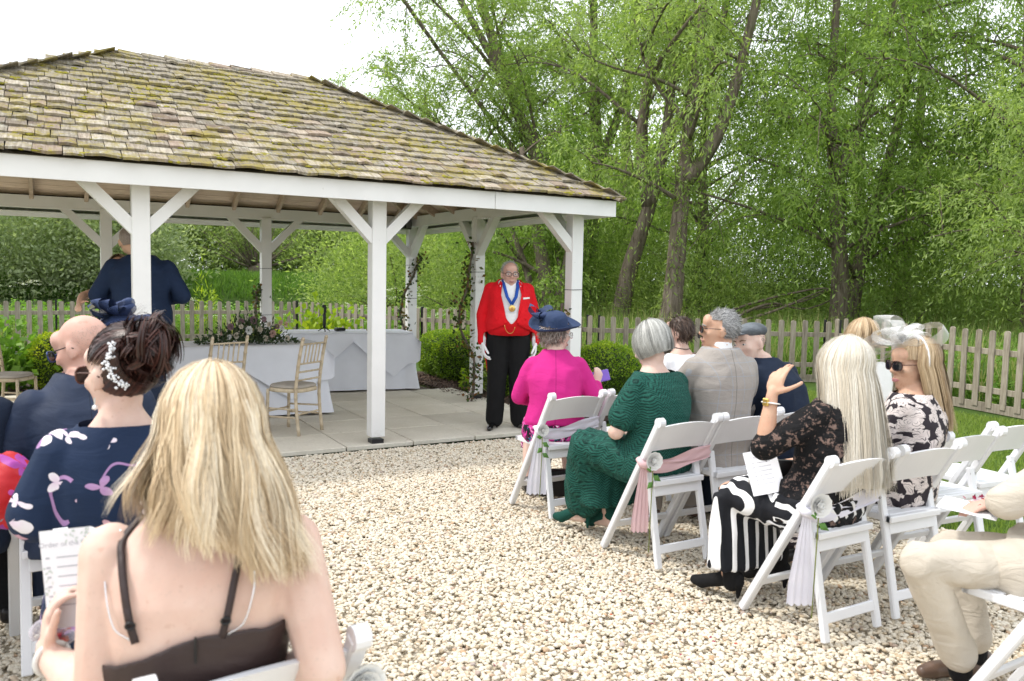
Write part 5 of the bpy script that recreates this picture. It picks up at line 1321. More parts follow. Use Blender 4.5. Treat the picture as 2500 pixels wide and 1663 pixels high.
def xf(M, P): A = m44(M); return P @ A[:3, :3].T + A[:3, 3]
def long_hair(parent, M, mat, length=.45, n=1500, az=(40, 320), fall=(0, -.05), wide=1.0, thick=.02, flow=.5, seed=1, clumps=90, s=1.0, curl=0.0, inward=0.0, fringe=0, zdir=None, width=.004, part=0.0, drop_th=100, wave=.01, shell=True, cn=.030, lfun=None):
    """hair parted on the crown, following the skull then hanging. az in degrees from the face, going round the back"""
    r_ = np.random.default_rng(seed); m = 15
    def paths(a, lay, noise_amp, cid=None, ln=None):
        k = len(a); TH = np.linspace(0.05, R(drop_th), 7); P = np.zeros((k, m, 3)); O = np.zeros((k, m, 3))
        ca, sa = np.cos(a), np.sin(a)                     # a=0 is face direction (+y)
        dirx = -sa; diry = ca
        rad = HR * 1.05 + thick * .5
        for j, th in enumerate(TH):
            f = (1 + lay)[:, None]
            P[:, j] = HC + np.stack([dirx * math.sin(th) * rad[0] + part * math.cos(th), diry * math.sin(th) * rad[1] - .012 * math.cos(th), np.full(k, math.cos(th) * rad[2])], 1) * f
            O[:, j] = np.stack([dirx * math.sin(th), diry * math.sin(th), np.full(k, math.cos(th))], 1)
        e = P[:, 6]; ln_ = (length if ln is None else ln)
        if lfun is not None: ln_ = ln_ * lfun(dirx)
        for j in range(7, m):
            t_ = (j - 6) / (m - 7)
            q = e.copy(); q[:, 2] -= ln_ * t_
            q[:, 0] = e[:, 0] * (1 + (wide - 1) * t_) + fall[0] * t_; q[:, 1] = e[:, 1] * (1 - flow * .6 * t_) + fall[1] * t_ ** .8
            q[:, 0] -= dirx * inward * t_ ** 2; q[:, 1] -= diry * inward * t_ ** 2
            P[:, j] = q; O[:, j] = np.stack([dirx, diry, np.zeros(k)], 1)
        if cid is not None:
            ph = r_.random((clumps, 3)) * 6.28; am = r_.normal(size=(clumps, 2)) * noise_amp; ts = np.linspace(0, 1, m)
            for ax in (0, 1):
                P[:, :, ax] += am[cid, ax][:, None] * np.clip(ts - .3, 0, 1)[None] * 1.6 + wave * np.sin(ph[cid, ax][:, None] + ts[None] * (6 + 5 * curl)) * np.clip(ts - .25, 0, 1)[None] * (1 + 2 * curl)
            P[:, :, 2] += (r_.normal(size=(clumps,))[cid] * .03 * length)[:, None] * ts[None] ** 3
        return P, O
    parts = []
    A = np.radians(np.linspace(az[0], az[1], 40))
    if shell:
        P, O = paths(A, np.full(40, -.03), 0); k, mm, _ = P.shape
        V = xf(M, (P * s).reshape(-1, 3)); idx = np.arange(k * mm).reshape(k, mm)
        F = np.stack([idx[:-1, :-1], idx[1:, :-1], idx[1:, 1:], idx[:-1, 1:]], -1).reshape(-1, 4); parts.append((V, F, np.full(len(V), .25)))
    cid = r_.integers(clumps, size=n); ca = np.radians(az[0] + (az[1] - az[0]) * r_.random(clumps)); a = ca[cid] + r_.normal(size=n) * .07
    a = np.clip(a, R(az[0]), R(az[1])); lay = r_.random(n) * .10; fly = r_.random(n) < .05; lay = lay + fly * .05 * r_.random(n)
    P, O = paths(a, lay, cn, cid, length * (0.86 + .2 * r_.random(n)) if length > .1 else None)
    V, F, T = ribbons(xf(M, (P * s).reshape(-1, 3)).reshape(P.shape), O @ m44(M)[:3, :3].T, width * (.6 + .8 * r_.random(n)), r_.random(clumps)[cid] * .7 + .3 * r_.random(n)); parts.append((V, F, T))
    if fringe:
        a = np.radians(-62 + 124 * r_.random(fringe)); k = fringe; P = np.zeros((k, 8, 3)); O = np.zeros((k, 8, 3)); TH = np.linspace(.15, R(86), 8)
        for j, th in enumerate(TH):
            sw = .10 * (j / 7) ** 2
            P[:, j] = HC + np.stack([-np.sin(a + sw) * math.sin(th) * (HR[0] + .014), np.cos(a + sw) * math.sin(th) * (HR[1] + .012), np.full(k, math.cos(th) * (HR[2] + .016))], 1); O[:, j] = P[:, j] - HC
        O /= np.linalg.norm(O, axis=2, keepdims=True)
        V, F, T = ribbons(xf(M, (P * s).reshape(-1, 3)).reshape(P.shape), O @ m44(M)[:3, :3].T, .005, r_.random(k)); parts.append((V, F, T))
    return hair_obj(parts, mat, parent)
def scalp_hair(parent, M, mat, n=900, lng=.03, keep=None, dirf=None, lift=.3, seed=2, s=1.0, capk=1.045, width=.003, zcut=-.045, curly=0.0, cap=True):
    """short hair: cap over the skull plus tufts. keep(p) says where hair grows (head coordinates)"""
    r_ = np.random.default_rng(seed)
    if keep is None: keep = lambda p: (p[:, 2] > .052) | ((p[:, 1] < .012) & (p[:, 2] > zcut))
    TH, PH = np.meshgrid(np.linspace(0.02, math.pi * .78, 30), np.linspace(0, 2 * math.pi, 49), indexing='ij')
    d = np.stack([np.sin(TH) * np.cos(PH), np.sin(TH) * np.sin(PH), np.cos(TH)], -1).reshape(-1, 3)
    P = HC + d * HR * capk; ok = keep(P); idx = np.arange(30 * 49).reshape(30, 49)
    F = np.stack([idx[:-1, :-1], idx[1:, :-1], idx[1:, 1:], idx[:-1, 1:]], -1).reshape(-1, 4); F = F[ok[F].all(1)]
    parts = [(xf(M, P * s), F, np.full(len(P), .3))] if cap else []
    d = unit(r_.normal(size=(n * 4, 3))); p = HC + d * HR * capk; sel = keep(p); d = d[sel][:n]; p = p[sel][:n]; k = len(p)
    g = np.array([0, -.35, -1.0]) if dirf is None else None
    fl = np.tile(g, (k, 1)) if dirf is None else dirf(p)
    fl = fl - d * (fl * d).sum(1, keepdims=True); fl = unit(fl + r_.normal(size=(k, 3)) * .35); m = 5
    Q = np.zeros((k, m, 3)); L = lng * (.6 + .7 * r_.random(k))
    for j in range(m):
        t_ = j / (m - 1); c = curly * np.stack([np.sin(j * 2.2 + np.arange(k)), np.cos(j * 2.2 + np.arange(k) * 1.3), np.sin(j * 1.7 + np.arange(k) * .7)], 1)
        Q[:, j] = p + fl * (L * t_)[:, None] + d * (L * lift * (t_ - .35 * t_ * t_) + .001)[:, None] + c * t_
    O = np.repeat(d[:, None], m, 1)
    V, F2, T = ribbons(xf(M, (Q * s).reshape(-1, 3)).reshape(Q.shape), O @ m44(M)[:3, :3].T, width * (.6 + .8 * r_.random(k)), r_.random(k)); parts.append((V, F2, T))
    return hair_obj(parts, mat, parent)
def glasses(parent, M, dark=True, rim=MAT['black_plastic'], s=1.0, big=1.0, temple=None):
    def T(p): return M @ (Vector(p) * s)
    g = empty('glasses'); g.parent = parent
    for x in (-1, 1):
        c = Vector((x * .033, .110, .004)); pts = []
        for k in range(17):
            a = 6.283 * k / 16; ca, sa = math.cos(a), math.sin(a); e = .75
            pts.append(T(c + Vector((math.copysign(abs(ca) ** e, ca) * .0265 * big, -abs(ca) * .002 - x * ca * .006, math.copysign(abs(sa) ** e, sa) * .020 * big))))
        B = MB(); B.tube(pts, .0023 * s, 6); B.build('rim', rim, g, True)
        B = MB(); B.add(pts[:16] + [T(c + Vector((0, .002, 0)))], [[k, (k + 1) % 16, 16] for k in range(16)]); B.build('lens', MAT['lens_dark'] if dark else MAT['lens_clear'], g, True)
        B = MB(); B.tube([T((x * .058, .105, .010)), T((x * .074, .07, .012)), T((x * .079, .0, .010)), T((x * .078, -.02, -.002))], .0032 * s, 6, .6); B.build('temple', temple or rim, g, True)
    B = MB(); B.tube([T((-.008, .112, .008)), T((0, .115, .011)), T((.008, .112, .008))], .0025 * s, 6); B.build('bridge', rim, g, True)
    return g

# ------------------------------------------------------------------ people: bodies
TOR = [(-.04, .165, .115), (.04, .185, .135), (.18, .182, .132), (.36, .156, .115), (.54, .166, .12), (.68, .178, .122), (.78, .174, .110), (.86, .142, .092), (.92, .104, .076), (.98, .070, .062), (1.02, .060, .058)]
TOR_F = [(-.04, .18, .12), (.04, .198, .14), (.18, .188, .132), (.38, .145, .108), (.56, .153, .122), (.68, .163, .120), (.78, .158, .104), (.86, .126, .086), (.92, .090, .069), (.98, .061, .055), (1.02, .052, .052)]
def band_strip(pts, nrm, width, mat, parent, name, thick=.002):
    pl = spline(pts, 5); nl = spline(nrm, 5); V = []; F = []
    for i, q in enumerate(pl):
        t_ = (pl[min(i + 1, len(pl) - 1)] - pl[max(i - 1, 0)]).normalized(); sd = t_.cross(nl[i]).normalized(); V += [q - sd * width / 2, q + sd * width / 2]
    for i in range(len(pl) - 1): F.append([i * 2, i * 2 + 1, i * 2 + 3, i * 2 + 2])
    o = mobj(name, V, F, mat, parent, True); sm = o.modifiers.new('thickness', 'SOLIDIFY'); sm.thickness = thick; sm.offset = 0; return o
class Person:
    def __init__(s, label, loc, rz, k=1.0, w=1.0, dp=1.0, lean=0.0, side=0.0, slouch=.03, fem=False, head=(0, 0, 0), hoff=(0, 0, 0), hs=1.0, skinm='skin', stand=0.0, group=None, neck=.0):
        s.root = empty('person', loc, R(rz), label, 'person', group)
        s.z0 = .47 if not stand else stand * .535; s.len = .60 * (k + .06) if not stand else stand * .303; s.w = w; s.dp = dp; s.lean = lean; s.side = side; s.slouch = slouch; s.fem = fem
        s.tor = TOR_F if fem else TOR; s.skin = MAT[skinm]; s.hs = hs; s.k = k
        nb = s.sp(1.0); tilt = Vector((side, lean, s.len)).normalized()
        s.neck0 = nb - tilt * .03; s.hc = nb + tilt * (.082 + neck) + Vector((0, .018, .008)) + Vector(hoff)
        yaw, pit, rol = head
        s.M = Matrix.Translation(s.hc) @ (Matrix.Rotation(R(yaw), 4, 'Z') @ Matrix.Rotation(R(pit), 4, 'X') @ Matrix.Rotation(R(rol), 4, 'Y'))
        s.arms = {}; s.legs = {}; s.B = Blob()
    def sp(s, t):
        tt = max(t, 0); return Vector((s.side * tt ** 1.3, s.lean * tt ** 1.3 - s.slouch * math.sin(math.pi * min(max(t, 0), 1)), s.z0 + s.len * t))
    def torso(s, B, inf=0.0, t0=-.04, t1=1.02, scale=1.0, belly=0.0):
        rg = []
        for (t, a, b) in s.tor:
            if t < t0 - 1e-6 or t > t1 + 1e-6: continue
            c = s.sp(t); bb = belly * math.exp(-((t - .3) / .22) ** 2)
            rg.append((c + Vector((0, bb * .6, 0)), (a * s.w + inf + bb * .4) * scale, (b * s.dp + inf + bb) * scale))
        B.loft(rg); return s
    def sh(s, x): c = s.sp(.80); return c + Vector((x * (.150 if s.fem else .170) * s.w, -.005, 0))
    def arm(s, x, E=None, W=None):
        """x = -1 left, +1 right (the person's own)"""
        S = s.sh(x); E = Vector(E) if E else S + Vector((x * .06, .05, -.27)); W = Vector(W) if W else Vector((x * .09, .28, s.z0 + .17)); s.arms[x] = (S, E, W); return s
    def leg(s, x, K=None, A=None, H=None):
        H = Vector(H) if H else Vector((x * .09, .02, s.z0 + .03)); K = Vector(K) if K else Vector((x * .11, .45, s.z0 + .03)); A = Vector(A) if A else Vector((x * .11, .43, .09)); s.legs[x] = (H, K, A); return s
    def body(s, voxel=.009, hands=(-1, 1), hand_kw=None, jaw=1.0, ears=True, torso_scale=.93, smooth=3, feet=True, armr=1.0, legr=1.0, back=False):
        B = s.B; s.torso(B, 0, scale=torso_scale)
        B.cap(s.neck0, s.M @ (Vector((0, -.018, -.06)) * s.hs), .056 * (.88 if s.fem else 1.05), .05 * (.9 if s.fem else 1.08), 14); head_prims(B, s.M, s.hs, ears=ears, jaw=jaw)
        if back:
            for x in (-1, 1):
                c = s.sp(.66); yb = -.118 * s.dp * torso_scale
                B.ell(c + Vector((x * .080, yb + .016, .0)), (.055, .016, .085), Euler((R(8), R(x * 16), 0)).to_matrix()); B.cap(s.sp(.82) + Vector((x * .12, -.05, .0)), s.sp(.94) + Vector((x * .05, -.02, 0)), .038, .042)
        for x, (S, E, W) in s.arms.items():
            B.cap(S, E, .05 * armr, .039 * armr); B.cap(E, E.lerp(W, .35), .039 * armr, .04 * armr); B.cap(E.lerp(W, .35), W, .04 * armr, .026)
            if x in hands:
                kw = dict(d=(W - E).normalized(), n=Vector((-x * .7, 0, -.7)), side=(x)); kw.update((hand_kw or {}).get(x, {})); hand(B, W, **kw)
        for x, (H, K, A) in s.legs.items():
            B.cap(H, K, .078 * legr, .056 * legr); B.cap(K, K.lerp(A, .35), .055 * legr, .056 * legr); B.cap(K.lerp(A, .35), A, .056 * legr, .036)
            if feet: B.cap(A + Vector((0, -.02, -.03)), A + Vector((0, .12, -.055)), .032, .026)
        return B.build('body', s.skin, s.root, voxel, smooth)
    def top(s, name, mat, inf=.02, sleeve=2.0, voxel=.012, fold=.006, trim=None, cuff=1.0, armr=1.0, t0=-.04, t1=1.0, extra=None, pad=0.0, belly=0.0, skip=(), ff=(9, 9, 5), flare=0.0, smooth=4, solid=0.0, fold2=0.0):
        B = Blob(); s.torso(B, inf, t0, t1, belly=belly)
        for x, (S, E, W) in s.arms.items():
            if x in skip: continue
            B.ell(S + Vector((-x * .02, 0, -.005)), (.052 + inf * .9 + pad, .052 + inf * .9, .046 + inf * .8 + pad * .5))
            if sleeve > 0:
                f = min(sleeve, 1.0); B.cap(S, S.lerp(E, f), (.047 + inf * .85) * armr, (.038 + inf * .8 + flare) * armr)
            if sleeve > 1:
                f = sleeve - 1; B.cap(E, E.lerp(W, f), (.038 + inf * .8) * armr, (.028 + inf * .75) * cuff * armr)
        if extra: extra(B)
        return B.build(name, mat, s.root, voxel, smooth, fold, ff, trim, solid, fold2)
    def trousers(s, mat, inf=.018, voxel=.013, fold=.007, hem=.98, name='trousers', legr=1.0):
        B = Blob(); s.torso(B, inf * .8, -.04, .2)
        for x, (H, K, A) in s.legs.items():
            B.cap(H, K, (.085 + inf) * legr, (.062 + inf) * legr); e = K.lerp(A, hem); B.cap(K, e, (.06 + inf) * legr, (.05 + inf) * legr)
        return B.build(name, mat, s.root, voxel, 4, fold, (8, 8, 4))
    def skirt(s, mat, hem=.25, inf=.02, flare=.05, voxel=.013, fold=.008, name='skirt', knee_y=.47, wk=.19, extra=None, ff=(14, 14, 3), zt=.2, sx=0.0, fy=0.0, trim=None):
        B = Blob(); s.torso(B, inf, -.04, zt); z = s.z0 + .02; w = .19 * s.w + inf
        B.loft([(Vector((0, -.06, z)), w, .11), (Vector((0, .1, z + .01)), w, .115, (1, 0, 0), (0, .25, 1)), (Vector((sx * .6, .30, z + .015)), wk + inf, .10, (1, 0, 0), (0, .2, 1)), (Vector((sx, knee_y - .02, z)), wk + inf - .02, .09, (1, 0, 0), (0, .5, .8))], 24)
        n = 6; rg = []
        for i in range(n + 1):
            t_ = i / n; zz = z + .02 - (z + .02 - hem) * t_; rg.append((Vector((sx * (1 + .1 * t_), knee_y - .03 + fy * t_, zz)), wk + inf * .5 + flare * t_, .085 + flare * .9 * t_))
        B.loft(rg, 24)
        if extra: extra(B)
        return B.build(name, mat, s.root, voxel, 4, fold, ff, trim)
    def shoe(s, x, mat, heel=0.0, d=(0, 1, 0), name='shoe', L=.25, A=None, up=0.0):
        A = Vector(A) if A else s.legs[x][2]; d = Vector(d).normalized(); B = Blob(); g = A.z - .09
        h0 = Vector((A.x, A.y, g + .03 + heel)) - d * .05; B.cap(h0, h0 + d * .08, .034, .036)
        B.cap(h0 + d * .06, Vector((A.x, A.y, g + .028 + up)) + d * (L - .10), .036, .034); B.cap(Vector((A.x, A.y, g + .026 + up)) + d * (L - .10), Vector((A.x, A.y, g + .022 + up)) + d * (L - .055), .036, .026)
        B.cap(h0 + Vector((0, 0, .02)), h0 + d * .03 + Vector((0, 0, .04)), .034, .036)
        if heel: B.cap(h0 - d * .01 - Vector((0, 0, .02)), h0 - d * .005 - Vector((0, 0, heel + .025)), .018, .009)
        return B.build(name, mat, s.root, .007, 2)
# ------------------------------------------------------------------ cloth materials
def cloth(name, c, rough=.85, var=.10, weave=420, bump=.25, extra=None, spec=.2, sheen=.0, seam=False, wrinkle=6.0):
    t = NT(name); v = t.coord('Object'); c = np.array(c)
    col = t.mix(t.ramp(t.noise(v, 7, 4), [(.3, 0.0), (.7, 1.0)]), tuple(c * (1 - var)), tuple(np.clip(c * (1 + var), 0, 1)))
    if extra: col = extra(t, v, col)
    if seam:
        x_, y_, z_ = t.sep(v); m_ = t.math('MULTIPLY', t.math('LESS_THAN', t.math('ABSOLUTE', t.math('ADD', x_, t.math('MULTIPLY', t.math('SUBTRACT', t.noise(v, 3, 1), .5), .006))), .0022), t.math('LESS_THAN', y_, .0)); col = t.mix(t.math('MULTIPLY', m_, .55), col, tuple(c * .3))
    wr = t.noise(t.coord('Object', (7, 7, 16)), 1.0, 3, .5, 1.5)
    h = t.math('ADD', t.noise(v, weave, 2), t.math('MULTIPLY', wr, wrinkle))
    return t.done(t.bsdf(col, rough, t.bump(h, bump, .0045), spec, Sheen_Weight=sheen))
def windowpane(t, v, col):
    x, y, z = t.sep(v)
    g = t.math('LESS_THAN', t.math('FRACT', t.math('MULTIPLY', t.math('ADD', x, t.math('MULTIPLY', y, .6)), 13.0)), .05); h = t.math('LESS_THAN', t.math('FRACT', t.math('MULTIPLY', z, 13.0)), .05)
    col = t.mix(t.ramp(t.noise(t.coord('Object', (500, 500, 500)), 1.0, 2), [(.4, .0), (.6, .25)]), col, (.52, .48, .43))
    return t.mix(t.math('MULTIPLY', t.math('MAXIMUM', g, h), .4), col, (.30, .38, .48))
MAT['grey_suit'] = cloth('grey_check_suit', (.33, .30, .275), .9, .06, 420, .3, windowpane, seam=True)
MAT['navy_suit'] = cloth('navy_suit', (.016, .027, .058), .7, .15, spec=.3, seam=True); MAT['navy_suit_b'] = cloth('navy_blue_suit', (.013, .026, .062), .75, .15, seam=True); MAT['navy_coat'] = cloth('navy_coat', (.014, .022, .042), .9, .12)
MAT['black_cloth'] = cloth('black_wool', (.010, .010, .011), .85); MAT['scarlet'] = cloth('scarlet_wool', (.68, .010, .018), .85, .06); MAT['white_cloth'] = cloth('white_cotton', (.82, .82, .83), .8, .02)
MAT['royal_blue'] = cloth('royal_blue_ribbon', (.02, .08, .38), .6); MAT['cerise'] = cloth('cerise_wool', (.56, .025, .22), .85, .06, seam=True); MAT['cream_suit'] = cloth('cream_linen', (.56, .505, .425), .9, .06, 380, .4, wrinkle=8.0)
MAT['brown_satin'] = cloth('dark_brown_satin', (.035, .020, .019), .5, .12, spec=.45); MAT['offwhite'] = cloth('offwhite_cotton', (.74, .73, .70), .9, .03); MAT['tweed'] = cloth('grey_tweed', (.13, .145, .16), .95, .3, 200, .5)
MAT['leather_brown'] = simple('brown_shoe_leather', (.11, .07, .05), .35, .35, 14); MAT['patent'] = simple('black_patent', (.008, .008, .008), .08, spec=.7); MAT['suede_green'] = cloth('green_suede', (.012, .07, .055), .95); MAT['hat_navy'] = cloth('navy_hat_felt', (.03, .05, .11), .75, .1, 200, .4)
def petals(t, v, scale, R_, lobes, thr=.0, sq=1.0):
    vo = t.vor(v, scale); loc = t.vmath('SUBTRACT', v, vo.outputs['Position']); x, y, z = t.sep(loc); cr, cg, cb = t.sep(vo.outputs['Color'])
    u = t.math('ADD', x, t.math('MULTIPLY', y, .5))
    r = t.math('SQRT', t.math('ADD', t.math('MULTIPLY', u, u), t.math('MULTIPLY', z, z))); a = t.math('ADD', t.math('ARCTAN2', z, u), t.math('MULTIPLY', cr, 6.283))
    f = t.math('POWER', t.math('ABSOLUTE', t.math('COSINE', t.math('MULTIPLY', a, lobes / 2))), sq)
    m = t.math('LESS_THAN', r, t.math('MULTIPLY', t.math('ADD', .12, t.math('MULTIPLY', f, .88)), t.math('MULTIPLY', R_, t.math('ADD', .5, t.math('MULTIPLY', cg, .7)))))
    return m, cb, r, a
def navy_floral(t, v, col):
    vd = t.vmath('ADD', v, t.vmath('SCALE', t.vmath('SUBTRACT', t.noise(v, 11, 2, out=1), (.5, .5, .5)), scale=.035))
    ln = t.noise(v, 4.5, 1); st = t.math('LESS_THAN', t.math('ABSOLUTE', t.math('SUBTRACT', ln, .5)), .008)
    st = t.math('MULTIPLY', st, t.math('GREATER_THAN', t.noise(v, 3.3, 1), .46)); col = t.mix(st, col, (.38, .22, .42))
    m, c, r, a = petals(t, vd, 8.5, .042, 3, sq=1.6)
    pc = t.ramp(c, [(0, (.80, .76, .80)), (.55, (.78, .74, .78)), (.62, (.52, .24, .42)), (.8, (.60, .36, .42)), (1, (.40, .24, .46))])
    pc = t.mix(t.ramp(r, [(.0, .5), (.03, 0.0)]), pc, (.52, .30, .48)); col = t.mix(m, col, pc)
    return col
MAT['navy_floral'] = cloth('navy_floral_crepe', (.012, .025, .062), .75, .08, 420, .2, navy_floral)
def leafprint(t, v, col):
    vd = t.vmath('ADD', v, t.vmath('SCALE', t.vmath('SUBTRACT', t.noise(v, 13, 2, out=1), (.5, .5, .5)), scale=.06))
    m, c, r, a = petals(t, vd, 15.5, .046, 3, sq=.5)
    vein = t.math('GREATER_THAN', t.math('FRACT', t.math('MULTIPLY', t.math('ADD', a, t.math('MULTIPLY', r, 22.0)), 2.6)), .14)
    m2 = t.math('MULTIPLY', m, t.math('MAXIMUM', vein, t.math('LESS_THAN', r, .012)))
    return t.mix(m2, (.030, .024, .03), t.mix(t.noise(v, 20, 2), (.60, .52, .49), (.74, .68, .66)))
MAT['leafprint'] = cloth('leaf_print_crepe', (.03, .025, .03), .7, .1, 420, .2, leafprint)
def bright(t, v, col):
    a = t.noise(t.coord('Object', (22, 22, 14)), 1.0, 3, .6, 1.2, 0); b = t.noise(t.coord('Object', (30, 30, 18)), 1.0, 2, .6, .8)
    c = t.ramp(a, [(0, (.01, .01, .015)), (.46, (.01, .01, .02)), (.49, (.62, .04, .30)), (.57, (.66, .06, .34)), (.60, (.78, .72, .76))], 'CONSTANT')
    return t.mix(t.ramp(b, [(.60, 0.0), (.64, 1.0)]), c, (.05, .16, .26))
MAT['bright_print'] = cloth('bright_floral_print', (.02, .02, .02), .75, .1, 420, .2, bright)
def lace_x(t, v, col):
    a = t.noise(v, 26, 5, .7, .6); b = t.noise(v, 90, 3, .7); m = t.ramp(t.math('ADD', t.math('MULTIPLY', a, .75), t.math('MULTIPLY', b, .3)), [(.575, 0.0), (.60, 1.0)])
    return t.mix(t.math('MULTIPLY', m, .6), col, (.30, .20, .165))
MAT['black_lace'] = cloth('black_lace', (.008, .008, .009), .8, .2, 90, .6, lace_x)
def stripes(t, v, col):
    x, y, z = t.sep(v); zz = t.math('PINGPONG', t.math('ADD', z, .13), .16); 
    ph = t.math('ADD', t.math('MULTIPLY', x, 15.0), t.math('MULTIPLY', t.math('ADD', t.math('MULTIPLY', t.noise(v, 2.0, 1), .18), t.math('MULTIPLY', zz, t.math('MULTIPLY', t.math('LESS_THAN', y, .05), 3.4))), 3.0))
    ph = t.math('ADD', ph, t.math('MULTIPLY', y, -2.0))
    return t.mix(t.math('LESS_THAN', t.math('FRACT', ph), .34), col, (.80, .80, .81))
MAT['stripe_skirt'] = cloth('black_white_stripe', (.010, .011, .015), .7, .1, 420, .15, stripes)
def greenlace(t, v, col):
    x, y, z = t.sep(v); zig = t.math('PINGPONG', t.math('MULTIPLY', t.math('ADD', x, t.math('MULTIPLY', y, .6)), 1.0), .016); w = t.math('FRACT', t.math('MULTIPLY', t.math('ADD', z, t.math('MULTIPLY', zig, 1.3)), 62.0))
    c = t.mix(t.ramp(w, [(.3, 0.0), (.6, 1.0)]), (.004, .030, .024), (.014, .095, .072)); return t.mix(t.ramp(t.noise(v, 60, 4, .7), [(.55, 0.0), (.7, .6)]), c, (.03, .15, .115))
MAT['green_lace'] = cloth('green_lace', (.01, .08, .06), .75, .1, 90, .5, greenlace)
def redprint(t, v, col):
    m, c, r, a = petals(t, v, 9, .05, 3, sq=1.2); return t.mix(m, col, t.ramp(c, [(0, (.25, .02, .25)), (.4, (.55, .10, .40)), (.7, (.10, .25, .25)), (1, (.6, .55, .5))]))
MAT['red_print'] = cloth('red_embroidered_silk', (.45, .006, .012), .55, .1, 300, .2, redprint, .4)

H_blonde = hairmat('hair_blonde', (.42, .28, .15), (.82, .645, .42), (.98, .90, .74)); H_white = hairmat('hair_platinum', (.55, .47, .35), (.80, .74, .62), (.90, .88, .82)); H_honey = hairmat('hair_honey', (.30, .19, .10), (.52, .37, .21), (.70, .55, .36))
H_auburn = hairmat('hair_auburn', (.018, .008, .007), (.045, .017, .013), (.10, .035, .025), .35); H_silver = hairmat('hair_silver', (.16, .16, .15), (.45, .45, .42), (.74, .74, .70)); H_grey = hairmat('hair_grey', (.14, .14, .14), (.36, .36, .36), (.60, .60, .60)); H_brown = hairmat('hair_brown', (.03, .018, .012), (.075, .045, .03), (.15, .09, .06)); H_curl = hairmat('hair_grey_brown', (.14, .10, .08), (.32, .26, .23), (.50, .44, .40)); H_stub = hairmat('hair_stubble', (.20, .16, .14), (.34, .28, .24), (.45, .4, .36))
GP = 'seated wedding guests'
def text_obj(name, s, size, M, mat, parent, ext=0.0):
    cu = bpy.data.curves.new(name, 'FONT'); cu.body = s; cu.size = size; cu.align_x = 'CENTER'; cu.resolution_u = 2
    o = bpy.data.objects.new('t', cu); COL.objects.link(o); me = bpy.data.meshes.new_from_object(o.evaluated_get(bpy.context.evaluated_depsgraph_get())); bpy.data.objects.remove(o)
    me.materials.clear(); me.materials.append(mat); me.transform(M); return link(bpy.data.objects.new(name, me), parent)

# ================================================================== the toastmaster
p = Person('man in scarlet tailcoat and white gloves standing by the pavilion post', (1.50, .19, .002), 158, w=1.13, dp=1.22, slouch=0, stand=1.84, skinm='skin_red', head=(4, -4, 0), hs=1.12, hoff=(0, .014, -.042))
for x in (-1, 1):
    p.arm(x, (x * .275, -.02, 1.17), (x * .272, .05, .90)); p.leg(x, (x * .115, .02, .50), (x * .13, -.01, .09), (x * .10, 0, .93))
p.body(.009, hands=(), feet=False, jaw=1.12); head_extras(p.root, p.M, 1.12, (.42, .2, .18), True, (.45, .42, .4)); glasses(p.root, p.M, False, MAT['black_plastic'], 1.12)
scalp_hair(p.root, p.M, H_silver, 900, .02, lambda q: ((q[:, 2] > -.035) & (q[:, 1] < .025) & (q[:, 2] < .075)) | ((q[:, 2] > .070) & (q[:, 1] < .035)), lambda q: np.tile([.4, -.9, -.1], (len(q), 1)), .10, 3, 1.12, 1.015, .0024)
p.trousers(MAT['black_cloth'], .024, .012, .006, 1.02, legr=1.2)
for x in (-1, 1): p.shoe(x, MAT['patent'], 0, (x * .35, 1, 0), L=.28)
p.top('shirt', MAT['white_cloth'], .014, 0, .012, 0, lambda c: c.z > 1.535, t0=-.04, t1=1.0, belly=.047, skip=(-1, 1))
p.top('waistcoat', MAT['scarlet'], .018, 0, .011, .002, lambda c: (c.y > 0 and abs(c.x) < min(.11, max(0, c.z - 1.085) * .75)) or c.z > 1.42, t0=-.04, t1=.9, belly=.052, skip=(-1, 1))
def tails(B):
    for x in (-1, 1): B.loft([(Vector((x * .13, -.11, 1.06)), .10, .035), (Vector((x * .15, -.12, .8)), .09, .024), (Vector((x * .14, -.13, .55)), .065, .02)], 16)
def coat_open(c):
    if c.y < .02: return False
    if c.z < 1.10 and abs(c.x) < .26: return c.z < 1.10 - abs(c.x) * .45 or abs(c.x) < .05
    return abs(c.x) < .055 + max(0, (c.z - 1.10)) * .16 + .03 * math.exp(-((c.z - 1.32) / .1) ** 2)
p.top('tailcoat', MAT['scarlet'], .030, 1.98, .011, .004, coat_open, 1.1, armr=.92, extra=tails, pad=.012, belly=.052, t0=-.04, t1=.99, solid=.006)
fy = .185
def front(x, z, off=0.0): # chest surface
    t_ = (z - p.z0) / p.len; d_ = np.interp(t_, [a for a, _, _ in p.tor], [b for _, _, b in p.tor]) * p.dp + .032 + .085 * math.exp(-((t_ - .3) / .22) ** 2); wd = np.interp(t_, [a for a, _, _ in p.tor], [a2 for _, a2, _ in p.tor]) * p.w + .05
    return Vector((x, d_ * max(0, 1 - (x / wd) ** 2) ** .45 + off, z))
for x in (-1, 1):   # lapels
    mb = MB(); A_ = [front(x * .05, 1.10, .006), front(x * .075, 1.24, .008), front(x * .105, 1.38, .010), front(x * .085, 1.50, .0)]; B_ = [front(x * .075, 1.10, .006), front(x * .15, 1.27, .008), front(x * .175, 1.39, .008), front(x * .10, 1.52, -.02)]
    mb.add(A_ + B_, [[0, 1, 5, 4], [1, 2, 6, 5], [2, 3, 7, 6]]); o = mb.build('lapel', MAT['scarlet'], p.root); sm_ = o.modifiers.new('t', 'SOLIDIFY'); sm_.thickness = .004
for x in (-1, 1):
    for z in (1.22, 1.14):
        mb = MB(); c = front(x * .15, z, .010); mb.ell = None; mb.lathe((0, 0, 0), [(.011, 0), (.011, .004), (.006, .006)], 10); mb.v = [tuple(c + Vector((v[0], v[2], v[1]))) for v in mb.v]; mb.build('button', MAT['scarlet'], p.root)
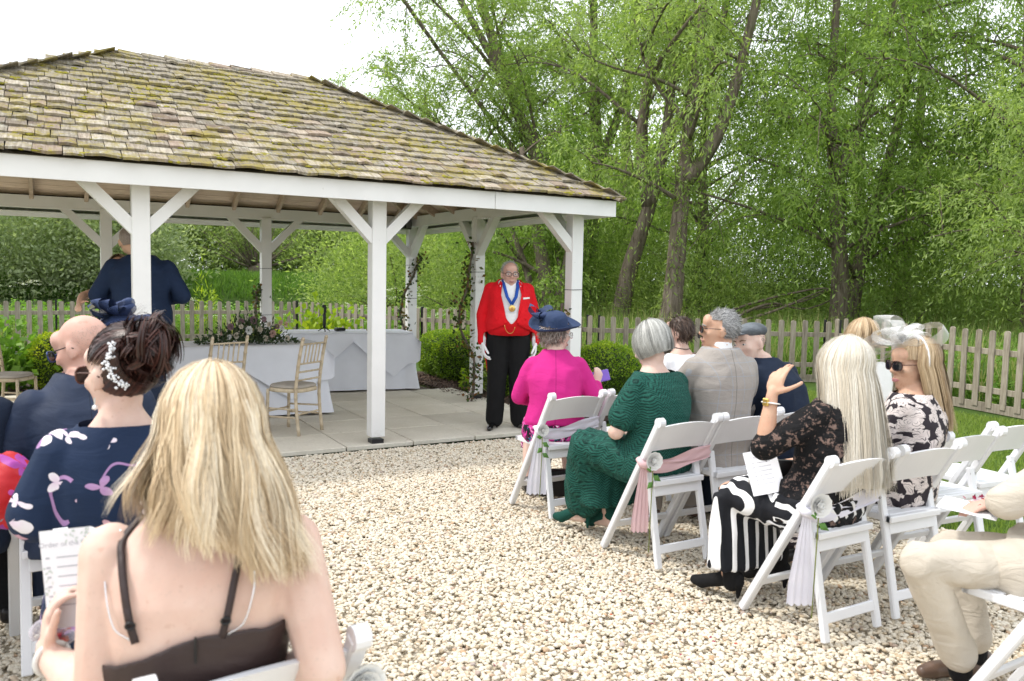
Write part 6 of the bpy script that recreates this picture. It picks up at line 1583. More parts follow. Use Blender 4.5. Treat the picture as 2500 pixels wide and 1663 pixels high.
mb = MB(); mb.add([front(-.12, 1.335, .012), front(-.19, 1.342, .005), front(-.19, 1.358, .005), front(-.12, 1.354, .012)], [[0, 1, 2, 3]]); o = mb.build('pocket_square', MAT['white_cloth'], p.root); sm_ = o.modifiers.new('t', 'SOLIDIFY'); sm_.thickness = .006
mb = MB()
for x in (-1, 1): mb.tube([front(x * .075, 1.53, -.03), front(x * .068, 1.46, .004), front(x * .045, 1.36, .016), front(0, 1.285, .02)], [.016, .017, .017, .015], 8, .25)
mb.build('neck_ribbon', MAT['royal_blue'], p.root, True)
md_ = empty('medal', front(0, 1.245, .025)); md_.parent = p.root
mb = MB(); mb.lathe((0, 0, 0), [(.030, 0), (.034, .002), (.034, .005), (.028, .007), (.002, .007)], 20); mb.v = [(a, c, b) for a, b, c in mb.v]; mb.build('medal_disc', MAT['gold'], md_, True)
text_obj('medal_letter', 'E', .034, Matrix.Translation((0, .0085, -.012)) @ Matrix.Rotation(R(90), 4, 'X') @ Matrix.Rotation(R(180), 4, 'Y'), simple('medal_red', (.45, .03, .02), .5), md_)
mb = MB()
bt0 = p.sp(1.0) + Vector((0, .082, -.045))
for x in (-1, 1): mb.add([bt0, bt0 + Vector((x * .055, -.012, .022)), bt0 + Vector((x * .06, -.010, 0)), bt0 + Vector((x * .055, -.012, -.022))], [[0, 1, 2], [0, 2, 3]])
mb.tube([bt0 + Vector((-.008, .004, 0)), bt0 + Vector((.008, .004, 0))], .012, 8); o = mb.build('bow_tie', MAT['white_cloth'], p.root); sm_ = o.modifiers.new('t', 'SOLIDIFY'); sm_.thickness = .01
B = Blob(); B.loft([(p.sp(1.0) + Vector((0, .0, -.065)), .078, .078), (p.sp(1.0) + Vector((0, .006, .004)), .068, .070)], 20); B.build('collar', MAT['white_cloth'], p.root, .008, 2)
mb = MB(); mb.tube(bez(front(.075, 1.08, .03), front(.06, .98, .05), front(-.02, .96, .05), front(-.03, 1.06, .03), 12), .003, 6); mb.build('watch_chain', MAT['gold'], p.root, True)
for x in (-1, 1):
    B = Blob(); S_, E_, W_ = p.arms[x]; hand(B, W_ - Vector((0, 0, .01)), (W_ - E_) + Vector((-x * .02, .02, 0)), (-x, .1, 0), x, (.35, .5, .4), 0, (.35, .85, .35), 1.28); B.cap(W_ + Vector((0, 0, .03)), W_ - Vector((0, 0, .02)), .036, .034); B.build('glove', MAT['white_cloth'], p.root, .0055, 2)

# ================================================================== the couple behind the left post
p = Person('tall man in navy suit seen from behind, embracing a woman', (-1.93, .62, .002), -14, w=1.26, dp=1.15, slouch=0, stand=2.02, head=(22, -6, -8), hoff=(-.10, .0, .02), skinm='skin_tan', lean=.05)
for x in (-1, 1): p.arm(x, (x * .345, .0, 1.33), (x * .16, .24, 1.30)); p.leg(x, (x * .12, .02, .52), (x * .13, 0, .09), (x * .10, 0, .98))
p.body(.010, feet=False); scalp_hair(p.root, p.M, H_stub, 400, .008, lambda q: (q[:, 2] > .06) | ((q[:, 1] < .0) & (q[:, 2] > -.04)), None, .2, 4, 1, 1.02)
def skirt_(B): B.loft([(Vector((0, 0, .84)), .235, .175), (Vector((0, 0, 1.1)), .22, .16)], 24)
p.trousers(MAT['navy_suit_b'], .02, .014); p.top('jacket', MAT['navy_suit_b'], .028, 1.92, .012, .007, None, extra=skirt_, pad=.012, t1=1.0, armr=1.08)
B = Blob(); B.loft([(p.sp(1.0) + Vector((0, 0, -.03)), .075, .072), (p.sp(1.0) + Vector((0, .01, .03)), .064, .062)], 18); B.build('collar', MAT['white_cloth'], p.root, .009, 2)
for x in (-1, 1): p.shoe(x, MAT['patent'], 0, (0, 1, 0))
p = Person('blonde woman half hidden behind the tall man in navy', (-2.07, 1.02, .002), 172, fem=True, stand=1.75, head=(-15, -8, 0), skinm='skin_tan', slouch=0, w=.95)
p.arm(-1, (-.24, .06, 1.20), (-.14, .24, 1.22)); p.arm(1, (.27, .14, 1.32), (.28, .36, 1.26))
for x in (-1, 1): p.leg(x, (x * .09, .02, .48), (x * .09, 0, .09), (x * .09, 0, .9))
p.body(.011); p.top('dress', MAT['offwhite'], .012, 0, .014, .004, None, t1=.88); B = Blob(); B.loft([(Vector((0, 0, .25)), .34, .30), (Vector((0, 0, .7)), .24, .20), (Vector((0, 0, 1.0)), .19, .14)], 24); B.build('skirt', MAT['offwhite'], p.root, .016, 3, .012, (12, 12, 2))
long_hair(p.root, p.M, H_honey, .22, 500, (55, 305), (0, .02), 1.0, .02, .3, 11)
for x in (-1, 1): p.shoe(x, MAT['offwhite'])

# ================================================================== right side, first row
# lady in the pink jacket
p = Person('elderly lady in cerise pink jacket and wide navy hat', (.36, -2.50, 0), -30, k=.95, fem=True, w=1.0, dp=1.08, lean=.05, head=(-62, -4, 4), skinm='skin_pale', slouch=.05)
p.arm(-1, (-.24, .06, .74), (-.13, .30, .68)); p.arm(1, (.28, .0, .74), (.29, .10, .82))
for x in (-1, 1): p.leg(x, (x * .12, .45, .50), (x * .13, .40, .10))
p.legs[-1] = (p.legs[-1][0], Vector((-.14, .42, .49)), Vector((-.17, .30, .10)))
p.body(.010, hand_kw={1: dict(d=(.2, .3, .8), n=(-.2, .9, -.2), curl=(.5, .7, .5))}); head_extras(p.root, p.M, 1, (.5, .2, .2), False, None); glasses(p.root, p.M, False, MAT['silver'])
p.top('jacket', MAT['cerise'], .024, 1.9, .012, .006, None, t1=1.0, extra=lambda B: B.loft([(Vector((0, -.01, .535)), .215, .16), (Vector((0, -.01, .65)), .185, .145)], 24), t0=.1)
p.skirt(MAT['bright_print'], .30, .02, .02, .013, .006); 
for x in (-1, 1): p.shoe(x, MAT['black_leather'], .015, (x * .2, 1, 0))
scalp_hair(p.root, p.M, H_curl, 1100, .035, lambda q: (q[:, 2] < .055) & (q[:, 2] > -.075) & (q[:, 1] < .045), None, .55, 5, 1, 1.10, .005, curly=.006)
ht = empty('hat'); ht.parent = p.root; HM = p.M @ Matrix.Translation((-.005, -.012, .075)) @ Matrix.Rotation(R(10), 4, 'X') @ Matrix.Rotation(R(12), 4, 'Y')
V = []; F = []; n = 40; prof = [(.0, .085), (.045, .083), (.075, .072), (.093, .045), (.099, .0), (.102, -.012), (.125, -.012), (.155, -.004), (.178, .012), (.180, .009), (.155, -.010), (.12, -.018), (.095, -.018)]
for r_, z_ in prof:
    for k in range(n): a = 6.283 * k / n; ex = 1.12 if r_ > .1 else 1.0; V.append(HM @ Vector((r_ * .92 * math.cos(a), r_ * .92 * ex * math.sin(a), z_ + (.018 * math.cos(2 * a) if r_ > .15 else 0))))
for i in range(len(prof) - 1):
    for k in range(n): F.append([i * n + k, i * n + (k + 1) % n, (i + 1) * n + (k + 1) % n, (i + 1) * n + k])
mobj('hat_shell', V, F, MAT['hat_navy'], ht, True)
mb = MB(); mb.tube([HM @ Vector((.1025 * math.cos(a), .1025 * math.sin(a), .004)) for a in np.linspace(0, 6.283, 33)], .006, 6, .5); mb.build('hat_band', MAT['hat_navy'], ht, True)
def loops(M, mat, parent, k, size, name='bow_loop', seed=3, up=.6):
    r_ = np.random.default_rng(seed)
    for i in range(k):
        az = 6.283 * i / k + r_.normal() * .3; el = up * (.3 + r_.random()); d = Vector((math.cos(az) * math.cos(el), math.sin(az) * math.cos(el), math.sin(el))); sd = d.cross(Vector((0, 0, 1))).normalized(); upv = sd.cross(d); V = []; F = []; L = size * (.7 + .6 * r_.random()); w_ = L * .30
        n = 14
        for j in range(n + 1):
            t_ = j / n; a = 6.283 * t_; pp = d * (L * .5 * (1 - math.cos(a))) + upv * (L * .22 * math.sin(a)); ww = w_ * (.35 + .65 * math.sin(math.pi * t_))
            V += [M @ (pp - sd * ww + upv * .01 * math.sin(7 * t_)), M @ pp, M @ (pp + sd * ww - upv * .01 * math.sin(6 * t_))]
        for j in range(n): F += [[j * 3, j * 3 + 1, j * 3 + 4, j * 3 + 3], [j * 3 + 1, j * 3 + 2, j * 3 + 5, j * 3 + 4]]
        mobj(name, V, F, mat, parent, True)
loops(HM @ Matrix.Translation((-.085, -.07, .03)), MAT['navy_sinamay'], ht, 6, .085, seed=9, up=.7)
ph = empty('phone', (p.root.matrix_world @ Vector((0, 0, 0))).to_tuple(), 0); bpy.context.view_layer.update()
ph.location = p.root.matrix_world @ Vector((.31, .13, .875)); ph.rotation_euler = (R(58), R(-14), R(-32)); tag(ph, 'phone in a purple wallet case held by the pink lady', 'phone')
MAT['purple'] = simple('purple_case', (.20, .11, .52), .5); mb = MB(); mb.box((0, 0, 0), (.15, .085, .010), None, .004); mb.build('case_cover', MAT['purple'], ph); mb = MB(); mb.box((0, 0, -.0085), (.14, .076, .006), None, .002); mb.build('screen', MAT['black_plastic'], ph)
hb = empty('handbag', (.50, -2.36, .0), R(-15), 'black leather handbag with straps standing under the first chair', 'handbag'); B = Blob(); B.loft([(Vector((0, 0, .02)), .15, .06), (Vector((0, 0, .12)), .14, .055), (Vector((0, 0, .2)), .12, .03)], 20); B.build('bag_body', MAT['black_leather'], hb, .009, 3, .004)
for y in (-.03, .03):
    mb = MB(); mb.tube(bez((-.08, y, .19), (-.09, y, .40), (.09, y, .40), (.08, y, .19), 12), .006, 6); mb.build('strap', MAT['black_leather'], hb, True)
# short brown hair, white blouse
p = Person('guest with short brown hair and gathered white blouse', (1.36, -2.62, 0), 4, k=.96, fem=True, head=(28, -4, 0), w=1.0)
for x in (-1, 1): p.arm(x); p.leg(x)
p.body(.012); p.top('blouse', MAT['white_cloth'], .024, 1.6, .013, .008, lambda c: c.z > p.sp(.92).z, t1=.99, ff=(22, 22, 4)); p.trousers(MAT['navy_suit'])
mb = MB(); c = p.sp(1.0); mb.tube([c + Vector((.062 * math.cos(a), .062 * math.sin(a) - .0, -.01 + .01 * math.sin(a))) for a in np.linspace(0, 6.283, 25)], .003, 5); mb.build('necklace', MAT['black_plastic'], p.root, True)
scalp_hair(p.root, p.M, H_brown, 1100, .045, lambda q: ((q[:, 2] > .045) | (q[:, 1] < .02)) & (q[:, 2] > -.075), None, .06, 6, 1, 1.09, .004)
for x in (-1, 1): p.shoe(x, MAT['black_leather'])
# man whose face shows past the grey suit
p = Person('man in sunglasses looking left between the brown hair and the grey suit', (1.74, -2.62, 0), 20, k=.93, head=(62, -4, 0), side=-.06, skinm='skin_red')
for x in (-1, 1): p.arm(x); p.leg(x)
p.body(.011, jaw=1.1); head_extras(p.root, p.M, 1, (.4, .2, .18), False); glasses(p.root, p.M, True); p.top('jacket', MAT['navy_coat'], .026, 1.9, .014, .006); p.trousers(MAT['navy_coat'])
scalp_hair(p.root, p.M, H_grey, 400, .012, lambda q: ((q[:, 2] > -.03) & (q[:, 1] < .01)), None, .2, 7, 1, 1.03)
for x in (-1, 1): p.shoe(x, MAT['black_leather'])

# ================================================================== right side, second row
p = Person('lady with silver bob in emerald lace dress looking down', (.37, -3.54, 0), 6, k=.96, fem=True, w=1.05, dp=1.08, lean=.02, head=(14, -24, 0), skinm='skin_pale', slouch=.05)
p.arm(-1, (-.25, .04, .70), (-.08, .24, .65)); p.arm(1, (.25, .10, .66), (.05, .30, .62))
p.leg(-1, (-.19, .35, .56), (-.10, .50, .11)); p.leg(1, (.02, .40, .50), (.0, .36, .10))
p.body(.010, armr=1.12, hand_kw={-1: dict(d=(.6, .7, -.1), n=(0, 0, -1))}, feet=True); p.top('dress', MAT['green_lace'], .022, .66, .011, .005, lambda c: c.z > p.sp(.93).z, t1=.99, flare=.03)
def gx(B):
    H, K, A = p.legs[-1]; B.cap((-.1, .05, .52), K, .13, .10); B.cap(K, (-.12, .44, .30), .105, .12); B.cap((-.12, .44, .30), (-.10, .47, .19), .12, .11)
p.skirt(MAT['green_lace'], .20, .02, .02, .011, .012, knee_y=.36, extra=gx, ff=(16, 16, 5))
long_hair(p.root, p.M, H_silver, .075, 2200, (48, 312), (0, .0), 1.0, .03, .0, 21, 120, 1.04, 0, .02, 160, width=.0032, drop_th=96, wave=.002, cn=.006)
for x in (-1, 1): p.shoe(x, MAT['suede_green'], .075, (0.1 * x - .1, 1, 0), up=.0)
# man in the grey suit
p = Person('grey haired man in sunglasses and pale grey checked suit', (.86, -3.50, 0), -8, k=1.11, w=1.06, dp=1.08, head=(62, 0, -2), skinm='skin_tan', lean=-.05, hs=1.03)
p.arm(-1, (-.30, .08, .76), (-.10, .34, .66)); p.arm(1, (.30, .06, .76), (.10, .34, .66)); 
for x in (-1, 1): p.leg(x, (x * .16, .47, .52), (x * .15, .42, .09))
p.body(.010, jaw=1.05); head_extras(p.root, p.M, 1.03, (.4, .22, .18), False, (.3, .3, .3)); glasses(p.root, p.M, True, s=1.03)
p.top('jacket', MAT['grey_suit'], .030, 1.92, .011, .007, None, t1=1.0, pad=.012, extra=lambda B: B.loft([(Vector((0, -.03, .42)), .23, .17), (Vector((0, -.02, .65)), .205, .16)], 24)); p.trousers(MAT['grey_suit'], .022)
B = Blob(); B.loft([(p.sp(1.0) + Vector((0, -.002, -.03)), .070, .068), (p.sp(1.0) + Vector((0, .006, .022)), .062, .062)], 18); B.build('collar', MAT['white_cloth'], p.root, .008, 2)
scalp_hair(p.root, p.M, H_grey, 2600, .024, lambda q: ((q[:, 2] > .058) | ((q[:, 1] < .0) & (q[:, 2] > -.06))), lambda q: np.tile([0, -.8, -.4], (len(q), 1)) + np.array([0, 0, 1.0]) * (q[:, 2:3] > .05), .2, 8, 1.03, 1.04, .0024, curly=.001)
for x in (-1, 1): p.shoe(x, MAT['leather_brown'])
# man in the flat cap, leaning to talk
p = Person('man in grey flat cap and navy jacket leaning over to talk', (1.40, -3.52, 0), 10, k=.98, w=1.08, dp=1.1, lean=.08, side=-.12, head=(84, -4, 8), hoff=(-.05, .0, -.02), skinm='skin_pale', slouch=.06, hs=1.08)
for x in (-1, 1): p.arm(x, (x * .28 - .04, .10, .72), (x * .1 - .05, .36, .66)); p.leg(x)
p.body(.010); head_extras(p.root, p.M, 1.08, (.42, .22, .2), True, (.22, .15, .1)); p.top('jacket', MAT['navy_coat'], .030, 1.92, .012, .007, None, t1=1.0, pad=.012); p.trousers(MAT['navy_coat'])
scalp_hair(p.root, p.M, H_brown, 500, .02, lambda q: (q[:, 1] < -.005) & (q[:, 2] > -.05), None, .2, 9, 1, 1.03)
cp = empty('flat_cap'); cp.parent = p.root; CM = p.M @ Matrix.Scale(1.1, 4) @ Matrix.Translation((0, 0, .058)) @ Matrix.Rotation(R(6), 4, 'X')
B = Blob(); M3 = CM.to_3x3(); B.ell(CM @ Vector((0, .0, .015)), (.088, .112, .042), M3); B.ell(CM @ Vector((0, -.03, .02)), (.086, .085, .048), M3); B.ell(CM @ Vector((0, .05, .01)), (.07, .07, .03), M3); B.build('cap_crown', MAT['tweed'], cp, .009, 3)
B = Blob(); B.ell(CM @ Vector((0, .108, -.006)), (.062, .048, .007), M3); B.build('cap_peak', MAT['tweed'], cp, .006, 1)
for x in (-1, 1): p.shoe(x, MAT['black_leather'])
# wavy blonde hair
p = Person('guest with wavy golden hair and white top, back turned', (2.12, -3.56, 0), -6, k=.96, fem=True, head=(-12, -2, 0), w=1.05)
for x in (-1, 1): p.arm(x); p.leg(x)
p.body(.012); p.top('blouse', MAT['offwhite'], .024, 1.9, .014, .008, None, t1=.97); p.trousers(MAT['navy_suit'])
long_hair(p.root, p.M, H_honey, .05, 900, (45, 315), (0, 0), 1.02, .04, .0, 31, 60, 1.05, 1.5, .02, 120, width=.006, wave=.012, drop_th=98)
for x in (-1, 1): p.shoe(x, MAT['black_leather'])

# ================================================================== right side, third row
p = Person('lady with long platinum hair, black lace top and striped skirt, hand raised', (.47, -4.60, 0), 4, k=.92, fem=True, w=1.08, dp=1.08, side=.10, lean=-.04, head=(-6, 0, 3), skinm='skin_tan', slouch=.04, hs=1.08)
L0 = Vector((.47, -4.60, 0)); Rz = Matrix.Rotation(R(-4), 3, 'Z')
def lp(x, y, z): return Rz @ (Vector((x, y, z)) - L0)
p.arm(-1, lp(.20, -4.53, .80), lp(.235, -4.53, 1.035)); p.arm(1, (.30, .08, .68), (.16, .30, .63))
p.leg(-1, (-.16, .37, .51), (-.19, .33, .10)); p.leg(1, (.10, .36, .50), (.12, .30, .10))
p.body(.0062, smooth=2, hand_kw={-1: dict(d=(.35, .0, .9), n=(.85, .1, -.45), curl=((.25, .3, .2), (.4, .35, .25), (.55, .4, .3), (.7, .45, .3)), spread=.06, thumb=(.75, .5, .35), s=1.08)}, feet=False, armr=1.05)
p.top('lace_top', MAT['black_lace'], .020, 1.12, .010, .006, None, t1=.97, armr=1.12, extra=lambda B: B.loft([(Vector((0, -.01, .47)), .235, .175), (Vector((.02, -.01, .64)), .20, .15)], 24))
p.skirt(MAT['stripe_skirt'], .16, .025, .03, .010, .010, knee_y=.37, wk=.21, sx=-.05, ff=(16, 16, 3))
for x in (-1, 1): p.shoe(x, MAT['black_cloth'], .05, (-.15, 1, 0), 'boot'); 
for x in (-1, 1): H, K, A = p.legs[x]; B = Blob(); B.cap(A + Vector((0, -.02, -.02)), A + Vector((0, -.02, .10)), .045, .05); B.build('boot_shaft', MAT['black_cloth'], p.root, .009, 2)
long_hair(p.root, p.M, H_white, .47, 4200, (42, 318), (.0, -.11), 1.40, .04, .15, 41, 170, 1.10, 0, 0, 0, width=.0034, wave=.004, drop_th=98, cn=.013)
wt = empty('wristwatch'); wt.parent = p.root; S_, E_, W_ = p.arms[-1]; ax = (W_ - E_).normalized(); wc = W_ - ax * .035; u = ax.cross(Vector((0, 1, 0))).normalized(); w_ = ax.cross(u)
mb = MB(); mb.tube([wc + (u * math.cos(a) + w_ * math.sin(a)) * .034 for a in np.linspace(0, 6.283, 21)], .010, 8, .35); mb.build('watch_strap', MAT['offwhite'], wt, True)
mb = MB(); mb.box(wc + u * .036 * (1 if u.x < 0 else -1), (.012, .034, .036), None, .005); mb.build('watch_case', MAT['gold'], wt)
# lady in the leaf print dress
p = Person('lady in black and cream leaf print dress with white fascinator and sunglasses', (1.12, -4.56, 0), 14, k=.91, fem=True, w=1.03, dp=1.06, side=.06, lean=-.04, head=(56, -2, 0), skinm='skin_tan', hs=1.08)
p.arm(-1, (-.26, .10, .70), (-.05, .30, .64)); p.arm(1, (.27, .05, .68), (.08, .30, .63))
for x in (-1, 1): p.leg(x)
p.body(.0085, hand_kw={}); head_extras(p.root, p.M, 1.08, (.46, .20, .20), False, None); glasses(p.root, p.M, True, simple('tortoiseshell', (.05, .02, .015), .25, .5, 60), 1.08, 1.12)
p.top('dress', MAT['leafprint'], .022, 1.7, .011, .006, lambda c: c.z > p.sp(.93).z, t1=.99); p.skirt(MAT['leafprint'], .14, .02, .04, .012, .010)
long_hair(p.root, p.M, H_honey, .32, 2600, (62, 298), (.0, -.06), 1.1, .026, .2, 51, 90, 1.08, 0, 0, 220, width=.0032, wave=.006, drop_th=98, cn=.014)
for x in (-1, 1): p.shoe(x, MAT['black_leather'], .04)
fc = empty('fascinator'); fc.parent = p.root
mb = MB(); mb.tube([p.M @ Vector((.101 * math.sin(a), -.004, .026 + .124 * math.cos(a))) for a in np.linspace(-1.75, 1.75, 25)], .012, 8, .3); mb.build('headband', MAT['white_cloth'], fc, True)
loops(p.M @ Matrix.Translation((.03, .05, .125)), MAT['organza'], fc, 12, .15, 'organza_loop', 5, .6)
loops(p.M @ Matrix.Translation((.045, .07, .09)) @ Matrix.Rotation(R(30), 4, 'Y'), MAT['organza'], fc, 5, .19, 'organza_loop', 6, .25)
MAT['card_leaf'] = leaf_mat('card_leaf_print', (.48, .55, .50), (.56, .62, .58), (.66, .70, .67), 0)
# cards, clutch bag
def card(label, loc, rot, w=.148, h=.21, fold=0.0, text=True, heading='Order of the Day', leafy=True):
    c = empty('order_card', loc, 0, label, 'card', 'printed order of the day cards'); c.rotation_euler = rot
    mb = MB(); mb.box((0, 0, 0), (w, h, .0012)); pg = mb.build('page', MAT['card'], c)
    if fold:
        mb = MB(); a = fold; M = Euler((0, -a, 0)).to_matrix(); mb.box(Vector((w / 2, 0, 0)) + M @ Vector((w / 2, 0, 0)), (w, h, .0012), M); mb.build('page', MAT['card'], c)
    for sd in (1, -1):
        Rt = Matrix.Identity(4) if sd > 0 else Matrix.Rotation(math.pi, 4, 'Y')
        if text:
            text_obj('heading', heading, .0155, Rt @ Matrix.Translation((0, h * .33, .0011)), MAT['print'], c)
            mb = MB(); r_ = np.random.default_rng(4)
            for i in range(6):
                y = h * .22 - i * .0205; L = .05 + .035 * r_.random(); mb.box((-.040, y, .0012), (.008, .004, .0003)); mb.box((-.022 + min(L, .06) / 2, y, .0012), (min(L, .06), .0024, .0003))
            mb.v = [tuple(Rt @ Vector(v)) for v in mb.v]; mb.build('printed_lines', MAT['print'], c)
        if leafy:
            k = 40; q = np.c_[np.r_[rng.normal(size=20) * .008 - w * .40, rng.normal(size=20) * .02 + w * .3], np.r_[rng.random(20) * h * .6 - h * .45, rng.normal(size=20) * .01 + h * .42], np.full(k, .0013)]; q[:, 0] = np.clip(q[:, 0], -w / 2 + .008, w / 2 - .008); q[:, 1] = np.clip(q[:, 1], -h / 2 + .008, h / 2 - .008)
            q = np.array([tuple(Rt @ Vector(v)) for v in q]); leaf_mesh('leaf_print', q, np.c_[rng.normal(size=(k, 2)), np.zeros(k)], .009, .004, rng.random(k), MAT['card_leaf'], c, side=np.tile([0, 0, 1.0], (k, 1)))
    return c
card('white order card leaning in the lap of the striped skirt', (.27, -4.47, .665), (R(62), R(-14), R(-38)), heading='Order of Service')
card('white order card lying on the empty chair', (1.52, -4.46, .458), (0, 0, R(30))); card('second white order card overlapping on the empty chair', (1.58, -4.36, .461), (0, R(1), R(-25)))
cl_ = empty('clutch_bag', (.37, -4.47, .585), R(-25), 'black clutch bag with chain resting on the striped lap', 'handbag'); B = Blob(); B.loft([(Vector((0, 0, 0)), .10, .035), (Vector((0, -.01, .07)), .10, .028), (Vector((0, -.02, .13)), .085, .014)], 20); B.build('bag_body', MAT['black_leather'], cl_, .008, 3, .003)
mb = MB(); mb.tube(bez((-.08, -.01, .12), (-.16, .02, .05), (-.16, .03, -.02), (-.06, .02, -.03), 10), .0035, 6); mb.build('chain', MAT['silver'], cl_, True)
gl = empty('folded_wrap', (.49, -4.50, .57), R(-20), 'pale folded wrap beside the clutch bag', 'wrap'); B = Blob(); B.loft([(Vector((-.03, 0, 0)), .06, .03), (Vector((.02, -.02, .06)), .05, .025), (Vector((.05, -.03, .10)), .02, .015)], 18); B.build('wrap_cloth', MAT['offwhite'], gl, .008, 3, .005)

# ================================================================== man in the cream suit, cut off by the frame
p = Person('man in cream linen suit sitting with a raised knee at the row end', (.58, -5.62, 0), 12, k=1.0, w=1.10, dp=1.1, side=.16, lean=-.10, head=(20, 0, 0), skinm='skin_red')
q0 = Vector((.58, -5.62, 0)); Rz = Matrix.Rotation(R(-12), 3, 'Z')
def lc(x, y, z): return Rz @ (Vector((x, y, z)) - q0)
p.arm(-1, lc(.375, -5.52, .77), lc(.60, -5.37, .705)); p.arm(1, lc(.84, -5.54, .76), lc(.72, -5.36, .70))
p.leg(-1, lc(.09, -5.39, .55), lc(.31, -5.43, .155), lc(.47, -5.56, .53)); p.leg(1, lc(.54, -5.22, .48), lc(.58, -5.33, .12), lc(.62, -5.52, .51))
p.body(.010, hand_kw={-1: dict(d=(-.5, .4, -.1), n=(.2, 0, -1))}, feet=False); p.trousers(MAT['cream_suit'], .014, .009, .010, .93, legr=.95); p.top('jacket', MAT['cream_suit'], .030, 1.92, .012, .007, None, t1=1.0, pad=.012, extra=lambda B: B.loft([(Vector((0, .02, .42)), .23, .17), (Vector((-.02, .0, .65)), .205, .16)], 24).cap((-.10, .02, .52), (-.20, .10, .54), .125, .10).cap((-.20, .08, .52), (-.16, .02, .42), .09, .07))
scalp_hair(p.root, p.M, H_grey, 300, .02)
p.shoe(-1, MAT['leather_brown'], 0, (-1, .25, 0), L=.29, A=(p.legs[-1][2] + Vector((0, 0, -.06)))); p.shoe(1, MAT['leather_brown'], 0, (-.8, .5, 0), L=.29, A=(p.legs[1][2] + Vector((0, 0, -.03))))
B = Blob(); 
for x in (-1, 1): H, K, A = p.legs[x]; B.cap(A + Vector((0, 0, -.05)), A.lerp(K, .12), .042, .046)
B.build('sock', MAT['black_cloth'], p.root, .009, 2)
card('white order card held flat by the man in cream', (.52, -5.30, .675), (R(4), R(-6), R(20)), text=False)
cb_ = empty('confetti_bag', (.60, -5.33, .69), R(-20), 'clear bag of dark red petals lying on the held card', 'bag'); k = 160; q = rng.normal(size=(k, 3)) * np.array([.030, .022, .005]); q[:, 2] = np.abs(q[:, 2]) + .003
leaf_mesh('petals', q, rvec(k), .02, .014, rng.random(k), MAT['petal'], cb_); B = Blob(); B.ell((0, 0, .008), (.075, .05, .012)); B.build('bag_film', sheer('clear_film', (.8, .8, .85), .12), cb_, .008, 2, .002); mb = MB(); mb.lathe((0, 0, .021), [(.016, 0), (.016, .001)], 18); mb.build('sticker', MAT['card'], cb_)

# ================================================================== left side
# navy fascinator in the front row
p = Person('guest in navy fascinator and navy dress in the left front row', (-2.33, -2.52, 0), 0, k=.93, fem=True, head=(5, 0, 0))
for x in (-1, 1): p.arm(x); p.leg(x)
p.body(.013); p.top('dress', MAT['navy_coat'], .022, 1.8, .015, .006); p.skirt(MAT['navy_coat'], .2, voxel=.016); scalp_hair(p.root, p.M, H_brown, 500, .04, None, None, .2, 12, 1, 1.08)
for x in (-1, 1): p.shoe(x, MAT['black_leather'])
fs = empty('fascinator'); fs.parent = p.root; FM = p.M @ Matrix.Translation((.02, -.02, .115)) @ Matrix.Rotation(R(-8), 4, 'Y')
V = []; F = []; n = 36
for r_, z_ in ((0, .055), (.06, .05), (.09, .02), (.10, -.005), (.15, .0), (.19, .012), (.19, .008), (.1, -.012)):
    for k in range(n): a = 6.283 * k / n; V.append(FM @ Vector((r_ * 1.1 * math.cos(a), r_ * math.sin(a), z_ + (.012 * math.sin(2 * a) if r_ > .12 else 0))))
for i in range(7):
    for k in range(n): F.append([i * n + k, i * n + (k + 1) % n, (i + 1) * n + (k + 1) % n, (i + 1) * n + k])
mobj('hat_disc', V, F, MAT['navy_sinamay'], fs, True); loops(FM @ Matrix.Translation((-.02, -.03, .06)), MAT['navy_sinamay'], fs, 12, .10, 'sinamay_loop', 12, .6)
mb = MB()
for k in range(14):
    a = math.pi + .9 * rng.normal() * .5; L = .14 + .07 * rng.random(); d = Vector((math.cos(a), math.sin(a) * .5, .15 * rng.normal())); mb.tube([FM @ (d * L * t_ + Vector((-.02, -.04, .06 - .06 * t_ * t_))) for t_ in np.linspace(0, 1, 6)], [.004, .004, .0035, .003, .002, .001], 4, .4)
mb.build('feathers', MAT['navy_coat'], fs, True)
# bald man
p = Person('bald man in navy suit and blue framed sunglasses looking down', (-2.50, -3.48, 0), 4, k=1.05, w=1.05, dp=1.08, lean=.05, head=(48, -20, 0), skinm='skin_red', slouch=.06, hs=1.12)
for x in (-1, 1): p.arm(x, (x * .30, .02, .76), (x * .10, .32, .66)); p.leg(x)
p.body(.009, jaw=1.1, hand_kw={}); head_extras(p.root, p.M, 1.12, (.42, .2, .18), False, None); glasses(p.root, p.M, True, simple('blue_frame', (.02, .05, .22), .3), 1.12, 1.0, MAT['black_plastic'])
scalp_hair(p.root, p.M, hairmat('hair_shaved', (.34, .25, .21), (.42, .31, .26), (.5, .38, .33)), 900, .004, lambda q: (q[:, 1] < -.012 - .2 * np.clip(q[:, 2], 0, 1)) & (q[:, 2] > -.05) & (q[:, 2] < .06), None,   .1, 13, 1.12, 1.0, .0012, cap=False)
B = Blob(); B.loft([(p.sp(1.0) + Vector((0, .012, -.03)), .064, .062), (p.sp(1.0) + Vector((0, .02, .006)), .060, .060)], 18); B.build('collar', simple('pale_blue_shirt', (.12, .30, .62), .8), p.root, .009, 2)
p.top('jacket', MAT['navy_suit'], .030, 1.92, .011, .007, None, t1=1.0, pad=.012, extra=lambda B: B.loft([(Vector((0, -.03, .44)), .235, .175), (Vector((0, -.02, .65)), .21, .16)], 24)); p.trousers(MAT['navy_suit'])
for x in (-1, 1): p.shoe(x, MAT['black_leather'])
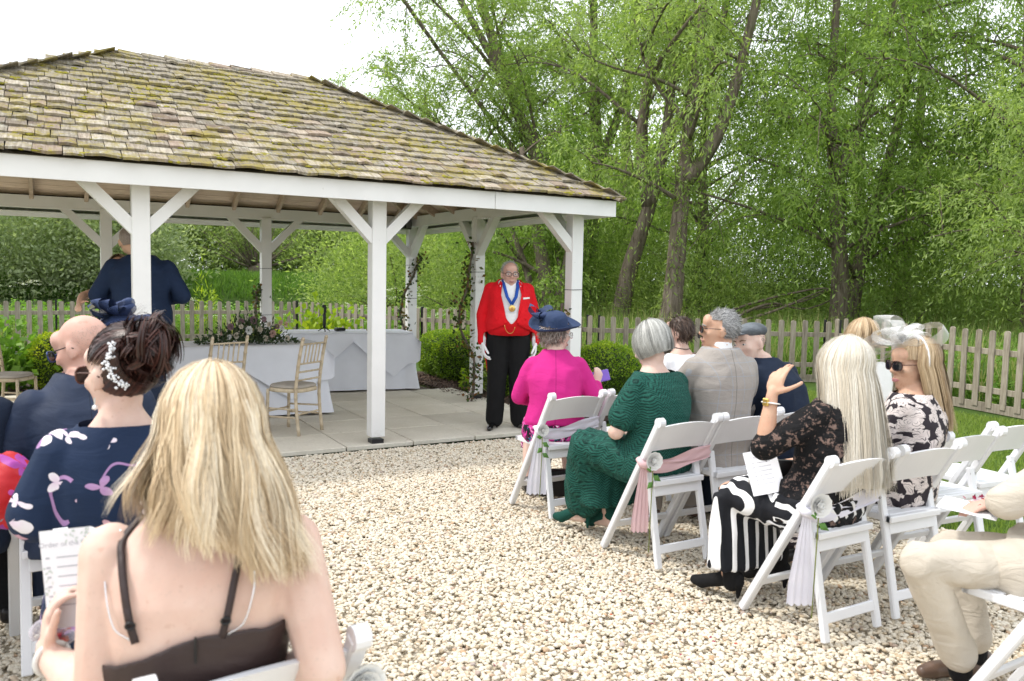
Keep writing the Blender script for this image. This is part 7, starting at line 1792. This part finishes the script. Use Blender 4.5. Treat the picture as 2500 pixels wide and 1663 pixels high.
# auburn updo
p = Person('woman with auburn updo and crystal hair comb in navy floral dress', (-2.44, -4.46, 0), -2, k=1.065, fem=True, w=1.02, dp=1.05, head=(34, -6, 0), skinm='skin_pale', slouch=.02, hs=1.10, lean=-.04)
p.arm(-1, (-.225, -.02, .82), (-.13, .24, .70)); p.arm(1, (.23, .0, .82), (.12, .26, .70))
for x in (-1, 1): p.leg(x)
p.body(.008, hand_kw={}, armr=1.1); glasses(p.root, p.M, True, simple('brown_frame', (.10, .04, .025), .3), 1.10, 1.15); head_extras(p.root, p.M, 1.10, (.5, .2, .2), False, None)
p.top('dress', MAT['navy_floral'], .022, .92, .010, .005, lambda c: c.z > p.sp(.93).z, t1=.99, flare=.02, armr=1.1, pad=.01); p.skirt(MAT['navy_floral'], .25)
for x in (-1, 1): p.shoe(x, MAT['black_leather'])
def updo(parent, M, mat, s):
    r_ = np.random.default_rng(77); parts = []; keep = lambda q: ((q[:, 2] > .035) | (q[:, 1] < .02)) & (q[:, 2] > -.06) & ~((np.abs(q[:, 0]) > .06) & (q[:, 1] > -.02) & (q[:, 2] < .03))
    n = 2200; d = unit(r_.normal(size=(n * 3, 3))); q = HC + d * HR * 1.06; d = d[keep(q)][:n]; k = len(d)
    tgt = unit(np.array([[0, -.82, .42]])); m = 9; Q = np.zeros((k, m, 3)); O = np.zeros((k, m, 3)); lay = .03 + .10 * r_.random(k)
    for j in range(m):
        t_ = j / (m - 1) * .95; dd = unit(d * (1 - t_) + tgt * t_ + np.array([0, 0, .10]) * math.sin(math.pi * t_)); puff = 1.05 + lay * (.4 + .9 * t_) + .10 * math.sin(math.pi * t_) * (d[:, 2] > .0)
        Q[:, j] = HC + dd * HR * puff[:, None] + np.array([0, -.035, .01]) * t_; O[:, j] = dd
    V, F, T = ribbons(xf(M, (Q * s).reshape(-1, 3)).reshape(Q.shape), O @ m44(M)[:3, :3].T, .005 * (.6 + .8 * r_.random(k)), r_.random(k)); parts.append((V, F, T))
    bc = np.array([0, -.135, .062])
    for kx in range(60):       # coils of the bun
        a0 = r_.random() * 6.28; ax = unit(r_.normal(size=(1, 3)))[0]; u = unit(np.cross(ax, r_.normal(size=3))[None])[0]; w2 = np.cross(ax, u); L = 1.6 + 2.4 * r_.random(); rr = .040 + .02 * r_.random(); th = np.linspace(a0, a0 + L, 12)
        C_ = bc + r_.normal(size=3) * np.array([.016, .012, .020]); line = C_ + rr * (np.cos(th)[:, None] * u + np.sin(th)[:, None] * w2) * np.array([1.0, .85, 1.25])
        for z_ in range(14):
            off = r_.normal(size=3) * .006; P1 = (line + off)[None]; O1 = unit(line - bc)[None]
            V, F, T = ribbons(xf(M, (P1 * s).reshape(-1, 3)).reshape(P1.shape), O1 @ m44(M)[:3, :3].T, .005, r_.random(1)); parts.append((V, F, T))
    sc = Blob(); M3 = M.to_3x3(); sc.ell(M @ (Vector(bc) * s), (.046 * s, .042 * s, .058 * s), M3); sc.ell(M @ (Vector((0, -.04, .055)) * s), (.072 * s, .085 * s, .075 * s), M3); sc.ell(M @ (Vector((0, -.034, .012)) * s), (.074 * s, .078 * s, .07 * s), M3)
    o = sc.build('hair_base', mat, parent, .008, 3); hair_obj(parts, mat, parent)
updo(p.root, p.M, H_auburn, 1.10)
hcb = empty('hair_comb'); hcb.parent = p.root; gm = MB()
r_ = np.random.default_rng(5)
MAT['crystal'] = simple('crystal', (.85, .86, .88), .06, .1, spec=1.0, metal=.35)
ctr = spline([(-.075, -.085, .085), (-.088, -.085, .055), (-.093, -.085, .02), (-.086, -.10, -.01), (-.07, -.12, -.03)], 8)
for i, c in enumerate(ctr):
    for k in range(3):
        cc = c * 1.12 + Vector(r_.normal(size=3) * .006); rr = .0028 + .0022 * r_.random(); gm.add([p.M @ (cc + v * rr) for v in IV], IF)
gm.build('crystals', MAT['crystal'], hcb)
er = empty('earring'); er.parent = p.root; mb = MB(); c = p.M @ Vector((-.088, .004, -.060)); mb.tube([c, c + Vector((0, 0, -.018))], .002, 5); mb.add([c + Vector((0, 0, -.028)) + v * .009 for v in IV], IF); mb.build('drop', MAT['crystal'], er)
# guest at the left edge: navy sleeve, dark trousers, red embroidered silk
p = Person('guest in navy jacket and dark trousers cut off at the left edge', (-3.0, -3.46, 0), 4, k=1.0, w=1.1, dp=1.1, head=(10, 0, 0))
p.arm(-1); p.arm(1, (.30, .06, .78), (.14, .34, .72)); p.leg(-1); p.leg(1, (.20, .46, .54), (.22, .40, .10))
p.body(.013); p.top('jacket', MAT['navy_coat'], .030, 1.92, .013, .007, pad=.012); p.trousers(MAT['black_cloth'], .024); scalp_hair(p.root, p.M, H_brown, 400, .03)
for x in (-1, 1): p.shoe(x, MAT['black_leather'])
rs = empty('embroidered_jacket', (-2.77, -3.96, .76), R(8), 'red silk with purple embroidery bulging at the left edge', 'jacket'); B = Blob(); B.ell((0, 0, .03), (.10, .09, .12)); B.cap((.02, .02, .10), (.07, .05, -.03), .05, .06); B.ell((.05, .05, -.05), (.08, .07, .045)); B.build('silk_cloth', MAT['red_print'], rs, .007, 3, .016, (14, 14, 11))
# woman in the brown dress, nearest
p = Person('blonde woman in low backed dark brown dress reading an order card', (-2.385, -5.42, 0), -14, k=1.03, fem=True, w=1.13, dp=1.06, head=(-4, -8, 0), skinm='skin_pale', slouch=.03, lean=-.03, side=.045, hs=1.02)
q0 = Vector((-2.385, -5.42, 0)); Rz = Matrix.Rotation(R(14), 3, 'Z')
def lq(x, y, z): return Rz @ (Vector((x, y, z)) - q0)
p.arm(-1, lq(-2.555, -5.46, .73), lq(-2.640, -5.25, .735)); p.arm(1, lq(-2.165, -5.62, .76), lq(-2.21, -5.38, .66))
for x in (-1, 1): p.leg(x)
p.body(.0062, armr=1.18, smooth=3, torso_scale=1.0, back=False, hand_kw={-1: dict(d=lq(-2.635, -5.235, .85) - lq(-2.640, -5.25, .735), n=(.9, .25, .2), curl=(.5, .6, .4), thumb=(.55, .8, .1))})
def dress_top(c):
    u = c.x; z = .852 + .014 * math.cos((u - .05) * 16) - .06 * abs(u) + .16 * u - (0.0 if c.y < 0 else -.12)
    return c.z > z
p.top('dress', MAT['brown_satin'], .010, 0, .0065, .003, dress_top, t0=-.04, t1=.80, skip=(-1, 1), solid=.003, fold2=.001); p.skirt(MAT['brown_satin'], .3, .015)
for x in (-1, 1): p.shoe(x, MAT['black_leather'])
def back_pt(x, z, off=.004):
    t_ = (z - p.z0) / p.len; c = p.sp(t_); wd = np.interp(t_, [a for a, _, _ in p.tor], [a2 for _, a2, _ in p.tor]) * p.w; d_ = np.interp(t_, [a for a, _, _ in p.tor], [b for _, _, b in p.tor]) * p.dp
    u = min(.98, abs(x - c.x) / wd); return Vector((x, c.y - d_ * (1 - u ** 2.3) ** (1 / 2.3) - off, z))
for x in (-1, 1):
    st = empty('strap'); st.parent = p.root
    pts = [back_pt(x * .075, .86, .010), back_pt(x * .085, .90, .013), back_pt(x * .095, .95, .014), back_pt(x * .105, 1.0, .014), back_pt(x * .108, 1.03, .016), p.sh(x) + Vector((-x * .055, .02, .062)), p.sh(x) + Vector((-x * .06, .08, .02))]
    nr = [(0, -1, .1)] * 4 + [(0, -.7, .7), (0, .1, 1), (0, 1, .3)]; band_strip(pts, nr, .014, MAT['brown_satin'], st, 'strap_band', .003)
    mb = MB(); c = back_pt(x * .083, .895, .017); mb.tube([c + Vector((.008 * math.cos(a), -.001, .006 * math.sin(a))) for a in np.linspace(0, 6.283, 13)], .0025, 6); mb.build('slider', MAT['black_plastic'], st, True)
    pts = [back_pt(x * .085, .865, .010), back_pt(x * .115, .885, .013), back_pt(x * .132, .94, .012), back_pt(x * .138, .99, .010), p.sh(x) + Vector((-x * .022, -.02, .052))]
    mb = MB(); pl = spline(pts, 14); mb.tube(pl, [.0019 if i % 2 else .0012 for i in range(len(pl))], 6); mb.build('chain_strap', MAT['silver'], p.root, True)
mb = MB(); mb.tube([back_pt(.03, .82, .016), back_pt(.03, .87, .016)], .0025, 6); mb.build('zip', MAT['black_plastic'], p.root)
mb = MB(); S_, E_, W_ = p.arms[-1]; ax = (W_ - E_).normalized(); u = ax.orthogonal().normalized(); w_ = ax.cross(u); wc = W_ - ax * .02; mb.tube([wc + (u * math.cos(a) + w_ * math.sin(a)) * .033 for a in np.linspace(0, 6.283, 21)], .006, 8); mb.build('bracelet', MAT['offwhite'], p.root, True)
long_hair(p.root, p.M, H_blonde, .245, 7000, (34, 326), (.03, -.055), 1.36, .032, .78, 61, 220, 1.02, .5, 0, 0, width=.0024, wave=.011, drop_th=100, cn=.024, lfun=lambda dx: .86 + .24 * np.clip(dx, -1, 1))
def lw(v): return tuple(Matrix.Rotation(R(-14), 3, 'Z') @ Vector(v) + q0)
def card_frame(TL, BL, dirx):
    TL = Vector(TL); BL = Vector(BL); y = (TL - BL).normalized(); x = Vector(dirx); x = (x - y * x.dot(y)).normalized(); z = x.cross(y); return Matrix((x, y, z)).transposed().to_4x4(), y, x
Mx, yv, xv = card_frame((-2.652, -5.19, .985), (-2.638, -5.21, .775), (.12, -.055, -.028))
oc = card('open white order card held by the woman in the brown dress', (0, 0, 0), (0, 0, 0), .105, .21, .9); oc.matrix_world = Matrix.Translation(Vector((-2.645, -5.20, .88)) + xv * .0525) @ Mx
cbg = empty('petal_bag', (-2.655, -5.16, .775), 0, 'crumpled clear bag of dark petals behind the held card', 'bag'); B = Blob(); B.ell((0, 0, -.02), (.022, .015, .022)); B.cap((0, 0, -.01), (.05, .02, -.05), .014, .016); B.build('bag_film', sheer('bag_film', (.72, .68, .75), .25), cbg, .007, 2, .006, (20, 20, 20)); k = 90; leaf_mesh('petals', rng.normal(size=(k, 3)) * .009 + np.array([.03, .01, -.04]), rvec(k), .018, .016, rng.random(k), MAT['petal'], cbg)
